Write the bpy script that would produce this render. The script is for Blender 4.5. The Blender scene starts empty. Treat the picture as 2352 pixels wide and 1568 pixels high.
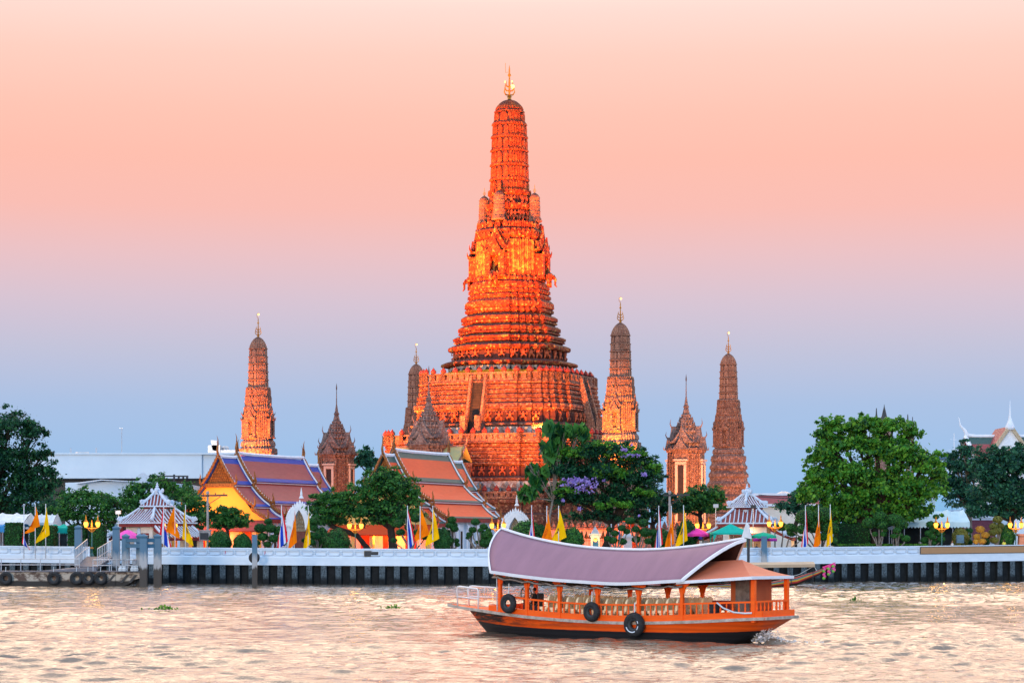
import bpy, math, random
import numpy as np
from mathutils import Vector, Matrix
R = math.radians
SC = bpy.context.scene
COL = SC.collection
rng = np.random.default_rng(7)
random.seed(7)

# ------------------------------------------------------------------ camera
F, CX, HY, HC = 5000.0, 1176.0, 1231.0, 5.28     # focal, centre and horizon in picture units, eye height over the river
cam = bpy.data.cameras.new('camera'); cam_o = bpy.data.objects.new('camera', cam); COL.objects.link(cam_o)
cam.sensor_width = 36; cam.lens = 36*F/2352; cam.shift_y = 447/2352; cam.clip_start = 1; cam.clip_end = 12000
cam_o.location = (0, 0, HC); cam_o.rotation_euler = (R(90), 0, 0)
SC.camera = cam_o

# ------------------------------------------------------------------ sky, sun, exposure
def lin(*c):
    return tuple(((v/255)/12.92 if v/255 <= .04045 else ((v/255+.055)/1.055)**2.4) for v in c)
EXPO = .25
W = bpy.data.worlds.new('World'); SC.world = W; W.use_nodes = True
nt = W.node_tree; nt.nodes.clear()
def N(t, ty, **kw):
    n = t.nodes.new(ty)
    for k, v in kw.items(): setattr(n, k, v)
    return n
SUN_EL, SUN_AZ = R(7), R(200)
sky = N(nt, 'ShaderNodeTexSky', sky_type='NISHITA', sun_disc=False, sun_elevation=SUN_EL, sun_rotation=SUN_AZ)
tc = N(nt, 'ShaderNodeTexCoord'); sep = N(nt, 'ShaderNodeSeparateXYZ')
nt.links.new(tc.outputs['Generated'], sep.inputs[0])
def ramp(t, stops, fac):
    r = N(t, 'ShaderNodeValToRGB'); e = r.color_ramp.elements
    while len(e) > 1: e.remove(e[-1])
    e[0].position = stops[0][0]; e[0].color = (*stops[0][1], 1)
    for p, c in stops[1:]:
        k = e.new(p); k.color = (*c, 1)
    t.links.new(fac, r.inputs[0]); return r
front = ramp(nt, [(p, tuple(v/2**EXPO for v in c)) if p < .26 else (p, c) for p, c in [(0.0, lin(138,188,236)), (.03, lin(150,190,234)), (.06, lin(165,189,227)), (.085, lin(191,191,216)), (.107, lin(213,192,208)),
    (.128, lin(233,190,194)), (.148, lin(248,186,176)), (.17, lin(253,187,170)), (.19, lin(254,194,176)), (.215, lin(254,206,190)), (.238, lin(255,221,210)),
    (.262, (2.4,1.72,1.28)), (.30, (3.5,2.5,1.8)), (.40, (3.9,2.78,2.0)), (.48, (2.9,2.12,1.62)), (.62, (1.4,1.15,1.1)), (.8, (.9,.92,1.06)), (1.0, (.85,.97,1.18))]], sep.outputs['Z'])
back = ramp(nt, [(0.0, (.50,.86,1.34)), (.2, (.50,.90,1.46)), (.5, (.50,.88,1.42)), (1.0, (.85,.97,1.18))], sep.outputs['Z'])
az = N(nt, 'ShaderNodeMapRange', interpolation_type='SMOOTHSTEP')
az.inputs[1].default_value = -.15; az.inputs[2].default_value = .45
nt.links.new(sep.outputs['Y'], az.inputs[0])
mx = N(nt, 'ShaderNodeMix', data_type='RGBA')
nt.links.new(az.outputs[0], mx.inputs[0]); nt.links.new(back.outputs[0], mx.inputs[6]); nt.links.new(front.outputs[0], mx.inputs[7])
bg1 = N(nt, 'ShaderNodeBackground'); bg1.inputs[1].default_value = 1.0
bg2 = N(nt, 'ShaderNodeBackground'); bg2.inputs[1].default_value = .006
nt.links.new(mx.outputs[2], bg1.inputs[0]); nt.links.new(sky.outputs[0], bg2.inputs[0])
ad = N(nt, 'ShaderNodeAddShader'); wo = N(nt, 'ShaderNodeOutputWorld')
nt.links.new(bg1.outputs[0], ad.inputs[0]); nt.links.new(bg2.outputs[0], ad.inputs[1]); nt.links.new(ad.outputs[0], wo.inputs[0])

sl = bpy.data.lights.new('warm_fill_sun', 'SUN'); sl.energy = 1.2; sl.angle = R(14); sl.color = (1, .74, .5)
so = bpy.data.objects.new('warm_fill_sun', sl); COL.objects.link(so)
sd = Vector((math.sin(SUN_AZ)*math.cos(SUN_EL), math.cos(SUN_AZ)*math.cos(SUN_EL), math.sin(SUN_EL)))   # added warm fill from behind the camera, opposite the sunset
so.rotation_euler = sd.to_track_quat('Z', 'Y').to_euler()
vs = SC.view_settings; vs.view_transform = 'Standard'; vs.look = 'None'; vs.gamma = 1; vs.exposure = EXPO
SC.cycles.max_bounces = 6; SC.cycles.use_denoising = True

# ------------------------------------------------------------------ helpers
def X(px, d): return (px-CX)*d/F
def Z(py, d): return HC-(py-HY)*d/F
def P(px, py, d): return Vector((X(px, d), d, Z(py, d)))

class MB:
    def __init__(s): s.v = []; s.f = []; s.mi = []; s.m = 0
    def add(s, vs, fs):
        o = len(s.v); s.v.extend([tuple(p) for p in vs]); s.f.extend([tuple(i+o for i in f) for f in fs]); s.mi.extend([s.m]*len(fs)); return s
    def cut(s): s.__dict__.setdefault('c', []).append((len(s.v), len(s.f))); return s
    def build_each(s, name, mats, parent=None, smooth=False, angle=None):
        out = []; v0 = f0 = 0
        for v1, f1 in s.c:
            p = MB(); p.v = s.v[v0:v1]; p.f = [tuple(i-v0 for i in f) for f in s.f[f0:f1]]; p.mi = s.mi[f0:f1]; out.append(p.build(name, mats, parent, smooth, angle)); v0, f0 = v1, f1
        return out
    def box(s, c, z, rz=0, top=1.0):
        x, y, h = z[0]/2, z[1]/2, z[2]/2; ca, sa = math.cos(rz), math.sin(rz); vs = []
        for k, q in ((-h, 1), (h, top)):
            for a, b in ((-x, -y), (x, -y), (x, y), (-x, y)):
                a *= q; b *= q; vs.append((c[0]+a*ca-b*sa, c[1]+a*sa+b*ca, c[2]+k))
        return s.add(vs, [(3,2,1,0), (4,5,6,7), (0,1,5,4), (1,2,6,5), (2,3,7,6), (3,0,4,7)])
    def tube(s, pts, r, n=6, cap=True):
        pts = [Vector(p) for p in pts]; k = len(pts); rs = r if hasattr(r, '__len__') else [r]*k; vs = []; u = None
        for i in range(k):
            t = (pts[min(i+1, k-1)]-pts[max(i-1, 0)])
            t = t.normalized() if t.length > 1e-9 else Vector((0, 0, 1))
            if u is None: u = t.orthogonal().normalized()
            else:
                u = u-t*u.dot(t); u = u.normalized() if u.length > 1e-6 else t.orthogonal().normalized()
            w = t.cross(u)
            for j in range(n):
                a = 2*math.pi*(j+.5)/n; vs.append(pts[i]+(u*math.cos(a)+w*math.sin(a))*rs[i])
        fs = [(i*n+j, i*n+(j+1) % n, (i+1)*n+(j+1) % n, (i+1)*n+j) for i in range(k-1) for j in range(n)]
        if cap: fs += [tuple(range(n))[::-1], tuple((k-1)*n+j for j in range(n))]
        return s.add(vs, fs)
    def bar(s, a, b, w=.1, h=None):
        a, b = Vector(a), Vector(b); t = (b-a).normalized(); up = Vector((0, 0, 1))
        if abs(t.z) > .95: up = Vector((0, 1, 0))
        sd = t.cross(up).normalized()*(w/2); up = sd.cross(t).normalized()*((h or w)/2)
        vs = [p+q for p in (a, b) for q in (-sd-up, sd-up, sd+up, -sd+up)]
        return s.add(vs, [(3,2,1,0), (4,5,6,7), (0,1,5,4), (1,2,6,5), (2,3,7,6), (3,0,4,7)])
    def rings(s, rs, cap=True):
        n = len(rs[0]); vs = [p for r in rs for p in r]
        fs = [(i*n+j, i*n+(j+1) % n, (i+1)*n+(j+1) % n, (i+1)*n+j) for i in range(len(rs)-1) for j in range(n)]
        if cap: fs += [tuple(range(n))[::-1], tuple((len(rs)-1)*n+j for j in range(n))]
        return s.add(vs, fs)
    def lathe(s, prof, n=12, c=(0, 0, 0)):
        return s.rings([[(c[0]+r*math.cos(2*math.pi*(j+.5)/n), c[1]+r*math.sin(2*math.pi*(j+.5)/n), c[2]+z) for j in range(n)] for r, z in prof])
    def ball(s, c, r, n=8, m=5):
        rr = r if hasattr(r, '__len__') else (r, r, r)
        return s.rings([[(c[0]+rr[0]*math.sin(t)*math.cos(2*math.pi*j/n), c[1]+rr[1]*math.sin(t)*math.sin(2*math.pi*j/n), c[2]-rr[2]*math.cos(t)) for j in range(n)]
                        for t in [max(.05, math.pi*i/m) if i < m else math.pi-.05 for i in range(m+1)]])
    def torus(s, c, R0, r, axis='Y', n=24, m=10, M=None):
        vs = []
        for i in range(n):
            a = 2*math.pi*i/n
            for j in range(m):
                b = 2*math.pi*j/m; q = R0+r*math.cos(b); p = Vector((q*math.cos(a), r*math.sin(b), q*math.sin(a)))
                if M: p = M @ p
                vs.append(Vector(c)+p)
        return s.add(vs, [(i*m+j, ((i+1) % n)*m+j, ((i+1) % n)*m+(j+1) % m, i*m+(j+1) % m) for i in range(n) for j in range(m)])
    def sheet(s, rows):
        n = len(rows[0]); return s.add([p for r in rows for p in r], [(i*n+j, i*n+j+1, (i+1)*n+j+1, (i+1)*n+j) for i in range(len(rows)-1) for j in range(n-1)])
    def prism(s, poly, ax, t0, t1):
        """poly: 2-D outline; extruded along ax ('x','y','z') from t0 to t1"""
        def q(a, b, t): return (t, a, b) if ax == 'x' else (a, t, b) if ax == 'y' else (a, b, t)
        n = len(poly); vs = [q(a, b, t0) for a, b in poly]+[q(a, b, t1) for a, b in poly]
        return s.add(vs, [tuple(range(n)), tuple(range(n, 2*n))[::-1]]+[(i, n+i, n+(i+1) % n, (i+1) % n) for i in range(n)])
    def xf(s, M, since=0):
        s.v[since:] = [tuple(M @ Vector(p)) for p in s.v[since:]]; return s
    def build(s, name, mats, parent=None, smooth=False, angle=None):
        me = bpy.data.meshes.new(name); me.from_pydata(s.v, [], s.f)
        for m in (mats if isinstance(mats, (list, tuple)) else [mats]): me.materials.append(m)
        if any(s.mi): me.polygons.foreach_set('material_index', s.mi)
        import bmesh
        b = bmesh.new(); b.from_mesh(me); bmesh.ops.recalc_face_normals(b, faces=b.faces); b.to_mesh(me); b.free()
        if smooth:
            me.polygons.foreach_set('use_smooth', [True]*len(me.polygons))
            if angle: me.set_sharp_from_angle(angle=R(angle))
        me.update()
        o = bpy.data.objects.new(name, me); COL.objects.link(o)
        if parent: o.parent = parent
        return o

def tag(o, label=None, cat=None, group=None, kind=None):
    if label: o['label'] = label
    if cat: o['category'] = cat
    if group: o['group'] = group
    if kind: o['kind'] = kind
    return o
def thing(name, label, cat, loc=(0, 0, 0), rz=0, group=None):
    o = bpy.data.objects.new(name, None); COL.objects.link(o); o.location = loc; o.rotation_euler = (0, 0, rz); o.empty_display_size = .5
    return tag(o, label, cat, group)
def child(o, parent, loc=None, rz=None):
    c = o.copy(); COL.objects.link(c); c.parent = parent
    if loc is not None: c.location = loc
    if rz is not None: c.rotation_euler = (0, 0, rz)
    for g in list(o.children):
        d = g.copy(); COL.objects.link(d); d.parent = c
    return c
def dup(root, loc, rz=0, label=None, scale=None, group=None):
    r = root.copy(); COL.objects.link(r); r.location = loc; r.rotation_euler = (0, 0, rz)
    if scale is not None: r.scale = scale if hasattr(scale, '__len__') else (scale,)*3
    if label: r['label'] = label
    if group: r['group'] = group
    for ch in list(root.children):
        c = ch.copy(); COL.objects.link(c); c.parent = r
        for g in list(ch.children):
            d = g.copy(); COL.objects.link(d); d.parent = c
    return r

# ------------------------------------------------------------------ materials
def new_mat(name):
    m = bpy.data.materials.new(name); m.use_nodes = True; t = m.node_tree
    b = t.nodes['Principled BSDF']; return m, t, b
def mixc(t, f, a, b, mode='MIX'):
    n = N(t, 'ShaderNodeMix', data_type='RGBA', blend_type=mode)
    for i, v in ((0, f), (6, a), (7, b)):
        if hasattr(v, 'is_output'): t.links.new(v, n.inputs[i])
        elif i == 0: n.inputs[0].default_value = v
        else: n.inputs[i].default_value = (*v, 1)
    return n.outputs[2]
def math_(t, op, a, b=0.0, c=None):
    n = N(t, 'ShaderNodeMath', operation=op)
    for i, v in enumerate((a, b, c)):
        if v is None: continue
        if hasattr(v, 'is_output'): t.links.new(v, n.inputs[i])
        else: n.inputs[i].default_value = v
    return n.outputs[0]
def coords(t, kind='Object', scale=(1, 1, 1)):
    c = N(t, 'ShaderNodeTexCoord'); m = N(t, 'ShaderNodeMapping'); m.inputs['Scale'].default_value = scale
    t.links.new(c.outputs[kind], m.inputs[0]); return m.outputs[0]
def noise(t, vec, scale, detail=4, rough=.6, lo=.35, hi=.65):
    n = N(t, 'ShaderNodeTexNoise'); n.inputs['Scale'].default_value = scale; n.inputs['Detail'].default_value = detail; n.inputs['Roughness'].default_value = rough
    t.links.new(vec, n.inputs['Vector'])
    r = N(t, 'ShaderNodeMapRange'); r.inputs[1].default_value = lo; r.inputs[2].default_value = hi
    t.links.new(n.outputs[0], r.inputs[0]); return r.outputs[0]
def bump(t, b, h, strength=.5, dist=.1):
    n = N(t, 'ShaderNodeBump'); n.inputs['Strength'].default_value = strength; n.inputs['Distance'].default_value = dist
    t.links.new(h, n.inputs['Height']); t.links.new(n.outputs[0], b.inputs['Normal'])
def pm(name, c, c2=None, scale=1.5, rough=.7, metal=0, bmp=0, stretch=(1, 1, 1), lo=.35, hi=.65, spec=.2, bscale=None):
    """a painted / plastered / wooden surface: two tones mixed by noise, a little relief"""
    m, t, b = new_mat(name)
    v = coords(t, 'Object', stretch); f = noise(t, v, scale, 5, .65, lo, hi)
    t.links.new(mixc(t, f, c, c2 or tuple(x*.8 for x in c)), b.inputs['Base Color'])
    b.inputs['Roughness'].default_value = rough; b.inputs['Metallic'].default_value = metal; b.inputs['Specular IOR Level'].default_value = spec
    if bmp: bump(t, b, noise(t, v, bscale or scale*6, 4), bmp, .03)
    return m
def glow(name, c, s):
    m, t, b = new_mat(name); b.inputs['Base Color'].default_value = (*c, 1); b.inputs['Emission Color'].default_value = (*c, 1); b.inputs['Emission Strength'].default_value = s
    return m
def leaf_mat(name, c1, c2, c3, trans=.35, nscale=.6):
    m, t, b = new_mat(name)
    g = N(t, 'ShaderNodeNewGeometry'); v = coords(t)
    f = noise(t, v, nscale, 2, .5, .38, .62)
    k = mixc(t, f, c1, c2)
    r = N(t, 'ShaderNodeMapRange'); r.inputs[1].default_value = .35; r.inputs[2].default_value = 1.0
    t.links.new(g.outputs['Random Per Island'], r.inputs[0])
    k = mixc(t, r.outputs[0], k, c3)
    t.links.new(k, b.inputs['Base Color']); b.inputs['Roughness'].default_value = .5; b.inputs['Specular IOR Level'].default_value = .2
    tr = N(t, 'ShaderNodeBsdfTranslucent'); t.links.new(k, tr.inputs[0])
    ms = N(t, 'ShaderNodeMixShader'); ms.inputs[0].default_value = trans
    t.links.new(b.outputs[0], ms.inputs[1]); t.links.new(tr.outputs[0], ms.inputs[2])
    t.links.new(ms.outputs[0], t.nodes['Material Output'].inputs[0]); return m
def mosaic(name, tones, grime, cell=2.2, ledge=(.065, .045, .05), gr=.55, rough=.45):
    """plaster set with broken porcelain: cell tones, petal rosettes, grime in patches, weathered ledge tops"""
    m, t, b = new_mat(name); v = coords(t)
    vo = N(t, 'ShaderNodeTexVoronoi', feature='F1'); vo.inputs['Scale'].default_value = cell; t.links.new(v, vo.inputs['Vector'])
    cs = N(t, 'ShaderNodeSeparateColor'); t.links.new(vo.outputs['Color'], cs.inputs[0])
    st = [(i/len(tones), c) for i, c in enumerate(tones)]
    rp = ramp(t, st, cs.outputs[0]); rp.color_ramp.interpolation = 'CONSTANT'
    dist = N(t, 'ShaderNodeMapRange'); dist.inputs[1].default_value = .12; dist.inputs[2].default_value = .62
    t.links.new(vo.outputs['Distance'], dist.inputs[0])
    k = mixc(t, math_(t, 'MULTIPLY', dist.outputs[0], .55), rp.outputs[0], grime)
    k = mixc(t, math_(t, 'MULTIPLY', noise(t, v, .45, 5, .7, .45, .72), gr), k, grime)
    k = mixc(t, math_(t, 'MULTIPLY', noise(t, coords(t, 'Object', (1.3, 1.3, .18)), 1.1, 4, .6, .5, .75), .5), k, grime)
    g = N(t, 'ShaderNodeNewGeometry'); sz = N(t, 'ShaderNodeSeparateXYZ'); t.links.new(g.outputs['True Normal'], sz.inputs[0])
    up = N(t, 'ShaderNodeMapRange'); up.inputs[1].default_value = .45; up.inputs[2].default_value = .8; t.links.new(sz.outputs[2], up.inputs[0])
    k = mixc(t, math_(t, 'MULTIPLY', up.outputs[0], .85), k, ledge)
    t.links.new(k, b.inputs['Base Color']); b.inputs['Roughness'].default_value = max(rough, .6); b.inputs['Specular IOR Level'].default_value = .1
    n2 = noise(t, v, 5, 3); h = math_(t, 'ADD', math_(t, 'MULTIPLY', vo.outputs['Distance'], -1.0), math_(t, 'MULTIPLY', n2, .3))
    bump(t, b, h, .9, .22); return m
M = {}
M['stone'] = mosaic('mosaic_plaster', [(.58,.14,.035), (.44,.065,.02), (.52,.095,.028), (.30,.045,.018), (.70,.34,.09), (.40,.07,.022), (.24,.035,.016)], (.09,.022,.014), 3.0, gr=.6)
M['stone_low'] = mosaic('browned_mosaic_plaster', [(.50,.20,.11), (.38,.12,.07), (.46,.16,.09), (.25,.08,.05), (.58,.30,.18), (.33,.11,.065), (.20,.06,.04)], (.09,.035,.027), 2.8, gr=.6)
M['stone_fine'] = mosaic('fine_mosaic_plaster', [(.52,.27,.17), (.42,.19,.125), (.48,.22,.145), (.28,.13,.095), (.38,.18,.13)], (.10,.055,.045), 3.4, gr=.5)
M['rib'] = mosaic('porcelain_rib', [(.56,.13,.035), (.48,.08,.022), (.54,.11,.03), (.60,.19,.05), (.44,.07,.02)], (.15,.03,.016), 3.6, gr=.45)
M['rib_pale'] = mosaic('pale_porcelain_rib', [(.52,.28,.19), (.44,.21,.145), (.50,.25,.165), (.40,.19,.13), (.55,.31,.21)], (.16,.08,.06), 4.2, gr=.45)
M['stone_grey'] = mosaic('weathered_mosaic_plaster', [(.42,.26,.21), (.34,.20,.165), (.45,.29,.24), (.24,.14,.12), (.36,.23,.19)], (.10,.065,.06), 2.6, gr=.45)
M['flower'] = mosaic('flower_mosaic_panel', [(.62,.30,.06), (.56,.20,.04), (.34,.07,.03), (.64,.36,.08)], (.16,.04,.02), 1.7, gr=.4)
M['stonewhite'] = mosaic('whitewashed_niches', [(.66,.62,.60), (.60,.56,.55), (.70,.66,.62), (.40,.34,.33)], (.18,.14,.14), 1.6, gr=.5)
M['figure'] = pm('painted_plaster_figure', (.52,.11,.04), (.28,.055,.025), 2.0, .6, bmp=.4)
M['jar'] = pm('dark_red_glaze', (.28,.045,.035), (.16,.03,.03), 2, .35)
M['darkstone'] = pm('dark_recess_plaster', (.13,.04,.03), (.06,.022,.02), 1.2, .8, bmp=.3)  # plain dark tone for the figure bands and the spire core
M['steps'] = pm('dark_steps', (.035,.028,.028), (.02,.017,.018), 1.5, .9, bmp=.3)  # one near-black tone over the whole stairway
M['recess'] = pm('dark_recess', (.05,.03,.03), (.03,.02,.02), 2, .9)
M['gold'] = pm('gilding', (.55,.24,.035), (.36,.14,.02), 3, .45, .3)
M['giltwood'] = pm('gilt_carving', (.40,.155,.035), (.14,.045,.02), 5, .5, .2, bmp=.5)
M['white'] = pm('whitewash', (.72,.77,.83), (.60,.67,.75), 1.2, .75, bmp=.15)
M['cream'] = pm('cream_plaster', (.74,.68,.60), (.64,.58,.50), 1.2, .75, bmp=.15)
M['redwood'] = pm('dark_red_paint', (.26,.035,.03), (.17,.025,.025), 2, .55)
M['steel'] = pm('galvanised_tube', (.55,.57,.60), (.42,.44,.47), 6, .4, .6)
M['black'] = pm('black_rubber', (.018,.019,.021), (.035,.036,.038), 6, .7, bmp=.3)
M['dark'] = pm('dark_metal', (.035,.04,.045), (.05,.055,.06), 3, .5)
M['bark'] = pm('bark', (.045,.034,.026), (.022,.018,.016), 4, .9, bmp=.6, stretch=(1, 1, .3))
M['palebark'] = pm('pale_bark', (.26,.24,.21), (.12,.10,.085), 5, .9, bmp=.6, stretch=(1, 1, .3))
M['lamp'] = glow('lit_lantern_glass', (1, .40, .035), 3.2)
M['bulb'] = glow('lit_bulb', (1, .52, .10), 4)
def emis(name, c, s): return glow(name, c, s)
# ------------------------------------------------------------------ the river, the ground, the quay
BANK = [(-900, 330), (-120, 262), (-58, 247.5), (-30.3, 242.5), (-3.6, 238.5), (12, 239.3), (32, 247*.995), (61, 258), (120, 282), (900, 640)]
def bank_y(x):
    for (a, b), (c, d) in zip(BANK, BANK[1:]):
        if a <= x <= c: return b+(d-b)*(x-a)/(c-a)
    return BANK[0][1] if x < 0 else BANK[-1][1]
def bank_samples(x0, x1, step):
    n = max(1, round((x1-x0)/step)); return [(x0+(x1-x0)*i/n, bank_y(x0+(x1-x0)*i/n)) for i in range(n+1)]
def bow_z(x):  # the quay's rise away from its lowest stretch
    return .34*min(1.4, abs((x+3)/58))**1.6
GZ = 2.75

def make_water():
    xs = np.concatenate([[-4000, -900, -300, -130], np.linspace(-76, 84, 1150), [140, 300, 900, 4000]])
    ys = np.concatenate([[-3000, -600, -100, 20, 60], 70*np.exp(np.linspace(0, math.log(266/70), 760)), [300, 420, 700]])
    Xg, Yg = np.meshgrid(xs, ys)
    r = np.random.default_rng(3); H = np.zeros_like(Xg); wx = Xg+.9*np.sin(Yg*.21+1)+.6*np.sin(Yg*.057+Xg*.05); wy = Yg+1.2*np.sin(Xg*.17)+.8*np.sin(Xg*.071-Yg*.08)
    for lam, st, k in ((14, .012, 4), (8, .021, 7), (4.2, .036, 10), (2.3, .070, 16), (1.3, .112, 24), (.75, .11, 24)):
        for i in range(k):
            L = lam*r.uniform(.75, 1.35); th = r.normal(-1.47, .33); ph = r.uniform(0, 6.3); kx, ky = math.cos(th)*2*math.pi/L, math.sin(th)*2*math.pi/L
            a = st*L/(2*math.pi)*r.uniform(.6, 1.4)*1.5
            s = np.sin(kx*wx+ky*wy+ph)
            if lam < 6 and i % 2: s = 1.6*(1-np.abs(np.sin((kx*wx+ky*wy+ph)/2)))**1.6-.55
            H += a*(s+.35*s*np.abs(s))/math.sqrt(k)*1.3
    # groups: calmer and rougher patches
    G = .58+.46*np.sin(Xg*.085+1.7*np.sin(Yg*.03))*np.sin(Yg*.062+1.1*np.sin(Xg*.05)+.7)
    G += .34*np.sin(Xg*.031+2.1)*np.sin(Yg*.021+.4)
    H *= np.clip(G, .30, 1.25)*np.clip(.72+(Yg-78)/160, .72, 1)
    # the barge's wake: a low diverging ridge off the stern and the bow
    for (bx, by, dx, dy, amp) in ((-2.5, 119.3, -.99, .1, .10), (12.6, 108, .93, -.36, .16), (12.6, 108, .99, .12, .12), (-2, 119, .74, -.69, .10)):
        u = (Xg-bx)*dx+(Yg-by)*dy; v = -(Xg-bx)*dy+(Yg-by)*dx
        H += np.where(u > 0, amp*np.exp(-(v/(.6+.05*u))**2)*np.exp(-u/16)*np.cos(v*2.4+u*.5), 0)
    fade = np.clip((84-np.abs(Xg-4))/8, 0, 1)*np.clip((Yg-62)/12, 0, 1)
    H *= fade
    n, m_ = Xg.shape; V = np.stack([Xg, Yg, H], -1).reshape(-1, 3)
    i = np.arange(n*m_).reshape(n, m_); Fc = np.stack([i[:-1, :-1], i[:-1, 1:], i[1:, 1:], i[1:, :-1]], -1).reshape(-1, 4)
    o = np_mesh('river_water', V, Fc, water_mat()); o.data.polygons.foreach_set('use_smooth', [True]*len(o.data.polygons)); tag(o, kind='structure'); return o
def np_mesh(name, V, Fc, mat, parent=None):
    me = bpy.data.meshes.new(name); me.vertices.add(len(V)); me.vertices.foreach_set('co', np.asarray(V, np.float32).ravel())
    k = Fc.shape[1]; me.loops.add(Fc.size); me.loops.foreach_set('vertex_index', Fc.astype(np.int32).ravel()); me.polygons.add(len(Fc))
    me.polygons.foreach_set('loop_start', np.arange(0, Fc.size, k, dtype=np.int32)); me.polygons.foreach_set('loop_total', np.full(len(Fc), k, np.int32))
    for m in (mat if isinstance(mat, (list, tuple)) else [mat]): me.materials.append(m)
    me.update(calc_edges=True)
    o = bpy.data.objects.new(name, me); COL.objects.link(o)
    if parent: o.parent = parent
    return o
def water_mat():
    m, t, b = new_mat('river_surface')
    v = coords(t, 'Object', (1, .55, 1)); f = noise(t, v, .12, 3, .5)
    t.links.new(mixc(t, f, (.13,.10,.068), (.095,.08,.058)), b.inputs['Base Color'])
    b.inputs['Roughness'].default_value = .05; b.inputs['IOR'].default_value = 1.5; b.inputs['Specular IOR Level'].default_value = 1.0
    n1 = noise(t, v, 3.4, 6, .66, 0, 1)
    bump(t, b, n1, .5, .12); return m
make_water()

g = MB(); pts = [(x, y+.7) for x, y in bank_samples(-900, 900, 60)]
pts = [(-4000, pts[0][1])]+pts+[(4000, pts[-1][1])]
g.sheet([[(x, y, GZ) for x, y in pts], [(x, 2500, GZ) for x, y in pts], [(x*3, 9000, GZ) for x, y in pts]])
M['ground'] = pm('pale_paving', (.34,.32,.30), (.24,.23,.22), .4, .85)
tag(g.build('ground', M['ground']), kind='structure')

# steel sheet piling and the white river wall above it
def pile_mat():
    m, t, b = new_mat('sheet_piling'); v = coords(t)
    s = N(t, 'ShaderNodeSeparateXYZ'); t.links.new(v, s.inputs[0])
    k = mixc(t, noise(t, v, 1.6, 5, .7, .4, .7), (.008,.011,.013), (.018,.022,.025))
    wear = mixc(t, math_(t, 'MULTIPLY', noise(t, v, 5.5, 6, .75, .38, .6), 1.0), (.022,.03,.036), (.11,.15,.175))
    zr = N(t, 'ShaderNodeMapRange', interpolation_type='SMOOTHSTEP'); zr.inputs[1].default_value = .55; zr.inputs[2].default_value = 1.2
    t.links.new(math_(t, 'ADD', s.outputs[2], math_(t, 'MULTIPLY', noise(t, v, 3, 4, .6, 0, 1), .35)), zr.inputs[0])
    at = N(t, 'ShaderNodeVertexColor', layer_name='outer')
    fr = math_(t, 'MULTIPLY', at.outputs[0], zr.outputs[0])
    k = mixc(t, fr, k, wear); t.links.new(k, b.inputs['Base Color']); b.inputs['Roughness'].default_value = .8; b.inputs['Specular IOR Level'].default_value = .15
    return m
def make_quay():
    per = 1.63; xs = np.arange(-95, 110, per)
    top, bot, outer, V = [], [], [], []
    prof = [(0, 0, 0), (.36, 0, 0), (.49, -.42, 0), (.54, -.44, 1), (1.12, -.44, 1), (1.17, -.42, 0), (1.30, 0, 0)]
    for x in xs:
        for dx, dy, q in prof:
            xx = x+dx; V.append((xx, bank_y(xx)+.05+dy, q))
    vs = [(x, y, -1.5) for x, y, q in V]+[(x, y, 2.02+bow_z(x)*.95) for x, y, q in V]; n = len(V)
    q = MB(); q.add(vs, [(i, i+1, n+i+1, n+i) for i in range(n-1)])
    o = q.build('sheet_piling', pile_mat()); ca = o.data.color_attributes.new('outer', 'FLOAT_COLOR', 'POINT')
    for i in range(2*n):
        w = V[i % n][2]; ca.data[i].color = (w, w, w, 1)
    tag(o, 'black corrugated steel sheet piling along the waterline', 'retaining wall')
make_quay()
M['quay'] = pm('painted_river_wall', (.66,.76,.85), (.58,.68,.78), .5, .7, bmp=.12, stretch=(1, 1, 2.5))
M['rimgrey'] = pm('grey_rim', (.54,.65,.76), (.46,.57,.68), 1.5, .8, lo=.3, hi=.7)  # rims a little darker and greyer than the wall paint
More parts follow.
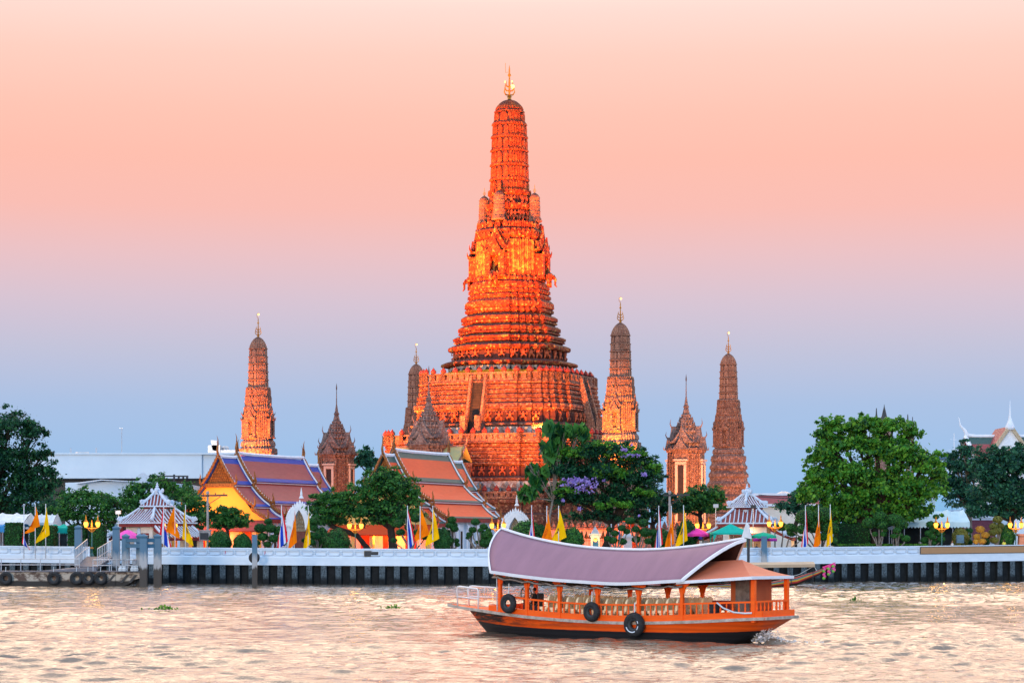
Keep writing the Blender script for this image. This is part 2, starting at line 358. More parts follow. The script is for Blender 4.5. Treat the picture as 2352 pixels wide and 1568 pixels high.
def make_wall(name, x0, x1, label):
    t = thing(name, label, 'wall', (0, 0, 0))
    w = MB(); S = bank_samples(x0, x1, 1.2)
    prof = [(-.42, 2.0), (-.42, 2.9), (-.36, 2.97), (-.20, 3.0), (-.20, 3.72), (-.30, 3.76), (-.30, 3.9), (.35, 3.9), (.35, 2.0)]
    rows = [[(x, y+dy, z+bow_z(x)) for dy, z in prof] for x, y in S]
    k = len(prof); w.add([p for r in rows for p in r], [(i*k+j, i*k+(j+1) % k, (i+1)*k+(j+1) % k, (i+1)*k+j) for i in range(len(S)-1) for j in range(k)])
    e = (len(S)-1)*k; w.f += [tuple(range(k)), tuple(e+j for j in range(k))[::-1]]; w.mi += [0, 0]
    w.build('wall_body', M['quay'], t)
    p = MB(); x = x0+.5
    while x < x1-1.4:   # raised rim of each panel
        L = 1.25; a = (x, bank_y(x)-.205, bow_z(x)); b_ = (x+L, bank_y(x+L)-.205, bow_z(x+L))
        for z0, z1 in ((3.57, 3.66), (3.08, 3.16)):
            s = .12
            p.bar((a[0]+s, a[1]-.05, (z0+z1)/2+a[2]), (b_[0]-s, b_[1]-.05, (z0+z1)/2+b_[2]), .16, z1-z0+.03)
        p.bar((a[0], a[1]-.05, 3.2+a[2]), (a[0], a[1]-.05, 3.56+a[2]), .12); p.bar((b_[0], b_[1]-.05, 3.2+b_[2]), (b_[0], b_[1]-.05, 3.56+b_[2]), .12)
        p.bar((a[0], a[1]-.05, 3.56+a[2]), (a[0]+.12, a[1]-.05, 3.63+a[2]), .12); p.bar((b_[0], b_[1]-.05, 3.56+b_[2]), (b_[0]-.12, b_[1]-.05, 3.63+b_[2]), .12)
        p.bar((a[0], a[1]-.05, 3.2+a[2]), (a[0]+.12, a[1]-.05, 3.125+a[2]), .12); p.bar((b_[0], b_[1]-.05, 3.2+b_[2]), (b_[0]-.12, b_[1]-.05, 3.125+b_[2]), .12)
        x += 1.5
    p.build('panel_rim', M['rimgrey'], t)
    return t
make_wall('river_wall', -95, X(203, 245), 'white river wall with recessed panels, short stretch behind the pontoon left of the gangway')
wall_t = make_wall('river_wall', X(258, 244), 108, 'long white river wall with recessed panels running right from the gangway along the bank')
# landing in the wall's gap
l = MB(); xg = X(231, 244.5); l.box((xg, bank_y(xg)+.2, 2.45), (2.9, 1.6, .6)); tag(l.build('landing', M['quay']), 'white landing slab in the gap of the river wall', 'landing')
# plaque and covered banner
pl = MB(); xp = X(858, 239); yp = bank_y(xp)-.24; zp = Z(1271, 239); pl.box((xp, yp, zp), (2.1, .06, .52)); 
ob = pl.build('wall_plaque', M['dark']); fr = MB()
for a, b_, in (((-1.08, .29), (1.08, .29)), ((-1.08, -.29), (1.08, -.29)), ((-1.08, -.29), (-1.08, .29)), ((1.08, -.29), (1.08, .29))):
    fr.bar((xp+a[0], yp-.03, zp+a[1]), (xp+b_[0], yp-.03, zp+b_[1]), .06)
fr.build('frame', pm('brass_strip', (.16,.12,.07), (.08,.07,.05), 3, .5), ob); tag(ob, 'black plaque fixed low on the white river wall near the middle tree', 'plaque')
bn = MB(); S = bank_samples(X(2113, 252), 90, 3); rows = [[(x, y-.44, z+bow_z(x)) for z in (2.99, 3.74)] for x, y in S]; bn.sheet(rows)
rows = [[(x, y-.36-.0, z+bow_z(x)) for z in (2.99, 3.74)] for x, y in S]
bo = bn.build('wall_banner', pm('tan_banner', (.42,.24,.12), (.38,.22,.11), 1, .6)); so_ = bo.modifiers.new('solid', 'SOLIDIFY'); so_.thickness = .03
br = MB()
for z in (2.97, 3.76): br.tube([(x, y-.46, z+bow_z(x)) for x, y in S], .04, 5)
for k in (0, -1): br.bar((S[k][0], S[k][1]-.46, 2.95+bow_z(S[k][0])), (S[k][0], S[k][1]-.46, 3.78+bow_z(S[k][0])), .08)
br.build('frame', M['dark'], bo); tag(bo, 'long blank tan banner stretched along the right end of the river wall', 'banner')

M['drip'] = pm('pink_paint_drip', (.75,.22,.32), (.65,.18,.28), 3, .7)
for px in (514, 607):
    xx = X(px, 241.5); dm = MB(); dm.tube([(xx, bank_y(xx)-.26, 3.66+bow_z(xx)), (xx+.05, bank_y(xx)-.26, 3.4+bow_z(xx)), (xx-.02, bank_y(xx)-.26, 3.12+bow_z(xx))], [.03, .05, .03], 4); dm.build('paint_drip', M['drip'], wall_t)
# ------------------------------------------------------------------ the temple towers
TH = R(-22); DC = 365.0; S0 = DC/F; CXW = X(1170, DC); GC = Vector((CXW, DC, 0))
PA = [(1,.40), (.89,.40), (.89,.56), (.785,.56), (.785,.68), (.69,.68), (.69,.69)]          # deeply indented corner
PB = [(1,.50), (.955,.50), (.955,.66), (.905,.66), (.905,.78), (.845,.78), (.845,.845)]     # terrace corner
def plan(q):
    q8 = q+[(b, a) for a, b in q[:-1][::-1]]; out = []
    for k in range(4):
        c, s = [(1,0),(0,1),(-1,0),(0,-1)][k]
        out += [(a*c-b*s, a*s+b*c) for a, b in q8]
    return out
PLA, PLB = plan(PA), plan(PB)
KA = max(a*math.cos(TH)-b*math.sin(TH) for a, b in PLA); KB = max(a*math.cos(TH)-b*math.sin(TH) for a, b in PLB)
def loft(mb, prof, pl=PLA):
    mb.rings([[(a*r, b*r, z) for a, b in pl] for z, r in prof])
def facing(nx, ny, lim=-.15):   # local outward normal seen from the river side
    c, s = math.cos(TH), math.sin(TH); return (ny*c+nx*s) < -lim*0+.25
def edges(pl, r):
    n = len(pl)
    for i in range(n):
        (ax, ay), (bx, by) = pl[i], pl[(i+1) % n]; L = math.hypot(bx-ax, by-ay)*r
        if L < 1e-6: continue
        nx, ny = (by-ay)*r/L, -(bx-ax)*r/L
        yield (ax*r, ay*r), (bx*r, by*r), L, (nx, ny)
def along(pl, r, step, minL=.3):
    """evenly spaced stations on every straight stretch of a plan"""
    for a, b, L, nn in edges(pl, r):
        if L < minL: continue
        k = max(1, int(L/step))
        for i in range(k):
            f = (i+.5)/k; yield (a[0]+(b[0]-a[0])*f, a[1]+(b[1]-a[1])*f), nn, L/k
def antefix(mb, pl, r, z, h, step, th=.12, fill=.62, minL=.3, out=.0):
    for (x, y), (nx, ny), w in along(pl, r, step, minL):
        if not facing(nx, ny): continue
        tx, ty = -ny, nx; w = w*fill/2; pts = [(-w, 0), (w, 0), (w, h*.68), (w*.55, h*.9), (0, h), (-w*.55, h*.9), (-w, h*.68)]
        vs = [(x+nx*(out+o)+tx*a, y+ny*(out+o)+ty*a, z+c) for o in (-th, th) for a, c in pts]; k = len(pts)
        mb.add(vs, [tuple(range(k)), tuple(range(k, 2*k))[::-1]]+[(i, (i+1) % k, k+(i+1) % k, k+i) for i in range(k)])
def mould(y0, y1, n, r0, r1, d):
    """n rounded mouldings from y0 (up) to y1 (down), silhouettes r0 to r1, each d wide in relief"""
    out = []
    for i in range(n):
        a = y0+(y1-y0)*i/n; b = y0+(y1-y0)*(i+1)/n; h = b-a; ra = r0+(r1-r0)*i/n; rb = r0+(r1-r0)*(i+1)/n
        out += [(a, ra-d*1.1), (a+.20*h, ra+d*.15), (a+.24*h, ra+d*.2), (a+.52*h, rb+d*.2), (a+.57*h, rb-d*.45), (a+.60*h, rb-d*.45), (a+.64*h, rb+d*.05), (a+.80*h, rb+d*.05), (a+.86*h, rb-d*.8), (a+.99*h, rb-d)]
    return out
def dancer():
    """a carved guardian with knees bent and arms raised under the ledge: 1 high, faces -y"""
    m = MB()
    for s in (-1, 1):
        m.tube([(s*.09, 0, .44), (s*.30, -.12, .30), (s*.26, -.02, 0)], [.12, .095, .07], 5)
        m.tube([(s*.15, 0, .74), (s*.36, -.04, .70), (s*.33, -.02, .98)], [.075, .065, .05], 5)
    m.tube([(0, 0, .40), (0, -.02, .56), (0, -.03, .72), (0, -.02, .79)], [.17, .15, .19, .08], 6)
    m.tube([(0, -.04, .78), (0, -.05, .86), (0, -.03, .93), (0, 0, 1.06)], [.09, .10, .09, .015], 6)
    return m
def place_row(proto, parent, pl, r, z, h, step, minL=.5, out=.0):
    n = 0
    for (x, y), (nx, ny), w in along(pl, r, step, minL):
        if not facing(nx, ny): continue
        c = child(proto, parent, (x+nx*out, y+ny*out, z), math.atan2(nx, -ny)); c.scale = (h, h, h); n += 1
    return n
def niches(parent, pl, r, z, h, step, w, mat):
    m = MB(); w = w/2; pts = [(-w, 0), (w, 0), (w, h*.68), (w*.55, h*.9), (0, h), (-w*.55, h*.9), (-w, h*.68)]; m.prism(pts, 'y', -.07, .07); q = None
    for (x, y), (nx, ny), _ in along(pl, r, step, .8):
        if not facing(nx, ny): continue
        if q is None: q = m.build('arched_niche', mat, parent); c = q
        else: c = child(q, parent)
        c.location = (x, y, z); c.rotation_euler = (0, 0, math.atan2(nx, -ny))
def finial(mb, h, lampside=0):
    """gilded trident finial with curved prongs, h high"""
    mb.lathe([(.06*h, 0), (.05*h, .05*h), (.075*h, .08*h), (.03*h, .12*h), (.028*h, .5*h), (.02*h, .66*h), (.055*h, .70*h), (.02*h, .78*h), (.025*h, .84*h), (.004*h, h)], 8)
    for zz, rr, hh in ((.12, .15, .24), (.24, .13, .22), (.36, .10, .18)):
        for k in range(4):
            a = k*math.pi/2+.38; c, s = math.cos(a), math.sin(a)
            mb.tube([(0, 0, zz*h), (rr*.7*h*c, rr*.7*h*s, (zz+.02)*h), (rr*h*c, rr*h*s, (zz+hh*.4)*h), (rr*.86*h*c, rr*.86*h*s, (zz+hh)*h)], [.02*h, .024*h, .02*h, .004*h], 5)

fig0 = dancer().build('guardian_figure', M['figure'], None, True)
fig0.location = (0, 0, -60); PROTO = [fig0]

def niche(mb_set, w, h, d, zb):
    """porch bay on a tower face; local: faces -y, base at z=zb, width w, height h (to the eave), depth d in front of y=0"""
    frame, ped, dark = mb_set
    for s in (-1, 1):
        frame.box((s*w*.36, -d/2, zb+h/2), (w*.28, d, h)); frame.box((s*w*.36, -d/2-.04, zb+h*.97), (w*.36, d+.2, h*.07)); frame.box((s*w*.36, -d/2-.04, zb+h*.03), (w*.36, d+.2, h*.06))
    frame.box((0, -d/2, zb+h*.94), (w*.5, d*.9, h*.12)); frame.box((0, -d/2, zb+h*.08), (w*.5, d*.9, h*.16))
    dark.box((0, -.06, zb+h*.5), (w*.5, .1, h*.8))
    for k, (s, zz, yy) in enumerate(((.82, 0, -d-.12), (1.12, h*.22, -d*.62))):
        a = w*.5*s; hh = w*.92*s
        o = [(-a*1.15, 0), (-a*.78, hh*.22), (-a*.42, hh*.55), (-a*.14, hh*.86), (0, hh*1.14), (a*.14, hh*.86), (a*.42, hh*.55), (a*.78, hh*.22), (a*1.15, 0)]
        ped.prism([(p, zb+h+zz+q) for p, q in o], 'y', yy, yy+.3)
        i_ = [(p*.62, zb+h+zz+.08+q*.6) for p, q in o]; frame.prism(i_, 'y', yy-.07, yy)
        for sg in (-1, 1):
            ped.tube([(sg*a*1.1, yy+.1, zb+h+zz), (sg*a*1.32, yy, zb+h+zz+hh*.12), (sg*a*1.36, yy-.05, zb+h+zz+hh*.34)], [.12*w/2, .09*w/2, .01], 5)
        frame.box((0, yy/2, zb+h+zz-.1), (w*1.05*s, -yy, .22))
def tower_niches(t, a, zb, h, w, d, deity=True, mt='stone_fine'):
    f, p, k = MB(), MB(), MB(); niche((f, p, k), w, h, d, zb)
    nf = f.build('niche', M[mt], t); p.build('pediment', M[mt], nf); k.build('recess', M['recess'], nf)
    if deity:
        s = dancer(); s.v = [(x*.75, y*.6-d*.35, z*h*.62+zb+h*.18) for x, y, z in s.v]; s.build('deity_figure', M[mt], nf, True)
    nf.location = (0, -a, 0)
    for k in (1, 3): child(nf, t, (a if k == 1 else -a, 0, 0), R(90 if k == 1 else -90))
    return nf

def main_tower():
    t = thing('central_prang', 'tallest tower, floodlit orange stepped prang with trident finial at the middle of the temple', 'temple tower', (GC.x, GC.y, 0), TH)
    zz = lambda y: HC+(HY-y)*S0
    prf = lambda L, k: [(zz(y), r*S0/k) for y, r in L][::-1]
    # spire
    tiers = [(447, 46), (414, 44.6), (380.5, 43.4), (347, 42.4), (316, 41), (286.5, 38.8), (257, 33)]
    L = [(229, 2), (232, 12), (236, 17), (241, 22.5), (246, 27), (251, 30.5), (255.5, 33)]
    for (yb, rb), (yt, rt) in list(zip(tiers, tiers[1:]))[::-1]:
        L += [(yt+.2, rt+2.0), (yt+3.2, rt+2.2), (yt+4.5, rt-.8), (yt+6, rt-.6), (yb-6, rb-1.6), (yb-2.5, rb+1.0), (yb-1, rb+1.2)]
    m = MB(); m.m = 1; loft(m, prf([(y, r-(1.0 if y > 258 else 0)) for y, r in L], KA)); m.m = 0
    for (yb, rb), (yt, rt) in zip(tiers, tiers[1:]):
        antefix(m, PLA, ((rb+rt)/2-1.3)*S0/KA, zz(yb-2.5), (yb-yt)*S0*.76, .95, .22, .70, .2)
        loft(m, prf([(yt-.6, rt+.4), (yt+.2, rt+2.0), (yt+3.4, rt+2.2), (yt+4.4, rt-.6)], KA)); loft(m, prf([(yb-2.4, rb+.2), (yb-1.8, rb+1.3), (yb-.7, rb+1.5), (yb-.3, rb)], KA))
    for i in range(28):   # ribs of the dome
        a = 2*math.pi*i/28; q = [(r*S0*.93*math.cos(a), r*S0*.93*math.sin(a), zz(y)) for y, r in ((254, 32), (248, 29), (242, 24), (237, 18.5), (233, 13))]
        m.tube(q, [.26, .24, .2, .16, .08], 5)
    m.build('spire', [M['rib'], M['darkstone']], t)
    f = MB(); finial(f, 79*S0); o = f.build('finial', M['gold'], t, True, 40); o.location = (0, 0, zz(229))
    lm = MB(); lm.ball((.75, -.4, 2.05), .32); lm.cut(); lm.ball((-.62, -.4, 2.95), .13); lm.cut(); lm.ball((.62, -.4, 2.9), .13); lm.cut(); lm.build_each('lamp', M['bulb'], o)
    lr = MB(); lr.bar((-.05, 0, 0), (-.7, 0, 0), .05); lr.bar((-.7, 0, 0), (-.72, 0, 1.6), .05); lr.build('lightning_rod', M['gold'], t).location = (0, 0, zz(166))
    # two storeys of figures
    L = [(446, 45), (448, 49), (451, 50), (453, 46), (476, 44.5), (478, 52), (481, 55), (485, 55), (487, 48), (511, 49), (513, 58), (516, 61), (521, 63), (524, 60), (527, 67), (531, 74), (534, 78), (538, 79), (541, 74), (545, 74)]
    m = MB(); loft(m, prf(L, KA)); antefix(m, PLA, 50*S0/KA, zz(450), .8, .9, .1); antefix(m, PLA, 55*S0/KA, zz(481), .7, .9, .1); antefix(m, PLA, 76*S0/KA, zz(529), 1.0, 1.2, .12)
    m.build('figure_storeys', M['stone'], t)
    for y, h, r in ((478, 26, 47), (513, 27, 51)): place_row(fig0, t, PLA, r*S0/KA, zz(y), h*S0*.93, 1.25, .4, .05)
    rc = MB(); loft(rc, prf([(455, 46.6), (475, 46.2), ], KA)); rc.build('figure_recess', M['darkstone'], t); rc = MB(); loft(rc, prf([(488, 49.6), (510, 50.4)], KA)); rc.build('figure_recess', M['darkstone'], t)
    # mini towers on the four faces
    p = MB(); q = [(0, 1.25), (.3, 1.3), (.35, 1.15), (.6, 1.15), (.7, 1.02), (1.0, .98)]
    for i in range(4): q += [(1.0+i*.78, .98-.03*i), (1.66+i*.78, .97-.03*i), (1.70+i*.78, 1.03-.03*i), (1.77+i*.78, 1.03-.03*i)]
    q += [(4.2, .86), (4.45, .72), (4.68, .5), (4.82, .28), (4.9, .08)]
    loft(p, [(z, r*.98/KA) for z, r in q]); po = p.build('side_prang', M['stone_fine'], t)
    f = MB(); finial(f, 1.5); fo = f.build('finial', M['gold'], po, True, 40); fo.location = (0, 0, 4.85); po.location = (0, -4.55, zz(514))
    for x, y in ((4.55, 0), (-4.55, 0)): child(po, t, (x, y, zz(514)))
    # cella
    L = [(541, 74), (545, 79), (549, 80), (552, 76.5), (556, 76), (640, 79), (642, 83), (646, 85), (650, 82), (654, 88), (661, 92), (666, 93), (669, 90)]
    m = MB(); loft(m, prf(L, KA)); antefix(m, PLA, 79*S0/KA, zz(549), .8, .9, .1)
    m.build('cella', M['stone'], t)
    fl = MB()   # flowered mosaic panels and ribbed pilasters
    for a, b, Ln, (nx, ny) in edges(PLA, 78*S0/KA):
        if not facing(nx, ny): continue
        mx_, my_ = (a[0]+b[0])/2, (a[1]+b[1])/2; rz = math.atan2(nx, -ny); w = Ln*.66
        fl.box((mx_+nx*.06, my_+ny*.06, zz(597)), (w, .14, 78*S0), rz)
    fl.build('mosaic_panel', M['flower'], t)
    tower_niches(t, 77*S0/KA, zz(645), 56*S0*.98, 3.4, 1.5, True, 'stone')
    # elephants' heads under the niches
    for k, rz in ((0, 0), (1, R(90)), (3, R(-90))):
        e = MB(); e.ball((0, -.5, 1.5), (.55, .6, .62), 8, 5); e.tube([(0, -1.0, 1.6), (0, -1.4, 1.1), (0, -1.35, .3), (0, -1.6, 0)], [.3, .22, .15, .1], 6)
        for s in (-1, 1):
            e.ball((s*.62, -.35, 1.5), (.3, .1, .5), 6, 4); e.tube([(s*.25, -.9, 1.2), (s*.3, -1.5, 1.05)], [.09, .03], 5); e.tube([(s*.4, -.4, 1.2), (s*.4, -.45, 0)], [.28, .24], 6)
        eo = e.build('elephant', M['stone'], t, True); ang = rz; rr = 93*S0/KA+.35
        eo.rotation_euler = (0, 0, rz); eo.location = (rr*math.sin(rz), -rr*math.cos(rz), zz(664)); eo.scale = (1.15,)*3
    # stepped mass
    L = [(667, 92)]+mould(668, 692, 2, 93, 96, 4)+mould(692, 728, 1, 101, 102, 6)+mould(728, 752, 1, 110, 110, 6)+mould(752, 776, 1, 117, 117, 6)+mould(776, 794, 1, 129, 128, 6)
    L += [(795, 128), (798, 136), (801, 141), (807, 141), (810, 138), (811, 127), (831, 128), (832, 138), (835, 150), (838, 157), (842, 158), (845, 155), (847, 139)]
    m = MB(); loft(m, prf(L, KA))
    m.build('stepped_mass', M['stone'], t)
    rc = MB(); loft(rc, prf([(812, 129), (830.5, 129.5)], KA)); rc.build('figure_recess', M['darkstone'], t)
    place_row(fig0, t, PLA, 130*S0/KA, zz(832), 21.5*S0, 1.9, .8, .25)
    m = MB(); loft(m, prf([(845, 140), (848, 141), (864, 141), (866, 146), (890, 146)], KA)); nb = m.build('niche_band', M['stonewhite'], t)
    niches(nb, PLA, 141*S0/KA, zz(864), .95, 1.5, .7, M['recess'])
    # saffron cloth wound round the base of the mass
    cl = MB(); loft(cl, [(zz(874), 152*S0/KA), (zz(858), 151*S0/KA)]); cl.build('saffron_cloth', pm('saffron_cloth', (.75,.33,.02), (.55,.2,.01), .8, .8, stretch=(1, 1, 5), bmp=.4), t)
    # upper terrace wall, lower terrace wall
    L = [(877, 196), (884, 199), (886, 204), (889, 206), (892, 205)]+mould(893, 915, 2, 204, 206, 4)+mould(915, 934, 2, 208, 211, 4)+mould(934, 952, 1, 215, 216, 5)
    L += [(953, 208), (955, 207), (977, 209), (979, 219), (982, 224), (986, 224), (988, 217), (1030, 217)]
    m = MB(); loft(m, prf(L, KB), PLB)
    up = m.build('upper_terrace', M['stone_low'], t)
    wb = MB(); loft(wb, prf([(989, 218), (1016, 218)], KB), PLB); wb.build('niche_band', M['stonewhite'], up); niches(up, PLB, 218*S0/KB, zz(1014), 1.5, 1.7, .8, M['stone_grey'])
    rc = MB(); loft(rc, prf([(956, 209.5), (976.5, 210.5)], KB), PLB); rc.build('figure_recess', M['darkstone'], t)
    place_row(fig0, t, PLB, 211*S0/KB, zz(977), 22*S0, 1.7, 1.2, .45)
    L = [(1014, 276), (1021, 279), (1023, 285), (1027, 287)]+mould(1028, 1044, 2, 280, 281, 4)+mould(1044, 1060, 2, 282, 283, 4)+mould(1060, 1076, 2, 284, 284, 4)
    L += [(1077, 276), (1078, 275), (1099, 277), (1101, 286), (1104, 290), (1108, 289), (1110, 284), (1142, 285), (1143, 292), (1150, 294), (1160, 286), (1275, 290)]
    m = MB(); loft(m, prf(L, KB), PLB)
    lw = m.build('lower_terrace', M['stone_low'], t)
    wb = MB(); loft(wb, prf([(1111, 286), (1138, 286)], KB), PLB); wb.build('niche_band', M['stonewhite'], lw); niches(lw, PLB, 286*S0/KB, zz(1137), 1.6, 1.7, .8, M['stone_grey'])
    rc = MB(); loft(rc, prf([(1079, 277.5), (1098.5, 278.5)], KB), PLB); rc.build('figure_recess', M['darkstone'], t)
    place_row(fig0, t, PLB, 279*S0/KB, zz(1099), 20.5*S0, 1.7, 1.2, .45)
    # parapets with openings and jar finials
    jar = MB(); jar.lathe([(.16, 0), (.34, .08), (.40, .28), (.30, .46), (.36, .52), (.18, .60), (.22, .68), (.10, .80), (.02, 1.0)], 8)
    j0 = jar.build('jar_finial', M['jar'], None, True, 50); j0.location = (0, 0, -60); PROTO.append(j0)
    for y0, y1, r in ((867, 887, 199), (1006, 1023, 279), (1134, 1150, 322)):
        a = r*S0/KB; w = MB(); z0, z1 = zz(y1), zz(y0); k = 0
        for pa, pb, Ln, nn in edges(PLB, a):
            w.bar((*pa, z1-.14), (*pb, z1-.14), .5, .26); w.bar((*pa, z0+.16), (*pb, z0+.16), .46, .36)
            n = max(1, round(Ln/2.0))
            for i in range(n+1):
                f = i/n; x_, y_ = pa[0]+(pb[0]-pa[0])*f, pa[1]+(pb[1]-pa[1])*f
                w.box((x_, y_, (z0+z1)/2), (.62, .62, z1-z0+.12))
                if i < n and facing(*nn): w.bar((x_+(pb[0]-pa[0])*.5/n, y_+(pb[1]-pa[1])*.5/n, z0+.3), (x_+(pb[0]-pa[0])*.5/n, y_+(pb[1]-pa[1])*.5/n, z1-.2), Ln/n*.42, .2)
                if i < n and facing(*nn):
                    c = child(j0, t, (x_, y_, z1+.05)); c.scale = (1.25, 1.25, 1.0)
        w.build('parapet', M['stone_fine'], t)
    lo_ = MB(); loft(lo_, prf([(1148, 318), (1152, 326), (1158, 326), (1162, 318), (1180, 318), (1185, 324), (1275, 324)], KB), PLB); lo_.build('podium', M['stone_low'], t)
    # steep stairs on three faces
    for rz in (0, R(90), R(-90)):
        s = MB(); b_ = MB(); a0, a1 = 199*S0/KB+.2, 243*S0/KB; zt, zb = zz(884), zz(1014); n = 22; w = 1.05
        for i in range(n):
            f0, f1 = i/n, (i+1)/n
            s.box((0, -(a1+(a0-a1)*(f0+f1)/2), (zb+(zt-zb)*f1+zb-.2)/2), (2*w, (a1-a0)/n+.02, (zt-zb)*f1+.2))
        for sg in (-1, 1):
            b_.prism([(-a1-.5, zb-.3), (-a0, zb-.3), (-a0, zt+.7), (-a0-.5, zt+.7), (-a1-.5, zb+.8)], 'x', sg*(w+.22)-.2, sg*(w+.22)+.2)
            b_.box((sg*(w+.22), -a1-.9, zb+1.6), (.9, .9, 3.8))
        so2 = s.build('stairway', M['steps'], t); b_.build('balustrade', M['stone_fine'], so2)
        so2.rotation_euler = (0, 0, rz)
    return t
main_tower()

M['darkgrey'] = pm('dark_grey_groove', (.11,.06,.05), (.06,.035,.03), 1.5, .9, bmp=.3)
def corner_tower():
    t = thing('satellite_prang', 'x', 'temple tower', (0, 0, 0), TH, 'four smaller corner prangs')
    L = [(39.0-1.7, .08), (37.05, .5), (36.75, .82), (36.3, 1.12), (35.8, 1.33), (35.4, 1.45)]
    zt = [35.4, 34.1, 33.0, 31.7, 30.4, 29.1]; rt = [1.44, 1.50, 1.55, 1.59, 1.63, 1.70]
    for i in range(5):
        L += [(zt[i]-.02, rt[i]+.09), (zt[i]-.16, rt[i]+.09), (zt[i]-.22, rt[i]-.03), (zt[i+1]+.16, rt[i+1]-.06), (zt[i+1]+.04, rt[i+1]+.02)]
    m = MB(); m.m = 1; loft(m, [(z, (r-.05)/KA) for z, r in L if z < 35.6][::-1]); m.m = 0; loft(m, [(z, r/KA) for z, r in L if z > 35.3][::-1])
    for i in range(20):
        a = 2*math.pi*i/20; m.tube([(r*.93*math.cos(a), r*.93*math.sin(a), z) for z, r in ((35.45, 1.42), (35.9, 1.29), (36.35, 1.07), (36.75, .80), (37.0, .50))], [.12, .12, .10, .08, .05], 5)
    for i in range(5):
        antefix(m, PLA, (rt[i]-.02)/KA, zt[i+1]+.08, .98, .55, .10, .72, .1)
        loft(m, [(zt[i]-.22, (rt[i]-.03)/KA), (zt[i]-.17, (rt[i]+.10)/KA), (zt[i]-.02, (rt[i]+.10)/KA), (zt[i]+.02, (rt[i]-.04)/KA)])
    m.build('spire', [M['rib_pale'], M['darkgrey']], t)
    f = MB(); finial(f, 3.2); fo = f.build('finial', M['gold'], t, True, 40); fo.location = (0, 0, 37.2)
    q = MB(); q.tube([(0, 0, 3.0), (-.22, 0, 3.3), (-.2, 0, 3.7), (.05, 0, 3.85), (.2, 0, 3.7)], .04, 5); q.build('lamp_bracket', M['gold'], fo)
    b_ = MB(); b_.ball((.1, -.05, 3.62), .15); b_.build('lamp', M['bulb'], fo)
    L = [(29.2, 1.82), (29.05, 2.0), (28.9, 2.02), (28.8, 1.86), (28.1, 1.86), (28.0, 2.06), (27.75, 2.1), (27.65, 1.94), (26.95, 1.96), (26.85, 2.16), (26.5, 2.2), (26.3, 2.1), (25.9, 2.3), (25.6, 2.38), (25.35, 2.2), (25.1, 2.18)]
    m = MB(); loft(m, [(z, r/KA) for z, r in L][::-1]); antefix(m, PLA, 2.0/KA, 28.0, .85, .5, .12, .8, .1); antefix(m, PLA, 2.1/KA, 26.85, .85, .5, .12, .8, .1); m.build('figure_storeys', M['stone_fine'], t)
    m = MB(); loft(m, [(20.4, 2.42/KA), (20.9, 2.42/KA), (21.0, 2.3/KA), (25.2, 2.15/KA)])
    for a, b, Ln, (nx, ny) in edges(PLA, 2.26/KA):
        if facing(nx, ny): m.box(((a[0]+b[0])/2+nx*.05, (a[1]+b[1])/2+ny*.05, 23.1), (Ln*.55, .14, 4.0), math.atan2(nx, -ny))
    m.build('cella', M['stone_fine'], t)
    tower_niches(t, 2.08, 20.9, 3.1, 1.6, .5)
    L = [(20.6, 2.5), (20.3, 2.75), (19.8, 2.82), (19.7, 2.66), (19.5, 2.7), (19.2, 2.9), (18.8, 3.1), (18.5, 3.14), (18.3, 2.96), (17.9, 3.0), (17.5, 3.28), (17.1, 3.3), (16.9, 3.1), (16.6, 3.12), (16.2, 3.45), (15.7, 3.5), (15.5, 3.3), (14.9, 3.34), (14.4, 3.75), (13.9, 3.78), (13.7, 3.5), (12.6, 3.6), (12.2, 4.0), (11.6, 4.0), (11.4, 3.8), (9.5, 3.9), (9.2, 4.3), (8.6, 4.3), (8.4, 4.1), (2.6, 4.3)]
    m = MB(); loft(m, [(z, r/KA) for z, r in L][::-1])
    for z, r in ((18.9, 3.05), (17.2, 3.25), (15.8, 3.45), (14.0, 3.72), (11.7, 3.95)): antefix(m, PLA, r/KA, z-.2, .62, .6, .12, .7, .2)
    m.build('stepped_base', M['stone_grey'], t)
    return t
HD = 583*S0
def corner(px, k): d = DC*k; return (X(px, d), d, 0)
ct = corner_tower(); ct.location = corner(1425, .893); ct['label'] = 'brightly floodlit small prang just right of the central tower, behind the purple-flowering tree'
dup(ct, corner(593, .957), TH, 'floodlit orange small prang standing above the blue-trimmed roof at left')
dup(ct, corner(1673, 1.044), TH, 'unlit pinkish small prang at far right behind the white pavilion')
dup(ct, corner(956, 1.107), TH, 'small prang half hidden behind the left edge of the central tower terraces')

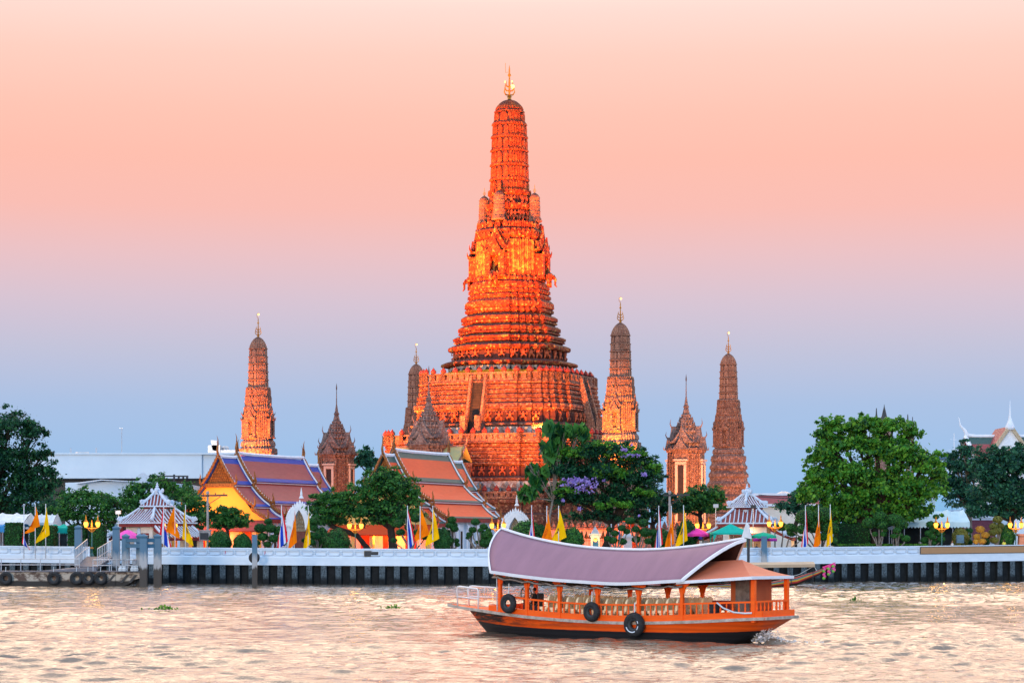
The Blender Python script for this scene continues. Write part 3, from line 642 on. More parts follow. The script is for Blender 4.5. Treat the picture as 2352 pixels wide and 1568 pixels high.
gy_tile = pm('green_yellow_tile', (.36,.33,.13), (.24,.27,.16), 1.5, .5)
M['cream_stone'] = pm('pale_pink_stucco', (.66,.44,.34), (.52,.32,.24), 1.5, .8, bmp=.3)
def mondop(wings):
    t = thing('mondop', 'x', 'shrine', (0, 0, 0), TH, 'spired shrines between the prangs')
    PC = plan([(1,.42), (.82,.42), (.82,.60), (.68,.60), (.68,.68)]); K = max(a*math.cos(TH)-b*math.sin(TH) for a, b in PC)
    m = MB(); lf = lambda L: loft(m, [(z, r/K) for z, r in L], PC)
    lf([(2.6, 3.3), (5, 3.3), (5.2, 3.1), (18.8, 3.0), (18.9, 3.2), (19.3, 3.35), (19.6, 3.2), (19.8, 2.6)])
    for a, b, Ln, (nx, ny) in edges(PC, 3.05/K):
        if facing(nx, ny) and Ln < 1.3:
            for s in (-.28, .28): m.box(((a[0]+b[0])/2+nx*.08-ny*s*Ln, (a[1]+b[1])/2+ny*.08+nx*s*Ln, 12), (Ln*.3, .2, 13.4), math.atan2(nx, -ny))
    m.build('body', M['stone_fine'], t)
    for rz in (0, R(90), R(-90)):
        d, fr = MB(), MB(); a = 3.05/K
        d.box((0, -a-.02, 12.2), (1.0, .1, 9)); 
        for s in (-1, 1): fr.box((s*.72, -a-.1, 12.2), (.4, .3, 9.6))
        fr.box((0, -a-.1, 17.1), (1.84, .3, .5)); fr.box((0, -a-.15, 17.6), (2.3, .5, .3))
        do = fr.build('window', M['cream_stone'], t); d.build('lattice', M['recess'], do); do.rotation_euler = (0, 0, rz)
    m = MB()
    lf([(19.7, 2.7), (21.0, 2.2), (21.2, 2.35), (21.5, 2.3), (21.6, 1.9), (22.0, 1.8), (22.2, 2.05), (22.5, 1.95), (22.6, 1.55), (23.0, 1.45), (23.15, 1.65), (23.4, 1.55), (23.5, 1.2), (23.9, 1.1), (24.0, 1.28), (24.25, 1.2), (24.35, .85), (24.8, .75), (24.9, .85), (25.1, .8), (25.2, .6), (26.2, .36), (26.3, .5), (26.6, .4)])
    for z, r in ((21.5, 2.2), (22.5, 1.9), (23.4, 1.5), (24.2, 1.15)):
        for k in range(16):
            a = 2*math.pi*k/16+.2; m.lathe([(.1, 0), (.12, .12), (.01, .55)], 5, (r*.92*math.cos(a), r*.92*math.sin(a), z))
    for k in range(9): m.lathe([(.34-.03*k, 0), (.30-.03*k, .18), (.26-.03*k, .2)], 8, (0, 0, 26.5+.2*k))
    m.lathe([(.10, 0), (.05, 2.2), (.12, 2.6), (.10, 2.8), (.01, 3.5)], 8, (0, 0, 28.2))
    m.build('tiered_roof', M['stone_grey'], t)
    for rz in (0, R(90), R(-90), R(180)):
        g = MB()
        for yy, w, z0, hh in ((-3.25, 1.35, 19.3, 1.9), (-2.5, 1.75, 20.4, 2.5), ):
            o = [(-w*1.08, 0), (-w*.62, hh*.34), (-w*.26, hh*.74), (0, hh*1.12), (w*.26, hh*.74), (w*.62, hh*.34), (w*1.08, 0)]
            g.prism([(a, z0+b) for a, b in o], 'y', yy, yy+1.9); g.prism([(a*.7, z0+.1+b*.62) for a, b in o], 'y', yy-.08, yy)
            g.tube([(0, yy, z0+hh*1.05), (0, yy-.25, z0+hh*1.3), (0, yy-.12, z0+hh*1.62)], [.12, .08, .01], 5)
            for s in (-1, 1): g.tube([(s*w, yy, z0), (s*w*1.16, yy-.1, z0+.2), (s*w*1.2, yy-.1, z0+.6)], [.12, .09, .01], 5)
        go = g.build('pediment', M['stone_grey'], t); go.rotation_euler = (0, 0, rz)
    if wings:
        for s in (-1, 1):
            rm = MB(); tm = MB(); wl = MB()
            rm.sheet([[(s*2.6, -2.6, 16.6), (s*2.6, -1.5, 17.4), (s*2.6, 0, 19.0)], [(s*6.2, -2.6, 16.7), (s*6.2, -1.5, 17.5), (s*6.2, 0, 19.2)]])
            rm.sheet([[(s*2.6, 2.6, 16.6), (s*2.6, 0, 19.0)], [(s*6.2, 2.6, 16.7), (s*6.2, 0, 19.2)]])
            tm.tube([(s*2.6, 0, 19.1), (s*5.6, 0, 19.2), (s*6.3, 0, 19.5), (s*6.5, -.1, 20.6)], [.16, .16, .14, .02], 5)
            tm.tube([(s*6.2, -2.7, 16.7), (s*6.2, -1.5, 17.55), (s*6.2, 0, 19.25)], .16, 5); tm.bar((s*2.6, -2.65, 16.55), (s*6.3, -2.65, 16.6), .2)
            wl.box((s*4.2, 0, 9.6), (3.8, 4.6, 13.8)); wl.box((s*4.2, -2.4, 11.6), (1.5, .3, 6.5)); wl.box((s*6.0, 0, 16.3), (.5, 5, .6))
            wo = wl.build('wing', M['stone_low'], t); rm.build('tiled_roof', gy_tile, wo); tm.build('roof_trim', M['stone_grey'], wo)
            dk = MB(); dk.box((s*4.2, -2.57, 12.4), (.9, .06, 2.6)); dk.build('lattice', M['recess'], wo)
    return t
mo = mondop(False); mo.location = (X(773, DC*1.03), DC*1.03, 0); mo['label'] = 'grey spired shrine right of the blue-trimmed roof, behind the leafy middle tree'
dup(mo, (X(1576, DC*.972), DC*.972, 0), TH, 'tall pinkish spired shrine between two small prangs on the right')
mw = mondop(True); mw.location = (X(985, DC*.924), DC*.924, 0); mw['label'] = 'spired shrine with green-yellow wing roofs in front of the temple stairway'
for p in PROTO: bpy.data.objects.remove(p)

# ------------------------------------------------------------------ halls with tiered roofs
def tile_mat(name, c, c2):
    m, t, b = new_mat(name); v = coords(t, 'Object')
    w = N(t, 'ShaderNodeTexWave', bands_direction='Z'); w.inputs['Scale'].default_value = 2.6; w.inputs['Distortion'].default_value = .8; w.inputs['Detail'].default_value = 2; t.links.new(v, w.inputs[0])
    k = mixc(t, noise(t, coords(t, 'Object', (.3, .6, 3.5)), 1.2, 5, .7, .35, .7), c, c2)
    k = mixc(t, math_(t, 'MULTIPLY', w.outputs[0], .16), k, tuple(x*.45 for x in c))
    t.links.new(k, b.inputs['Base Color']); b.inputs['Roughness'].default_value = .5; b.inputs['Specular IOR Level'].default_value = .2
    bump(t, b, w.outputs[0], .5, .06); return m
def chofa(mb, p, h, fx=0, fy=-1):
    x, y, z = p; mb.tube([(x, y, z-.1), (x+fx*.10*h, y+fy*.10*h, z+.28*h), (x+fx*.02*h, y+fy*.02*h, z+.55*h), (x+fx*.02*h, y+fy*.02*h, z+.8*h), (x+fx*.14*h, y+fy*.14*h, z+h)], [.17, .15, .10, .06, .01], 6)
def hall(label, loc, zr, tiers, secs, tmat, emat, gablewall, lit):
    """tiers: (half width in, drop in, half width out, drop out); secs: (y0, y1, ridge drop) along the axis"""
    t = thing('temple_hall', label, 'temple hall', loc, TH)
    zr -= 0
    for si, (y0, y1, dr) in enumerate(secs):
        zR = zr-dr; tl, bd, fas, trim, bargeF, bargeB = MB(), MB(), MB(), MB(), MB(), MB()
        for ti, (a0, d0, a1, d1) in enumerate(tiers):
            for sg in (-1, 1):
                rows = []; n = 6
                for i in range(n+1):
                    f = i/n; sag = .55*math.sin(math.pi*f)*(a1-a0)*.28; rows.append((sg*(a0+(a1-a0)*f), zR-d0-(d1-d0)*f-sag*.6))
                ys = [y0+.0, y0+.55, y1-.55, y1]
                V = [[(x, y, z) for y in ys] for x, z in rows]
                o = len(tl.v); tl.v += [p for r in V for p in r]
                for i in range(n):
                    for j in range(3):
                        edge = j != 1 or i == n-1 or (i == 0 and ti == 0)
                        tl.f.append((o+i*4+j, o+i*4+j+1, o+(i+1)*4+j+1, o+(i+1)*4+j)); tl.mi.append(1 if edge else 0)
                # fascia below the tier, white ridge line above it, bargeboards on both ends
                xe, ze = rows[-1]
                fas.bar((xe-sg*.12, y0+.05, ze-.32), (xe-sg*.12, y1-.05, ze-.32), .2, .5)
                if ti: trim.tube([(rows[0][0]+sg*.05, y0, rows[0][1]+.1), (rows[0][0]+sg*.05, y1, rows[0][1]+.1)], .11, 5)
                for ye, fy, barge in ((y0-.12, -1, bargeF), (y1+.12, 1, bargeB)):
                    barge.tube([(x, ye, z+.12) for x, z in rows], [.17]*(n+1), 5)
                    trim.tube([(x, ye+(-fy)*.3, z+.14) for x, z in rows], [.12]*(n+1), 5)
                    k = 9 if fy < 0 else 0
                    for i in range(k):   # row of leaf spikes up the bargeboard
                        f = (i+.5)/k*n; i0 = int(f); g = f-i0; x = rows[i0][0]*(1-g)+rows[i0+1][0]*g; z = rows[i0][1]*(1-g)+rows[i0+1][1]*g
                        barge.lathe([(.10, 0), (.11, .12), (.01, .42)], 4, (x, ye, z+.2))
                    barge.tube([(xe, ye, ze), (xe+sg*.35, ye, ze+.15), (xe+sg*.42, ye, ze+.6), (xe+sg*.30, ye, ze+1.0), (xe+sg*.36, ye, ze+1.35)], [.2, .17, .12, .08, .01], 5)
        trim.tube([(0, y, zR+.12+.25*max(0, abs((y-(y0+y1)/2)/((y1-y0)/2))-.5)**2*2) for y in np.linspace(y0, y1, 9)], .24, 6)
        chofa(bargeF, (0, y0-.1, zR+.2), 2.6); chofa(bargeB, (0, y1+.1, zR+.2), 2.4, 0, 1)
        ro = tl.build('roof', [tmat, emat], t); sm = ro.modifiers.new('solid', 'SOLIDIFY'); sm.thickness = .14; sm.offset = -1
        fas.build('fascia', M['redwood'], ro); trim.build('ridge_trim', M['white'], ro); bargeF.build('bargeboard', M['giltwood'], ro); bargeB.build('bargeboard', M['giltwood'], ro)
        # gable infill of this section
        ye = y0+.5; a1 = tiers[0][2]; dd = tiers[0][3]
        pd = MB(); pd.prism([(-a1*.86, zR-dd+.1), (a1*.86, zR-dd+.1), (a1*.3, zR-dd*.42), (0, zR-.2)], 'y', ye, ye+.2)
        pd.bar((-a1, ye-.15, zR-dd-.15), (a1, ye-.15, zR-dd-.15), .5, .5)
        for i in range(-6, 7):
            for j in range(7):
                x = i*.28+(.14 if j % 2 else 0); z = zR-dd+.35+j*.38
                if abs(x) < a1*.8*(1-(z-(zR-dd))/dd)-.1: pd.lathe([(.12, 0), (.13, .16), (.02, .34)], 5, (x, ye-.05, z))
        if si == 0 or dr == 0: pd.build('pediment', M['giltwood'], t)
        gw = MB(); a2, d2 = tiers[-1][2], tiers[-1][3]; a3 = tiers[-1][0]; d3 = tiers[-1][1]
        gw.prism([(-a2+.25, zR-d2-.2), (a2-.25, zR-d2-.2), (a3-.2, zR-d3-.4), (a1-.2, zR-dd-.35), (-a1+.2, zR-dd-.35), (-a3+.2, zR-d3-.4)], 'y', ye, ye+.25)
        if si == 0: gw.build('gable_wall', gablewall, t)
    hw = tiers[-1][2]-.75; ya, yb = secs[0][0]+1.6, secs[-1][1]-1.0; zt = zr-tiers[-1][3]-.5
    w = MB(); w.box((0, (ya+yb)/2, (zt+GZ)/2), (2*hw, yb-ya, zt-GZ)); wo = w.build('wall', M['white'], t)
    pil = MB(); w0 = None; n = int((yb-ya)/3.2)
    for i in range(n+1):
        y = ya+.3+(yb-ya-.6)*i/n
        for sg in (-1, 1): pil.box((sg*(hw+.12), y, (zt+GZ)/2), (.3, .5, zt-GZ)); pil.box((sg*(hw+.22), y, zt-.7), (.5, .6, .5)); pil.cut()
        if i < n:
            y += (yb-ya-.6)/n/2
            if w0 is None:
                f = MB()
                for s in (-1, 1): f.box((.06, s*.47, 0), (.16, .14, 2.9)); f.box((.06, 0, s*1.38), (.18, 1.0, .16))
                w0 = f.build('window', M['white'], t); f = MB(); f.box((.02, 0, 0), (.1, .8, 2.6)); f.build('shutter', M['recess'], w0); w0.location = (hw, y, GZ+1.9)
            else: child(w0, t, (hw, y, GZ+1.9))
    pil.build_each('pilaster', M['white'], wo)
    # porch in front: posts and a low roof under the gable
    po = MB(); pr = MB(); yf = secs[0][0]-1.2; zl = zt-.2
    for i in range(6): po.box((-hw+2*hw*i/5, yf+.6, (zl-1.2+GZ)/2), (.5, .5, zl-1.2-GZ)); po.cut()
    pr.sheet([[(-hw-1.2, yf-.3, zl-1.5), (hw+1.2, yf-.3, zl-1.5)], [(-hw-.8, ya-.6, zl+.1), (hw+.8, ya-.6, zl+.1)]])
    pro = pr.build('porch_roof', tmat, t); q = pro.modifiers.new('solid', 'SOLIDIFY'); q.thickness = .2
    po.build_each('porch_post', gablewall, t)
    dr_ = MB()
    for x in (-3.2, 0, 3.2): dr_.box((x, ya-.06, GZ+1.7), (1.5, .12, 3.2)); dr_.cut()
    dr_.build_each('door', pm('red_lacquer', (.45,.05,.02), (.30,.03,.015), 2, .4), t)
    return t
blue_e = tile_mat('blue_tile', (.012,.05,.36), (.02,.075,.40)); mauve = tile_mat('weathered_red_tile', (.34,.075,.085), (.26,.055,.065))
green_e = tile_mat('dark_green_tile', (.035,.095,.09), (.055,.115,.11)); orange = tile_mat('orange_tile', (.76,.085,.022), (.66,.068,.018))
yellowwall = pm('yellow_ochre_wall', (.80,.42,.07), (.74,.36,.06), .5, .8)
def hall_loc(px, d): return (X(px, d), d, 0)
hall('low hall with mauve and blue tiled roof and floodlit yellow gable', hall_loc(545, 285), Z(1044, 285), [(.15, .1, 2.3, 3.45), (2.15, 3.75, 5.0, 6.3), (4.85, 6.6, 6.9, 7.9)],
     [(-4.9, 0, .5), (0, 18.6, 0), (18.6, 23.0, .9)], mauve, blue_e, yellowwall, True)
hall('hall with orange and dark green tiled roof and white side wall behind the cloud-pruned bushes', hall_loc(906, 285), Z(1036, 285), [(.15, .1, 2.4, 3.85), (2.25, 4.15, 5.2, 6.5), (5.05, 6.8, 7.4, 8.7)],
     [(-3.4, 0, .7), (0, 17.6, 0), (17.6, 22.2, .9)], orange, green_e, pm('lit_yellow_wall', (.78,.50,.16), (.7,.42,.12), .5, .8), True)
# ------------------------------------------------------------------ Chinese-style pavilions
M['ridgewhite'] = pm('white_glazed_ridge', (.58,.68,.80), (.44,.54,.66), 3, .45, bmp=.2)
M['reddish'] = pm('brick_red_tile', (.26,.07,.06), (.17,.045,.045), 2, .55)
def pavilion(label, px, d, rz, front_lean, back_scale=1.0):
    t = thing('pavilion', label, 'pavilion', (X(px, d), d, GZ-.0), rz, 'riverside pavilions')
    z0 = 0; E = 4.15; hs = 3.3
    def hip(name, half, top, ze, zt, rot, nrib, parent, curl=.3):
        tl, rb = MB(), MB(); n = 5
        for k in range(4):
            rr = Matrix.Rotation(rot+k*math.pi/2, 4, 'Z'); rows = []
            for i in range(n+1):
                f = i/n; h = half+(top-half)*f; z = ze+(zt-ze)*(f**1.25); rows.append([(-h, -h, z), (0, -h, z-.02), (h, -h, z)])
            s = len(tl.v); tl.sheet(rows); tl.xf(rr, s)
            s = len(rb.v)
            for j in range(1, nrib):   # round tile ribs, running up the slope
                x = -half+2*half*j/nrib; pts = []
                for i in range(n*2+1):
                    f = i/(n*2); h = half+(top-half)*f
                    if abs(x) > h-.05: break
                    pts.append((x, -h, ze+(zt-ze)*(f**1.25)+.05))
                if len(pts) > 1: rb.tube(pts, .075, 6)
            rb.tube([(half*1.02, -half*1.02, ze+.1+curl*.9), (half*.93, -half*.93, ze+.22), *[(half+(top-half)*f, -(half+(top-half)*f), ze+(zt-ze)*f**1.25+.16) for f in (.2, .5, .8, 1)]], [.06, .16, .17, .17, .16, .14], 6)
            rb.bar((-half, -half, ze-.06), (half, -half, ze-.06), .22, .16)
            for q in range(6):  # porcelain flourish on the hip end
                f = .03+q*.05; h = half+(top-half)*f; rb.ball((h, -h, ze+.42+.13*(q % 2)), (.14, .14, .2), 6, 4)
            rb.xf(rr, s)
        o = tl.build(name, M['reddish'], parent); rb.build('tile_rib', M['ridgewhite'], o, True, 50); return o
    hip('lower_roof', hs, 1.45, E, E+1.55, 0, 13, t)
    fa = MB()
    for k in range(4):
        s = len(fa.v); fa.bar((-hs+.2, -hs+.15, E-.33), (hs-.2, -hs+.15, E-.33), .14, .36); fa.xf(Matrix.Rotation(k*math.pi/2, 4, 'Z'), s)
    fa.build('eave_fascia', M['redwood'], t)
    dr = MB(); dr.box((0, 0, E+1.2), (2.5, 2.5, 1.3), R(45)); dr.rings([[(r*math.cos(R(90)*k), r*math.sin(R(90)*k), z) for k in range(4)] for r, z in ((2.25, E+.55), (1.8, E+1.0))]); dr.build('drum', M['white'], t)
    df = MB()
    for k in range(4):
        s = len(df.v); df.bar((-1.32, -1.30, E+1.72), (1.32, -1.30, E+1.72), .12, .28); df.xf(Matrix.Rotation(R(45)+k*R(90), 4, 'Z'), s)
    df.build('drum_band', M['redwood'], t)
    hip('upper_roof', 1.72, .18, E+1.95, E+3.5, R(45), 9, t, .6)
    fi = MB(); fi.box((0, 0, E+3.55), (1.15, .3, .5), R(45)); fi.box((0, 0, E+3.55), (1.15, .3, .5), R(-45))
    for s in (-1, 1):
        for q in (R(45), R(-45)): fi.ball((s*.62*math.cos(q), s*.62*math.sin(q), E+3.75), (.2, .2, .28), 6, 4)
    fi.lathe([(.36, 0), (.30, .2), (.16, .3), (.22, .42), (.1, .56), (.15, .66), (.02, .95)], 8, (0, 0, E+3.8)); fi.build('finial', M['ridgewhite'], t, True, 50)
    wl = MB(); h = 2.55
    for sx in (-1, 1):
        for sy in (-1, 1): wl.box((sx*(h-.3), sy*(h-.3), (E-.4)/2), (.75, .75, E-.4), top=.9)
    for k in range(4):
        s = len(wl.v); wl.box((0, -h+.3, E-.8), (2*h-1.1, .6, .9)); wl.xf(Matrix.Rotation(k*math.pi/2, 4, 'Z'), s)
    wl.build('column_frame', M['cream'], t)
    li = MB()
    for k in range(4):
        s = len(li.v); li.bar((-h+.7, -h+.1, E-1.35), (h-.7, -h+.1, E-1.35), .12, .24); li.xf(Matrix.Rotation(k*math.pi/2, 4, 'Z'), s)
    li.build('lintel', M['redwood'], t)
    for sx in (-1, 1):    # lean-to wings
        lr, lt, lp, lf = MB(), MB(), MB(), MB(); xa, xb = hs-.35, hs+2.3; za, zb = E-.35, E-1.75
        lr.sheet([[(sx*xa, -2.6, za), (sx*xa, 2.6, za)], [(sx*(xa+xb)/2, -2.75, (za+zb)/2-.12), (sx*(xa+xb)/2, 2.75, (za+zb)/2-.12)], [(sx*xb, -3.0, zb), (sx*xb, 3.0, zb)]])
        for j in range(15):
            y = -2.5+5*j/14; lt.tube([(sx*xa, y, za+.05), (sx*(xa+xb)/2, y*1.06, (za+zb)/2-.07), (sx*xb, y*1.14, zb+.05)], .085, 5)
        for y in (-1, 1):
            lt.tube([(sx*xa, y*2.65, za+.05), (sx*(xa+xb)/2, y*2.8, (za+zb)/2-.04), (sx*xb, y*3.05, zb+.08)], .15, 5)
            for q in range(5): lt.ball((sx*(xb-.15-q*.2), y*3.0, zb+.32+.1*(q % 2)), (.15, .1, .22), 6, 4)
            lf.prism([(sx*xa, za-.1), (sx*xb, zb-.12), (sx*xb, zb-.4), (sx*xa, za-.65)], 'y', y*2.7-.05, y*2.7+.05)
            lp.box((sx*(xb-.4), y*2.3, (zb-.4)/2), (.6, .6, zb-.4), top=.85)
        lf.bar((sx*(xb-.05), -2.9, zb-.22), (sx*(xb-.05), 2.9, zb-.22), .12, .3)
        lo = lr.build('wing_roof', M['reddish'], t); lt.build('tile_rib', M['ridgewhite'], lo, True, 50); lf.build('fascia', M['redwood'], lo); lp.build('column', M['cream'], t)
    bw = MB(); bw.box((0, .9, 1.3), (3.2, .2, 2.6)); bw.build('inner_wall', pm('tan_inner_wall', (.50,.34,.20), (.42,.28,.17), .8, .8), t)
    pm_ = MB(); pm_.lathe([(.1, -.5), (.3, -.42), (.36, 0), (.3, .35), (.12, .5)], 8); pm_.xf(Matrix.Translation((0, -2.62, E-1.1)) @ Matrix.Scale(.35, 4, (0, 1, 0))); pm_.build('crest', M['ridgewhite'], t)
    return t
pavilion('white ribbed-roof pavilion seen corner-on behind the blue mooring frame', 361, 256, R(-44), True)
pavilion('white ribbed-roof pavilion with the green tent and umbrellas before it', 1716, 262, R(-12), False)

# ------------------------------------------------------------------ arched white gates
def gate(label, px, d, h):
    t = thing('arched_gate', label, 'gate', (X(px, d), d, GZ), TH, 'white arched gates')
    m = MB(); w = 1.28; dp = 1.0; sp = h*.62
    for s in (-1, 1): m.box((s*w, 0, sp/2), (.7, dp, sp)); m.box((s*w, 0, sp-.15), (.9, dp+.25, .3)); m.box((s*w, 0, .3), (.9, dp+.25, .6)); m.cut()
    m.build_each('pier', M['white'], t)
    a = MB()
    def arc(k, zo): return [(sg*(w+k)*(1-f**2.1), sp+zo+(h-sp)*f**.86) for sg, f in [(-1, i/10) for i in range(11)]+[(1, 1-i/10) for i in range(1, 11)]]
    for k, zo, dd in ((.42, 0, dp), (.1, -.12, dp+.3)):
        o = arc(k, zo); i_ = arc(k-.55, zo-.65); V = []
        for y in (-dd/2, dd/2): V += [(x, y, z) for x, z in o]+[(x, y, z) for x, z in i_]
        n = len(o); b = len(a.v); a.v += V
        fs = []
        for i in range(n-1):
            fs += [(i, i+1, n+i+1, n+i), (2*n+i, 3*n+i, 3*n+i+1, 2*n+i+1), (i, 2*n+i, 2*n+i+1, i+1), (n+i, n+i+1, 3*n+i+1, 3*n+i)]
        a.f += [tuple(q+b for q in f) for f in fs]; a.mi += [0]*len(fs)
    for x, z in arc(.5, 0): a.lathe([(.17, 0), (.16, .15), (.02, .5)], 5, (x, -dp/2+.1, z-.05))
    a.lathe([(.3, 0), (.12, .35), (.16, .45), (.02, 1.3)], 6, (0, 0, h+.6)); a.build('arch', M['white'], t)
    s = MB(); s.prism([(x*.72, z-.9) for x, z in arc(0, 0)], 'y', -.1, .1)
    for i in range(-3, 4):
        for j in range(4):
            if abs(i)*.28 < .95-j*.2: s.lathe([(.14, 0), (.15, .2), (.02, .42)], 5, (i*.26, -.14, sp-.5+j*.5))
    s.build('tympanum', pm('gilt_grey_tympanum', (.36,.30,.20), (.16,.14,.11), 6, .6, bmp=.5), t)
    g = MB()
    for s_ in (-1, 1): g.box((s_*.46, .1, sp*.42), (.9, .1, sp*.84)); g.cut()
    g.build_each('door', pm('dull_red_door', (.20,.07,.06), (.12,.04,.04), 2, .6), t); return t
gate('white pointed-arch gate left of the big leafy tree in the middle', 692, 262, 6.5)
gate('white pointed-arch gate beside the orange-roofed hall', 1187, 262, 5.6)

# ------------------------------------------------------------------ trees and shrubs
def leaves(name, blobs, n, size, mat, parent, seed=0, clump=.34, inside=.25, droop=.2, per=46, aspect=.55):
    """leaf blades in clumps over the shells of the blobs (x,y,z, rx,ry,rz)"""
    if .36 < size < .7: size *= .74; n = int(n*1.65)
    r = np.random.default_rng(seed); B = np.array(blobs, float); area = (B[:, 3]*B[:, 5]+B[:, 3]*B[:, 4]+B[:, 4]*B[:, 5]); pr = area/area.sum()
    nc = max(4, int(n/per)); bi = r.choice(len(B), nc, p=pr); d = r.normal(size=(nc, 3)); d /= np.linalg.norm(d, axis=1)[:, None]
    d[:, 2] = np.where(d[:, 2] < -.35, -d[:, 2]*.6, d[:, 2]); rad = np.where(r.random(nc) < inside, r.uniform(.2, .75, nc), np.clip(r.normal(.96, .17, nc), .6, 1.42))
    cc = B[bi, :3]+d*B[bi, 3:]*rad[:, None]; cr = clump*B[bi, 3:].mean(1)*np.where(rad > 1.05, .62, 1)*r.uniform(.55, 1.3, nc)
    ci = r.integers(0, nc, n); off = r.normal(size=(n, 3))*np.array([1, 1, .62])*.5
    p = cc[ci]+off*cr[ci][:, None]
    nrm = r.normal(size=(n, 3))*.8+d[ci]*.5+np.array([0, -.2, .55]); nrm /= np.linalg.norm(nrm, axis=1)[:, None]
    a = np.cross(nrm, r.normal(size=(n, 3))); a /= np.linalg.norm(a, axis=1)[:, None]; a[:, 2] -= droop; b = np.cross(nrm, a)
    s = size*r.uniform(.45, 1.45, n)[:, None]
    V = np.stack([p-a*s*.5, p+b*s*aspect*.5+nrm*s*.08, p+a*s*.55, p-b*s*aspect*.5+nrm*s*.08], 1).reshape(-1, 3)
    return np_mesh(name, V, np.arange(4*n).reshape(n, 4), mat, parent)
LF = {
 'mid': leaf_mat('mid_green_leaves', (.022,.140,.032), (.006,.055,.026), (.090,.28,.045)),
 'dark': leaf_mat('dark_green_leaves', (.008,.065,.036), (.003,.028,.022), (.030,.150,.050)),
 'bright': leaf_mat('fresh_green_leaves', (.050,.24,.022), (.010,.085,.026), (.17,.40,.035)),
 'teal': leaf_mat('blue_green_leaves', (.012,.092,.062), (.003,.034,.034), (.05,.20,.095)),
 'trim': leaf_mat('clipped_leaves', (.012,.090,.022), (.005,.045,.018), (.035,.16,.028), .2),
 'gold': leaf_mat('lamplit_yellow_leaves', (.55,.30,.04), (.42,.16,.03), (.65,.42,.06), .2),  # yellow lamp light put into the leaf colour
 'olive': leaf_mat('olive_leaves', (.16,.18,.035), (.10,.13,.03), (.22,.22,.05), .2),
 'flower': leaf_mat('violet_blossom', (.40,.28,.72), (.30,.22,.62), (.52,.40,.85), .3),
}
def tree(label, px, py0, d, blobs, mat, n, size, seed, trunk=(.35, None), lean=0.0, bark='bark', name='tree', group=None, clump=.34, limbs=True, **kw):
    """blobs in picture units (px, py, rx, rz[, dy, ry]); trunk foot at px"""
    x0 = X(px, d); t = thing(name, label, 'tree', (x0, d, GZ), 0, group); k = d/F; L = []
    for b in blobs:
        dy = b[4] if len(b) > 4 else 0; ry = b[5] if len(b) > 5 else min(b[2], b[3]*1.3)*k*.9
        L.append((X(b[0], d)-x0, dy, Z(b[1], d)-GZ, b[2]*k, ry, b[3]*k))
    tr = MB(); r0 = trunk[0]; top = max(L, key=lambda q: q[5]*q[3]); zt = min(q[2]-q[5]*.5 for q in L); zt = max(zt, .8)
    fx = top[0]*.4+lean; tr.tube([(0, 0, -.2), (lean*.2, .05, zt*.3), (lean*.6, 0, zt*.7), (fx, 0, zt)], [r0*1.35, r0, r0*.85, r0*.75], 9)
    rr = random.Random(seed)
    for b in L:
        q = Vector((b[0], b[1], b[2])); m = Vector((fx, 0, zt)).lerp(q, .5)+Vector((0, 0, -.1*b[5])); tr.tube([(fx, 0, zt-.1), m, q], [r0*.6, r0*.36, r0*.16], 6)
        for i in range(5):
            e = q+Vector((rr.uniform(-1, 1)*b[3]*.8, rr.uniform(-1, 1)*b[4]*.8, rr.uniform(-.2, .8)*b[5])); tr.tube([m.lerp(q, rr.uniform(.2, .9)), e], [r0*.2, .03], 5)
    tr.build('trunk', M[bark], t, True)
    leaves('crown', L, n, size, LF[mat], t, seed, clump, **kw); return t
# left edge
tree('huge dark tree at the left edge of the temple grounds', 15, 0, 300, [(20,985,58,40), (75,1005,36,28), (95,1050,28,24), (15,1060,75,45), (60,1105,70,42), (-40,1020,60,60), (10,1150,95,38), (30,1180,90,26), (100,1125,46,36), (-70,1110,70,70)], 'dark', 15000, .62, 1, (.7, None))
tree('broad green tree left of the corner-on pavilion, by the hedges', 190, 0, 272, [(165,1160,44,32), (215,1150,48,30), (255,1165,38,34), (190,1190,60,26), (140,1185,30,24), (268,1192,46,32), (235,1212,56,22)], 'mid', 7000, .46, 2)
tree('round green tree directly behind the corner-on pavilion', 345, 0, 276, [(318,1140,40,34), (362,1128,46,30), (410,1140,36,34), (350,1175,70,30), (300,1170,30,30)], 'mid', 7000, .46, 3)
tree('green tree between the corner-on pavilion and the utility pole', 448, 0, 268, [(440,1165,34,34), (458,1192,38,26), (432,1205,30,22)], 'mid', 3800, .42, 4)
tree('umbrella-shaped tree in front of the yellow gable', 524, 0, 254, [(520,1178,34,16), (498,1192,34,16), (548,1196,30,16), (520,1208,46,13)], 'mid', 3600, .40, 5, (.22, None), per=36)
# the middle
tree('dense green tree in the middle between the two halls', 905, 0, 257, [(880,1098,42,26), (905,1125,52,38), (860,1135,50,36), (900,1170,58,34), (930,1190,40,28), (850,1180,40,28), (875,1200,46,20), (945,1150,24,26)], 'mid', 12500, .44, 6, (.55, None), lean=-.4)
tree('leaning smaller tree joined to the left side of the dense middle tree', 855, 0, 258.5, [(760,1150,44,24), (735,1175,34,22), (785,1175,38,26), (755,1198,42,18), (800,1140,20,18)], 'mid', 6500, .42, 7, (.35, None), lean=-3.0)
tp = tree('spreading tree with violet flower sprays in front of the prang terraces', 1388, 0, 256, [(1330,1050,62,34), (1400,1040,60,30), (1455,1062,52,32), (1300,1090,52,36), (1380,1100,70,44), (1465,1110,52,42), (1340,1150,60,36), (1430,1155,62,34), (1290,1140,40,30), (1375,1190,64,22), (1500,1085,24,30), (1482,1150,36,36)], 'dark', 19000, .46, 8, (.50, None), lean=1.1)
kx = 256/F
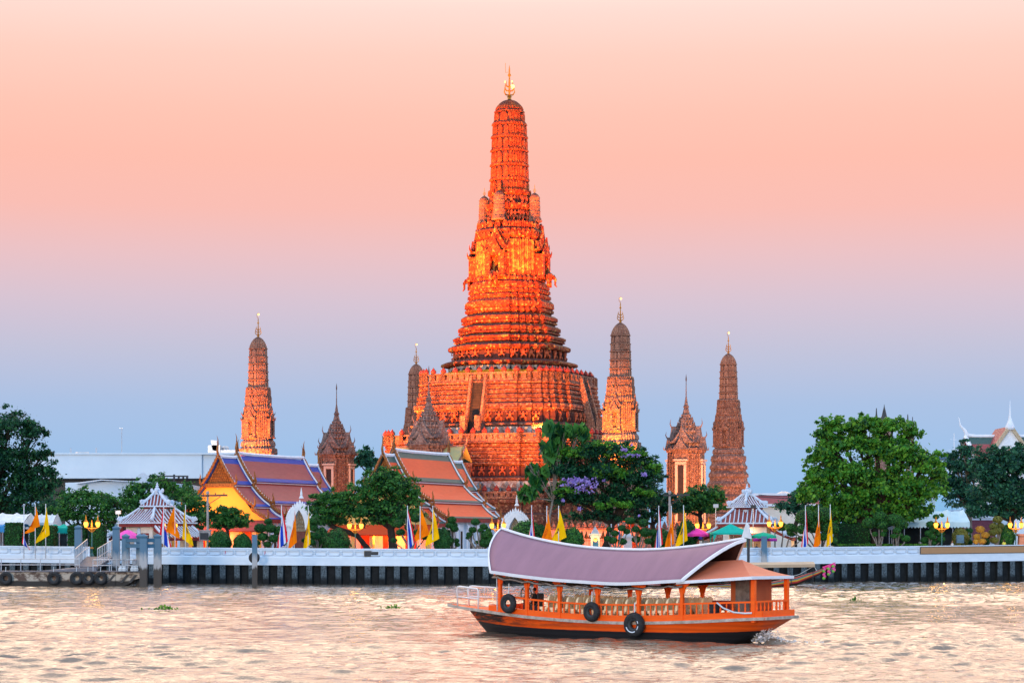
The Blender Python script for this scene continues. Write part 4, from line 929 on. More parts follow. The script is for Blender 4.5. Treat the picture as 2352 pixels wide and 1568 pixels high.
leaves('flower_spray', [(X(a, 256)-X(1388, 256), -2.6, Z(b, 256)-GZ, c*kx, .6, e*kx) for a, b, c, e in ((1352,1112,22,18), (1385,1108,10,8), (1320,1118,18,10), (1335,1128,16,16), (1295,1115,12,8), (1428,1036,10,8), (1448,1048,16,6), (1310,1105,16,10), (1360,1130,10,16), (1465,1188,5,4), (1480,1092,8,8), (1445,1030,6,6), (1330,1170,6,6), (1345,1102,12,6), (1290,1150,6,4))], 900, .30, LF['flower'], tp, 31, .5, per=14)
leaves('fresh_leaves', [(X(a, 256)-X(1388, 256), dy, Z(b, 256)-GZ, c*kx, 1.2, e*kx) for a, b, c, e, dy in ((1320,1045,40,24,-1.2), (1380,1028,40,16,-1), (1440,1050,46,20,-1.2), (1490,1085,30,22,-1), (1400,1090,40,20,-2.2), (1300,1130,26,24,-2), (1410,1165,40,18,-2.4), (1475,1135,26,16,-2))], 5200, .42, LF['bright'], tp, 32, .3)
tree('slender teak tree with big drooping leaves left of the violet-flowered tree', 1262, 0, 254.5, [(1272,990,16,15), (1298,995,18,16), (1330,1000,9,16), (1252,1035,20,14), (1282,1050,20,18), (1212,1070,10,10), (1232,1082,18,10), (1212,1140,16,14), (1240,1110,14,8), (1280,1020,12,12)], 'mid', 620, 1.0, 9, (.16, None), bark='palebark', per=12, aspect=.8, droop=.9, inside=.1)
tree('dark round tree between the violet-flowered tree and the utility pole', 1502, 0, 266, [(1495,1155,30,36), (1525,1175,30,30), (1475,1190,34,26), (1540,1150,22,22)], 'dark', 4600, .42, 10)
tree('bushy round tree below the tall pinkish shrine', 1612, 0, 280, [(1600,1150,40,28), (1635,1145,34,28), (1615,1172,52,20), (1570,1168,24,20)], 'mid', 5200, .46, 11)
tree('fat bright green bodhi tree with heart-shaped leaves right of the pavilion', 2010, 0, 262, [(1922,985,40,26), (1900,1005,26,24), (1985,985,46,28), (2050,982,50,24), (2092,1000,26,22), (2010,968,20,12), (1905,1040,44,34), (1975,1030,64,40), (2060,1050,60,44), (2125,1070,38,40), (2150,1100,26,30), (1890,1060,26,22), (1900,1090,46,40), (1862,1098,20,22), (1960,1100,60,50), (2050,1120,70,48), (2120,1140,48,44), (1880,1140,40,36), (1950,1160,60,40), (2050,1175,60,34), (2110,1185,40,24), (1890,1185,36,34), (1960,1190,46,26)], 'bright', 30000, .50, 12, (.8, None), aspect=.8)
tree('dark bluish tree left of the white temple gable at far right', 2225, 0, 285, [(2222,1040,26,26), (2205,1070,30,36), (2240,1090,46,40), (2190,1120,38,36), (2230,1150,54,38), (2214,1018,10,14), (2190,1050,12,16)], 'teal', 8500, .50, 13, (.5, None), bark='palebark')
tree('big teal-green tree at the right edge in front of the white temple gable', 2320, 0, 272, [(2285,1048,46,24), (2340,1060,40,28), (2270,1085,40,36), (2325,1080,60,44), (2290,1130,62,40), (2345,1140,54,44), (2270,1175,50,26), (2340,1180,50,26), (2375,1060,40,50)], 'teal', 15500, .52, 14, (.5, None))
tree('low bluish tree behind the left flank of the bodhi tree', 1825, 0, 290, [(1815,1165,30,22), (1845,1145,30,30), (1850,1175,40,22), (1870,1120,20,26)], 'teal', 4200, .46, 15)
tree('hazy far tree behind the grey spired shrine', 838, 0, 420, [(838,1045,22,18), (826,1065,20,22), (850,1070,24,24)], 'teal', 2600, .7, 16)
tree('shady dark tree behind the long white marquee under the bodhi crown', 1975, 0, 296, [(1945,1190,60,26), (2010,1180,60,30), (2075,1190,50,26), (1900,1200,40,18)], 'dark', 5200, .46, 18)
tree('low dark tree behind the left market tents', 120, 0, 290, [(120,1180,40,34), (95,1205,40,24)], 'dark', 3000, .46, 17)

M['core'] = pm('dark_core', (.012,.035,.010), (.007,.02,.008), 3, .9)  # solid filling, darker green than the leaves over it
def bush(label, px, py, d, rx, rz, mat='trim', n=3400, size=.2, seed=0, ry=None):
    k = d/F; t = thing('bush', label, 'bush', (X(px, d), d, GZ)); zc = Z(py, d)-GZ
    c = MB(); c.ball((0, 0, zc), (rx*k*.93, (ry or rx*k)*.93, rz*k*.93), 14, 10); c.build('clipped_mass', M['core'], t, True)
    r = np.random.default_rng(seed); dd = r.normal(size=(n, 3)); dd /= np.linalg.norm(dd, axis=1)[:, None]
    leaf_shell('foliage', dd, (0, 0, zc), (rx*k, ry or rx*k, rz*k), size, LF[mat], t, r); return t
def leaf_shell(name, dd, c, rad, size, mat, parent, r, get=False):
    n = len(dd); lump = 1+.05*np.sin(dd[:, :1]*9+dd[:, 2:]*7+c[0])+.04*np.sin(dd[:, 1:2]*11-dd[:, 2:]*5)
    p = np.array(c)+dd*np.array(rad)*lump*r.uniform(.92, 1.03, n)[:, None]
    nrm = dd+r.normal(size=(n, 3))*.45; nrm /= np.linalg.norm(nrm, axis=1)[:, None]; a = np.cross(nrm, r.normal(size=(n, 3))); a /= np.linalg.norm(a, axis=1)[:, None]; b = np.cross(nrm, a); s = size*r.uniform(.6, 1.4, n)[:, None]
    V = np.stack([p-a*s*.5, p+b*s*.3, p+a*s*.5, p-b*s*.3], 1).reshape(-1, 3)
    return V if get else np_mesh(name, V, np.arange(4*n).reshape(n, 4), mat, parent)
DB = 247.0
bush('round clipped bush beside the utility pole, larger of the pair', 505, 1246, DB, 26, 28, seed=1)
bush('round clipped bush beside the lone mooring post, smaller of the pair', 557, 1250, DB, 21, 24, seed=2)
bush('large domed bush in front of the middle tree', 775, 1248, DB, 30, 34, seed=3)
bush('paler domed bush tucked behind the large domed bush', 737, 1243, DB+4, 22, 32, 'mid', seed=4)
bush('domed bush below the yellow flag of the middle flags', 1017, 1242, DB, 20, 30, seed=5)
bush('bush below the arched gate beside the orange-roofed hall', 1212, 1226, DB+1, 34, 32, 'mid', seed=6)
bush('small bush between the thai and orange flags above the boat roof', 1240, 1232, DB+2, 24, 26, seed=18)
bush('wide bush below the violet-flowered tree', 1315, 1240, DB, 26, 28, 'mid', seed=7)
bush('cone-shaped bush behind the yellow flag by the pink umbrella', 1578, 1232, DB+2, 25, 38, seed=8)
bush('yellowish domed bush by the blue floodlight', 2206, 1236, DB+15, 19, 24, 'olive', seed=9)
bush('domed bush behind the woman in yellow', 2311, 1232, DB+16, 20, 26, 'mid', seed=10)
bush('small dark bush behind the purple umbrella', 1520, 1240, DB+3, 26, 24, seed=11)
def hedge(label, x0, x1, y0, d):
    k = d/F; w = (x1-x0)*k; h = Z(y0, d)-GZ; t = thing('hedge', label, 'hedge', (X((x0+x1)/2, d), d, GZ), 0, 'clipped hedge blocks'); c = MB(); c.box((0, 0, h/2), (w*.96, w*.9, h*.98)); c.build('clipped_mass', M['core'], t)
    r = np.random.default_rng(int(x0)); n = 4200; u = r.uniform(-1, 1, (n, 3)); ax = r.integers(0, 3, n); sg = np.where(r.random(n) < .5, -1, 1); u[np.arange(n), ax] = sg; u[(ax == 2), 2] = 1
    dd = np.zeros((n, 3)); dd[np.arange(n), ax] = u[np.arange(n), ax]
    p = u*np.array([w/2, w*.46, h/2])+np.array([0, 0, h/2])+r.normal(size=(n, 3))*.05
    nrm = dd+r.normal(size=(n, 3))*.5; nrm /= np.linalg.norm(nrm, axis=1)[:, None]; a = np.cross(nrm, r.normal(size=(n, 3))); a /= np.linalg.norm(a, axis=1)[:, None]; b = np.cross(nrm, a); s = .2*r.uniform(.6, 1.4, n)[:, None]
    np_mesh('foliage', np.stack([p-a*s*.5, p+b*s*.3, p+a*s*.5, p-b*s*.3], 1).reshape(-1, 3), np.arange(4*n).reshape(n, 4), LF['trim'], t); return t
hedge('tall clipped hedge block left of the drooping thai flag by the white tent', 15, 50, 1202, 252)
hedge('tall clipped hedge block behind the two leftmost orange and yellow flags', 73, 127, 1208, 253)
hedge('tall clipped hedge block behind the single blue mooring post', 159, 198, 1208, 253)
hedge('tall clipped hedge block behind the leftmost street lamp', 209, 240, 1206, 253)
lh = MB(); k = 252/F
low = [(X(x, 257), Z(1231, 257)) for x in (1925, 2130)]
hl = thing('low_hedge', 'long low clipped hedge below the bodhi tree', 'hedge', (X(2028, 257), 257, GZ)); wl_ = (low[1][0]-low[0][0]); c = MB(); c.box((0, 0, .75), (wl_, 1.2, 1.5)); c.build('clipped_mass', M['core'], hl)
r = np.random.default_rng(5); n = 4200; p = np.stack([r.uniform(-.5, .5, n)*wl_, np.where(r.random(n) < .6, -.62, r.uniform(-.6, .6, n)), r.uniform(.2, 1.55, n)], 1); p[:, 2] = np.where(p[:, 1] > -.61, 1.55, p[:, 2])
q = r.normal(size=(n, 3)); q /= np.linalg.norm(q, axis=1)[:, None]; q2 = np.cross(q, r.normal(size=(n, 3))); q2 /= np.linalg.norm(q2, axis=1)[:, None]
np_mesh('foliage', np.stack([p-q*.14, p+q2*.08, p+q*.14, p-q2*.08], 1).reshape(-1, 3), np.arange(4*n).reshape(n, 4), LF['bright'], hl)
hedge('dark clipped hedge block between the bodhi tree and the right flags', 1918, 1992, 1203, 262)
def topiary(label, px, d, balls, mat='trim', bark='palebark', seed=0, name='cloud_topiary'):
    """balls (px, py, r): leaf clouds on bent stems"""
    x0 = X(px, d); t = thing(name, label, 'topiary', (x0, d, GZ), 0); k = d/F; r = np.random.default_rng(seed); rr = random.Random(seed); V = []; st, co = MB(), MB()
    for i, b in enumerate(balls):
        dy = rr.uniform(-.4, .4); c = (X(b[0], d)-x0, dy, Z(b[1], d)-GZ); R_ = b[2]*k; rad = (R_, R_, R_*.74); co.ball(c, tuple(q*.92 for q in rad), 10, 7)
        n = int(260+900*R_); dd = r.normal(size=(n, 3)); dd /= np.linalg.norm(dd, axis=1)[:, None]; V.append(leaf_shell('', dd, c, rad, .17, None, None, r, True))
        bx = c[0]*.25+rr.uniform(-.12, .12); st.tube([(bx*.6, 0, -.1), (bx+rr.uniform(-.15, .15), 0, c[2]*.35), (c[0]*.75+rr.uniform(-.15, .15), dy*.7, c[2]*.72), (c[0], dy, c[2]-R_*.4)], [.13, .10, .075, .05], 6)
    st.build('trunk', M[bark], t, True); co.build('clipped_mass', M['core'] if mat != 'gold' else LF[mat], t, True); V = np.concatenate(V); np_mesh('foliage', V, np.arange(len(V)).reshape(-1, 4), LF[mat], t); return t
topiary('dark cloud-pruned topiary right of the lone mooring post', 612, 249, [(617,1197,9), (598,1212,14), (622,1212,14), (640,1218,14), (604,1232,12), (630,1236,12), (590,1246,8), (615,1249,9), (648,1246,10)], seed=1)
topiary('cloud-pruned topiary between the orange and yellow flags at the arched gate', 730, 248, [(722,1196,13), (720,1212,10), (714,1228,10), (727,1230,11), (742,1241,10), (716,1245,9), (700,1240,7)], seed=2)
topiary('cloud-pruned topiary behind the thai flag by the orange-lit doorway', 945, 249, [(930,1180,13), (955,1190,12), (915,1202,12), (940,1210,11), (920,1222,10), (958,1222,9), (905,1240,7), (945,1236,10), (975,1230,12)], seed=3)
topiary('slim twisted topiary before the white hall wall', 1040, 248, [(1038,1193,10), (1033,1206,9), (1043,1205,8), (1044,1214,9), (1028,1222,8), (1019,1231,7), (1048,1241,7), (1033,1241,11), (1050,1250,6)], seed=4)
topiary('wide many-stemmed topiary at the right end of the white hall wall', 1100, 248, [(1092,1198,10), (1111,1209,9), (1086,1216,9), (1104,1217,6), (1122,1217,6), (1078,1227,7), (1074,1234,4), (1118,1228,14), (1128,1238,12), (1115,1246,14), (1095,1245,5)], seed=5)
topiary('small dark topiary beside the violet-flowered trunk', 1415, 248, [(1400,1215,7), (1428,1212,9), (1412,1224,9), (1440,1220,8), (1408,1240,10), (1430,1243,10), (1395,1236,8)], seed=6)
topiary('leaning dark topiary below the white gate pillar', 1470, 249, [(1447,1195,11), (1478,1200,12), (1460,1215,9), (1482,1222,14), (1500,1222,10), (1462,1238,10), (1488,1242,9)], seed=7)
topiary('tall green cloud topiary by the flags beside the right pavilion', 1885, 250, [(1850,1188,24), (1890,1182,24), (1872,1208,22), (1905,1212,20), (1842,1215,14), (1815,1211,13), (1890,1232,12), (1912,1243,12)], seed=8, mat='mid')
topiary('topiary with bare arched branch right of the open pavilion wing', 1798, 253, [(1796,1209,13), (1818,1222,12), (1840,1236,8)], seed=9, mat='mid')
topiary('broad big-headed topiary under the bodhi tree, left of the pair', 2018, 256, [(2022,1186,16), (1998,1201,17), (2026,1204,15), (2032,1216,8), (2029,1226,7), (2010,1226,7)], 'mid', seed=10)
topiary('broad big-headed topiary under the bodhi tree, right of the pair', 2058, 256, [(2052,1193,18), (2070,1203,16), (2063,1195,16), (2060,1217,9), (2066,1229,9), (2052,1230,7), (2080,1236,10)], 'mid', seed=11)
topiary('dark layered topiary left of the double lamp by the white marquee', 2135, 258, [(2150,1186,7), (2136,1204,10), (2150,1206,10), (2142,1216,9), (2132,1224,9), (2158,1224,11), (2140,1232,9), (2126,1240,10), (2160,1238,10), (2145,1246,10)], seed=12)
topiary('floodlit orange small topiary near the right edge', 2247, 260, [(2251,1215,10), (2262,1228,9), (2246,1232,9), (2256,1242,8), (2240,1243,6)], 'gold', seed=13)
topiary('olive lanky topiary left of the woman in yellow', 2290, 261, [(2290,1193,11), (2282,1208,10), (2297,1206,8), (2290,1218,10), (2280,1222,10), (2284,1240,10)], 'olive', seed=14)
topiary('dark topiary behind the floodlit orange topiary', 2230, 264, [(2228,1218,8), (2224,1230,8), (2266,1232,9), (2262,1244,12), (2226,1244,9)], seed=15)
def grass_tuft(label, px, d):
    t = thing('grass_tuft', label, 'plant', (X(px, d), d, GZ), 0, 'potted grass tufts'); rr = random.Random(px); m = MB()
    for i in range(46):
        a = rr.uniform(0, 6.28); l = rr.uniform(.7, 1.15); e = rr.uniform(.3, .8); c, s = math.cos(a), math.sin(a); m.sheet([[(c*.05-s*.02, s*.05+c*.02, .4), (c*.05+s*.02, s*.05-c*.02, .4)], [(c*e*.5-s*.03, s*e*.5+c*.03, .4+l*.8), (c*e*.5+s*.03, s*e*.5-c*.03, .4+l*.8)], [(c*e, s*e, .4+l*.75), (c*e+.01, s*e, .4+l*.75)]])
    m.build('blades', LF['olive'], t); b = MB(); b.lathe([(.3, 0), (.42, .5), (.36, .52)], 10); b.build('pot', M['cream'], t); return t
grass_tuft('grassy tuft in a pot left of the thai flag pole by the right pavilion', 1801, 249); grass_tuft('grassy tuft in a pot nearest the thai flag pole by the right pavilion', 1828, 249); grass_tuft('grassy tuft in a pot by the low hedge', 1966, 255)
# ------------------------------------------------------------------ flags along the quay
M['pole'] = pm('white_flagpole', (.66,.70,.75), (.55,.6,.66), 2, .45)
def cloth(name, c): return pm(name, c, tuple(v*.82 for v in c), 1.5, .9, stretch=(2, 2, .6), spec=.05)
CR, CB, CW_ = cloth('red_cloth', (.70,.012,.03)), cloth('blue_cloth', (.012,.05,.46)), cloth('white_cloth', (.74,.76,.82))
CO, CY, CD = cloth('orange_cloth', (.95,.22,.004)), cloth('yellow_cloth', (.92,.52,.004)), cloth('dark_red_print', (.70,.13,.01))
CBK = cloth('navy_print', (.03,.03,.07))
def flag(kind, label, px, ytop, d, H, L, a, b, sgn=1, emblem=True, zoff=.25, yb=None, seed=0):
    """H hoist, L fly, a: droop of the upper edge from straight down, b: how far the fly edge gathers"""
    zt = Z(ytop, d); t = thing(kind+'_flag', label, 'flag', (X(px, d), d, GZ), 0, 'flags on white poles')
    p = MB(); p.tube([(0, 0, 0), (0, 0, zt-GZ)], [.055, .04], 8); p.ball((0, 0, zt-GZ+.05), .07, 6, 4); p.build('pole', M['pole'], t, True)
    ht = zt-GZ-zoff; H *= 1.18
    def q(u, v, off=0):
        aa = R(a)*(1-.25*u); e = (u*L*math.sin(aa), -u*L*math.cos(aa)); th = R(b)*u**.8; w = H*(1-.12*u)
        x = sgn*(.05+e[0]-v*w*math.sin(th)*.92); z = ht+e[1]-v*w*math.cos(th)
        y = (.16*math.sin(v*7+u*2.2+seed)+.10*math.sin(u*5+v*3+seed*2))*min(1, u*2.5)-.02
        return (x, y-off, z)
    nu, nv = 14, 24; m = MB(); V = [q(i/nu, j/nv) for i in range(nu+1) for j in range(nv+1)]
    m.v = V
    for i in range(nu):
        for j in range(nv):
            m.f.append((i*(nv+1)+j, i*(nv+1)+j+1, (i+1)*(nv+1)+j+1, (i+1)*(nv+1)+j)); s = (j+.5)/nv*6
            m.mi.append(0 if kind != 'thai' else (0 if s < 1 or s > 5 else 1 if s < 2 or s > 4 else 2))
    fo = m.build('cloth', {'thai': [CR, CW_, CB], 'orange': [CO], 'yellow': [CY]}[kind], t, True)
    if emblem and kind != 'thai':
        e = MB()
        for off in (.03, -.03):
            def rib(P_, w):
                for (u0, v0), (u1, v1) in zip(P_, P_[1:]):
                    du, dv = (u1-u0)*L, (v1-v0)*H; l = math.hypot(du, dv) or 1; nu_, nv_ = -dv/l*w/L, du/l*w/H
                    e.add([q(u0+nu_, v0+nv_, off), q(u1+nu_, v1+nv_, off), q(u1-nu_, v1-nv_, off), q(u0-nu_, v0-nv_, off)], [(0, 1, 2, 3)])
            cu, cv = .52, .5
            if kind == 'orange':
                for rad, w in ((.42, .07), (.16, .06)): rib([(cu+rad*math.cos(k*.2618)/L, cv+rad*math.sin(k*.2618)/H) for k in range(25)], w)
                for k in range(8):
                    c, s = math.cos(k*.785), math.sin(k*.785); rib([(cu+.16*c/L, cv+.16*s/H), (cu+.42*c/L, cv+.42*s/H)], .03)
            else:
                for P_ in ([(-.22, -.18), (-.3, .02), (-.12, .1), (.1, .02), (.24, .12)], [(-.14, -.24), (.05, -.2), (.22, -.26)], [(-.05, .12), (.02, .3), (.2, .26)], [(.1, -.1), (.24, -.06), (.3, .06)]):
                    rib([(cu+x/L, cv+y/H) for x, y in P_], .05)
        e.build('emblem', CD if kind == 'orange' else CBK, fo)
    return t
FD = 245.0
where = {'thai': 'thai striped flag', 'orange': 'orange flag with a wheel emblem', 'yellow': 'yellow flag with a dark royal emblem'}
FL = [ # kind, px, ytop, hoist, fly, droop, gather, sign, extra label
 ('thai', 55, 1159, 1.2, 1.7, 8, 50, -1, 'hanging low beside the first hedge block at far left', 2.6), ('orange', 81, 1158, 2.3, 2.3, 16, 70, 1, 'spread wide, leftmost of the orange flags', .2), ('yellow', 105, 1159, 1.9, 3.2, 10, 60, 1, 'hanging narrow, leftmost of the yellow flags', .2),
 ('thai', 376, 1162, 1.9, 3.8, 9, 55, -1, 'in front of the corner-on pavilion', .15), ('orange', 402, 1161, 1.8, 2.9, 26, 62, -1, 'in front of the corner-on pavilion', .1), ('yellow', 426, 1161, 1.6, 3.4, 8, 58, -1, 'in front of the corner-on pavilion', .3),
 ('thai', 646.5, 1162, 1.7, 3.7, 14, 50, 1, 'left of the first white arched gate', .3), ('orange', 676, 1163, 1.4, 3.7, 5, 50, 1, 'before the first white arched gate', .3), ('yellow', 708, 1163, 1.2, 3.9, 4, 45, 1, 'hanging straight right of the first white arched gate', .25),
 ('thai', 936, 1163, 1.5, 3.8, 16, 40, 1, 'beside the dense middle tree', .3), ('orange', 965, 1164, 2.0, 3.1, 25, 66, 1, 'in front of the orange-roofed hall', .15), ('yellow', 994, 1163, 1.9, 3.5, 15, 62, 1, 'in front of the orange-roofed hall', .15),
 ('thai', 1221, 1162, 1.4, 3.9, 7, 45, 1, 'right of the second white arched gate', .3), ('orange', 1256, 1164, 1.9, 3.6, 12, 58, 1, 'left of the violet-flowered tree', .2), ('yellow', 1283, 1163, 2.1, 3.4, 19, 66, 1, 'with its upper edge slanting, under the violet-flowered tree', .15),
 ('thai', 1513, 1163, 1.5, 3.9, 8, 45, 1, 'left of the right-hand utility pole', .3), ('orange', 1542, 1163, 1.5, 3.9, 5, 52, 1, 'against the right-hand utility pole', .25), ('yellow', 1570, 1162, 1.7, 3.6, 9, 60, 1, 'left of the pink umbrella', .25),
 ('thai', 1850, 1162, 1.4, 3.8, 6, 42, 1, 'in front of the tall cloud topiary', .4), ('orange', 1880, 1162, 1.2, 4.0, 4, 48, 1, 'in front of the tall cloud topiary', .25), ('yellow', 1907, 1160, 1.2, 3.8, 5, 44, 1, 'left of the bodhi tree', .25)]
for i, (k, px, yt, H, L, a, b, sg, lab, zo) in enumerate(FL): flag(k, where[k]+' '+lab, px, yt, FD if px < 1700 else FD+3, H, L, a, b, sg, True, zo, seed=i)

for px, lab in ((1404, 'small thai striped flag drooping left of the lantern-less gate pillar'), (1421, 'small thai striped flag drooping in front of the lantern-less gate pillar')): flag('thai', lab, px, 1205, 249, .7, 1.9, 12, 45, 1, False, .1, seed=px)
# ------------------------------------------------------------------ street lamps
M['lampgreen'] = pm('green_painted_iron', (.05,.16,.15), (.03,.10,.10), 3, .4)
def street_lamp():
    t = thing('street_lamp', 'x', 'street lamp', (0, 0, 0), 0, 'double-headed street lamps')
    m = MB(); m.lathe([(.26, 0), (.26, .35), (.16, .45), (.13, .6)], 10); m.lathe([(.085, .6), (.07, 2.45), (.12, 2.5), (.07, 2.55)], 10); m.build('post', M['lampgreen'], t, True, 40)
    b = MB(); b.lathe([(.14, .95), (.2, 1.0), (.14, 1.12)], 10); b.lathe([(.08, 2.5), (.2, 2.85), (.24, 2.9), (.1, 3.0), (.14, 3.1), (.08, 3.2), (.1, 3.3), (.02, 3.75)], 10)
    for s in (-1, 1):
        b.tube([(0, 0, 2.9), (s*.35, 0, 2.95), (s*.68, 0, 2.95)], [.06, .05, .05], 6); b.tube([(s*.1, 0, 2.6), (s*.3, 0, 2.75), (s*.42, 0, 2.92)], .035, 5)
    b.build('gilt_arm', M['gold'], t, True, 40)
    for s in (-1, 1):
        l = MB(); l.lathe([(.08, 2.95), (.16, 3.0), (.13, 3.06), (.03, 3.08), (.03, 3.5)], 8, (s*.68, 0, 0)); l.tube([(s*.68+.2, .14, 3.04), (s*.68+.22, .14, 3.55)], .02, 4); l.lathe([(.21, 3.52), (.24, 3.56), (.12, 3.72), (.05, 3.85), (.08, 3.92), (.01, 4.25)], 8, (s*.68, 0, 0)); lo = l.build('lantern', M['gold'], t, True, 40)
        g = MB(); g.lathe([(.12, 3.06), (.23, 3.28), (.25, 3.4), (.21, 3.52)], 10, (s*.68, 0, 0)); g.build('lantern_glass', M['lamp'], lo, True)
        q = MB(); q.ball((s*.68, 0, 3.28), .1); 
    return t
def lp_scale(ylan, d): return (Z(ylan, d)-GZ)/3.3
lp = street_lamp(); LPS = [(211, 1204, 246.5, 'leftmost double street lamp, green post before the hedge blocks'), (376+13, 1208, 250, 'double street lamp half hidden by the flags at the corner-on pavilion'), (816, 1208, 248, 'double street lamp under the dense middle tree'),
    (1143.5, 1207, 246.5, 'double street lamp behind the bow end of the barge roof'), (1614.5, 1207, 250, 'double street lamp left of the green tent'), (1780, 1203, 250, 'double street lamp beside the green umbrella'), (2163, 1206, 257, 'double street lamp before the white marquee'), (2333, 1206, 262, 'double street lamp behind the woman in yellow')]
for i, (px, yl, d, lab) in enumerate(LPS):
    k = lp_scale(yl, d); o = lp if i == 0 else dup(lp, (0, 0, 0)); o.location = (X(px, d), d, GZ); o.scale = (1.0, 1.0, k*1.0); o['label'] = lab
    pl_ = bpy.data.lights.new('lantern_light', 'POINT'); pl_.energy = 90; pl_.color = (1, .5, .12); pl_.shadow_soft_size = .3
    po_ = bpy.data.objects.new('lantern_light', pl_); COL.objects.link(po_); po_.location = (X(px, d), d-.5, GZ+3.3*k)

# ------------------------------------------------------------------ utility poles
M['conc'] = pm('weathered_concrete', (.42,.40,.38), (.24,.22,.21), 2, .85, bmp=.3, stretch=(1, 1, .4))
def pole(label, px, y0, d, side, box=True, dark=False):
    t = thing('utility_pole', label, 'utility pole', (X(px, d), d, GZ)); h = Z(y0, d)-GZ; mt = M['dark'] if dark else M['conc']
    m = MB(); m.tube([(0, 0, -.2), (0, 0, h-.2)], [.17, .13], 10); m.lathe([(.2, 0), (.22, .15), (.1, .35)], 10, (0, 0, h-.35)); m.lathe([(.2, 0), (.2, .2)], 10, (0, 0, h-1.7)); m.build('post', mt, t, True, 40)
    c = MB(); c.bar((-.7, -.1, h-.55) if side > 0 else (-2.3, -.1, h-.55), (2.3, -.1, h-.5) if side > 0 else (.7, -.1, h-.5), .22, .2); c.bar((0, -.1, h-1.6), (side*1.5, -.1, h-.65), .08)
    for x in (-.5, .9, 1.9): c.lathe([(.05, 0), (.08, .1), (.03, .22)], 6, (x*side, -.1, h-.42))
    c.build('crossarm', M['dark'], t)
    if box:
        b = MB(); b.box((-.25*side, -.35, 2.6), (1.3, .6, 1.1)); b.box((-.25*side, -.35, 3.2), (1.5, .7, .12)); bo_ = b.build('meter_box', M['conc'], t); s = MB(); s.box((-.3*side, -.66, 2.55), (.95, .06, .75)); s.build('panel', M['dark'], bo_)
    return t
pole('concrete utility pole with crossarm before the yellow gable', 477, 1127, 252, 1)
pole('concrete utility pole beside the violet-flowered tree', 1538, 1126, 252, 1)
t = thing('power_pole', 'twin-legged dark utility frame with insulators before the big plain building', 'utility pole', (X(388, 335), 335, GZ)); m = MB()
for s in (-1, 1): m.tube([(s*.8, 0, 0), (s*.8, 0, Z(1089, 335)-GZ)], .16, 6); m.cut()
m.build_each('post', M['dark'], t); c = MB(); zt = Z(1093, 335)-GZ; c.bar((-3.1, 0, zt), (3.0, 0, zt), .22, .2)
for x in (-2.9, -2.2, -1.6, 1.5, 2.2, 2.8): c.ball((x, 0, zt-.22), .2, 6, 4)
c.build('crossarm', M['dark'], t)

# ------------------------------------------------------------------ umbrellas and tents
def umbrella(label, px, ytop, d, r, h, c, c2=None, ribs=8, flat=.5):
    t = thing('market_umbrella', label, 'umbrella', (X(px, d), d, GZ)); zt = Z(ytop, d)-GZ; m = MB(); n = ribs*4
    R_ = lambda f, a: r*f*(1-.06*math.sin(a*ribs/2)**2*f)
    rows = [[(R_(f, 2*math.pi*j/n)*math.cos(2*math.pi*j/n), R_(f, 2*math.pi*j/n)*math.sin(2*math.pi*j/n), zt-h*f**flat_) for j in range(n+1)] for f, flat_ in ((.03, 1.6), (.3, 1.6), (.6, 1.6), (.85, 1.6), (1, 1.6))]
    rows.append([(x, y, z-.22-(.06 if (j//2) % 2 else 0)) for j, (x, y, z) in enumerate(rows[-1])])
    m.sheet(rows); m.mi = [0 if i < n*4 else (1 if c2 else 0) for i in range(len(m.f))]
    ml = [cloth('umbrella_cloth', c)]+([cloth('umbrella_valance', c2)] if c2 else []); m.build('canopy', ml, t, True, 50)
    p = MB(); p.tube([(0, 0, 0), (0, 0, zt+.15)], .035, 6)
    for k in range(ribs): a = 2*math.pi*k/ribs; p.bar((0, 0, zt-h*1.4), (r*.6*math.cos(a), r*.6*math.sin(a), zt-h*.45), .02)
    p.build('pole', M['steel'], t); b = MB(); b.lathe([(.4, 0), (.4, .12), (.1, .2)], 10); b.build('base', M['conc'], t); return t
umbrella('small pink umbrella behind the blue mooring frame', 293, 1216, 248, 1.35, .75, (.85,.12,.50))
umbrella('large pink umbrella right of the yellow flag', 1595, 1211, 249, 1.65, .75, (.82,.06,.36), (.75,.05,.32))
umbrella('navy blue umbrella tucked under the large pink one', 1583, 1221, 252, 1.5, .6, (.05,.05,.35))
umbrella('green parasol with yellow top right of the green tent', 1753, 1222, 247.5, 1.5, .42, (.02,.40,.24), None, 16)
umbrella('magenta umbrella lower down behind the green parasol', 1757, 1229, 250, 1.4, .4, (.62,.06,.48))
M['teal'] = cloth('teal_canvas', (.015,.42,.33))
t = thing('canopy_tent', 'green pop-up tent in front of the right pavilion', 'tent', (X(1678, 248), 248, GZ)); k = 248/F; hw = 2.15; ze = Z(1223, 248)-GZ; za = Z(1202, 248)-GZ
m = MB()
for q in range(4):
    s = len(m.v); m.sheet([[(-hw, -hw, ze), (0, -hw, ze), (hw, -hw, ze)], [(-hw*.5, -hw*.5, ze+(za-ze)*.46), (0, -hw*.5, ze+(za-ze)*.44), (hw*.5, -hw*.5, ze+(za-ze)*.46)], [(-.02, -.02, za), (0, -.02, za), (.02, -.02, za)]]); m.sheet([[(-hw, -hw, ze), (hw, -hw, ze)], [(-hw, -hw, ze-.2), (hw, -hw, ze-.2)]]); m.xf(Matrix.Rotation(q*math.pi/2, 4, 'Z'), s)
m.build('canopy', M['teal'], t); p = MB()
for sx in (-1, 1):
    for sy in (-1, 1): p.bar((sx*(hw-.05), sy*(hw-.05), 0), (sx*(hw-.05), sy*(hw-.05), ze), .09); p.add([(sx*hw, sy*hw, ze-.15), (sx*(hw-.4), sy*hw, ze-.15), (sx*hw, sy*hw, ze-1.0)], [(0, 1, 2)]); p.cut()
p.build_each('leg', M['teal'], t)
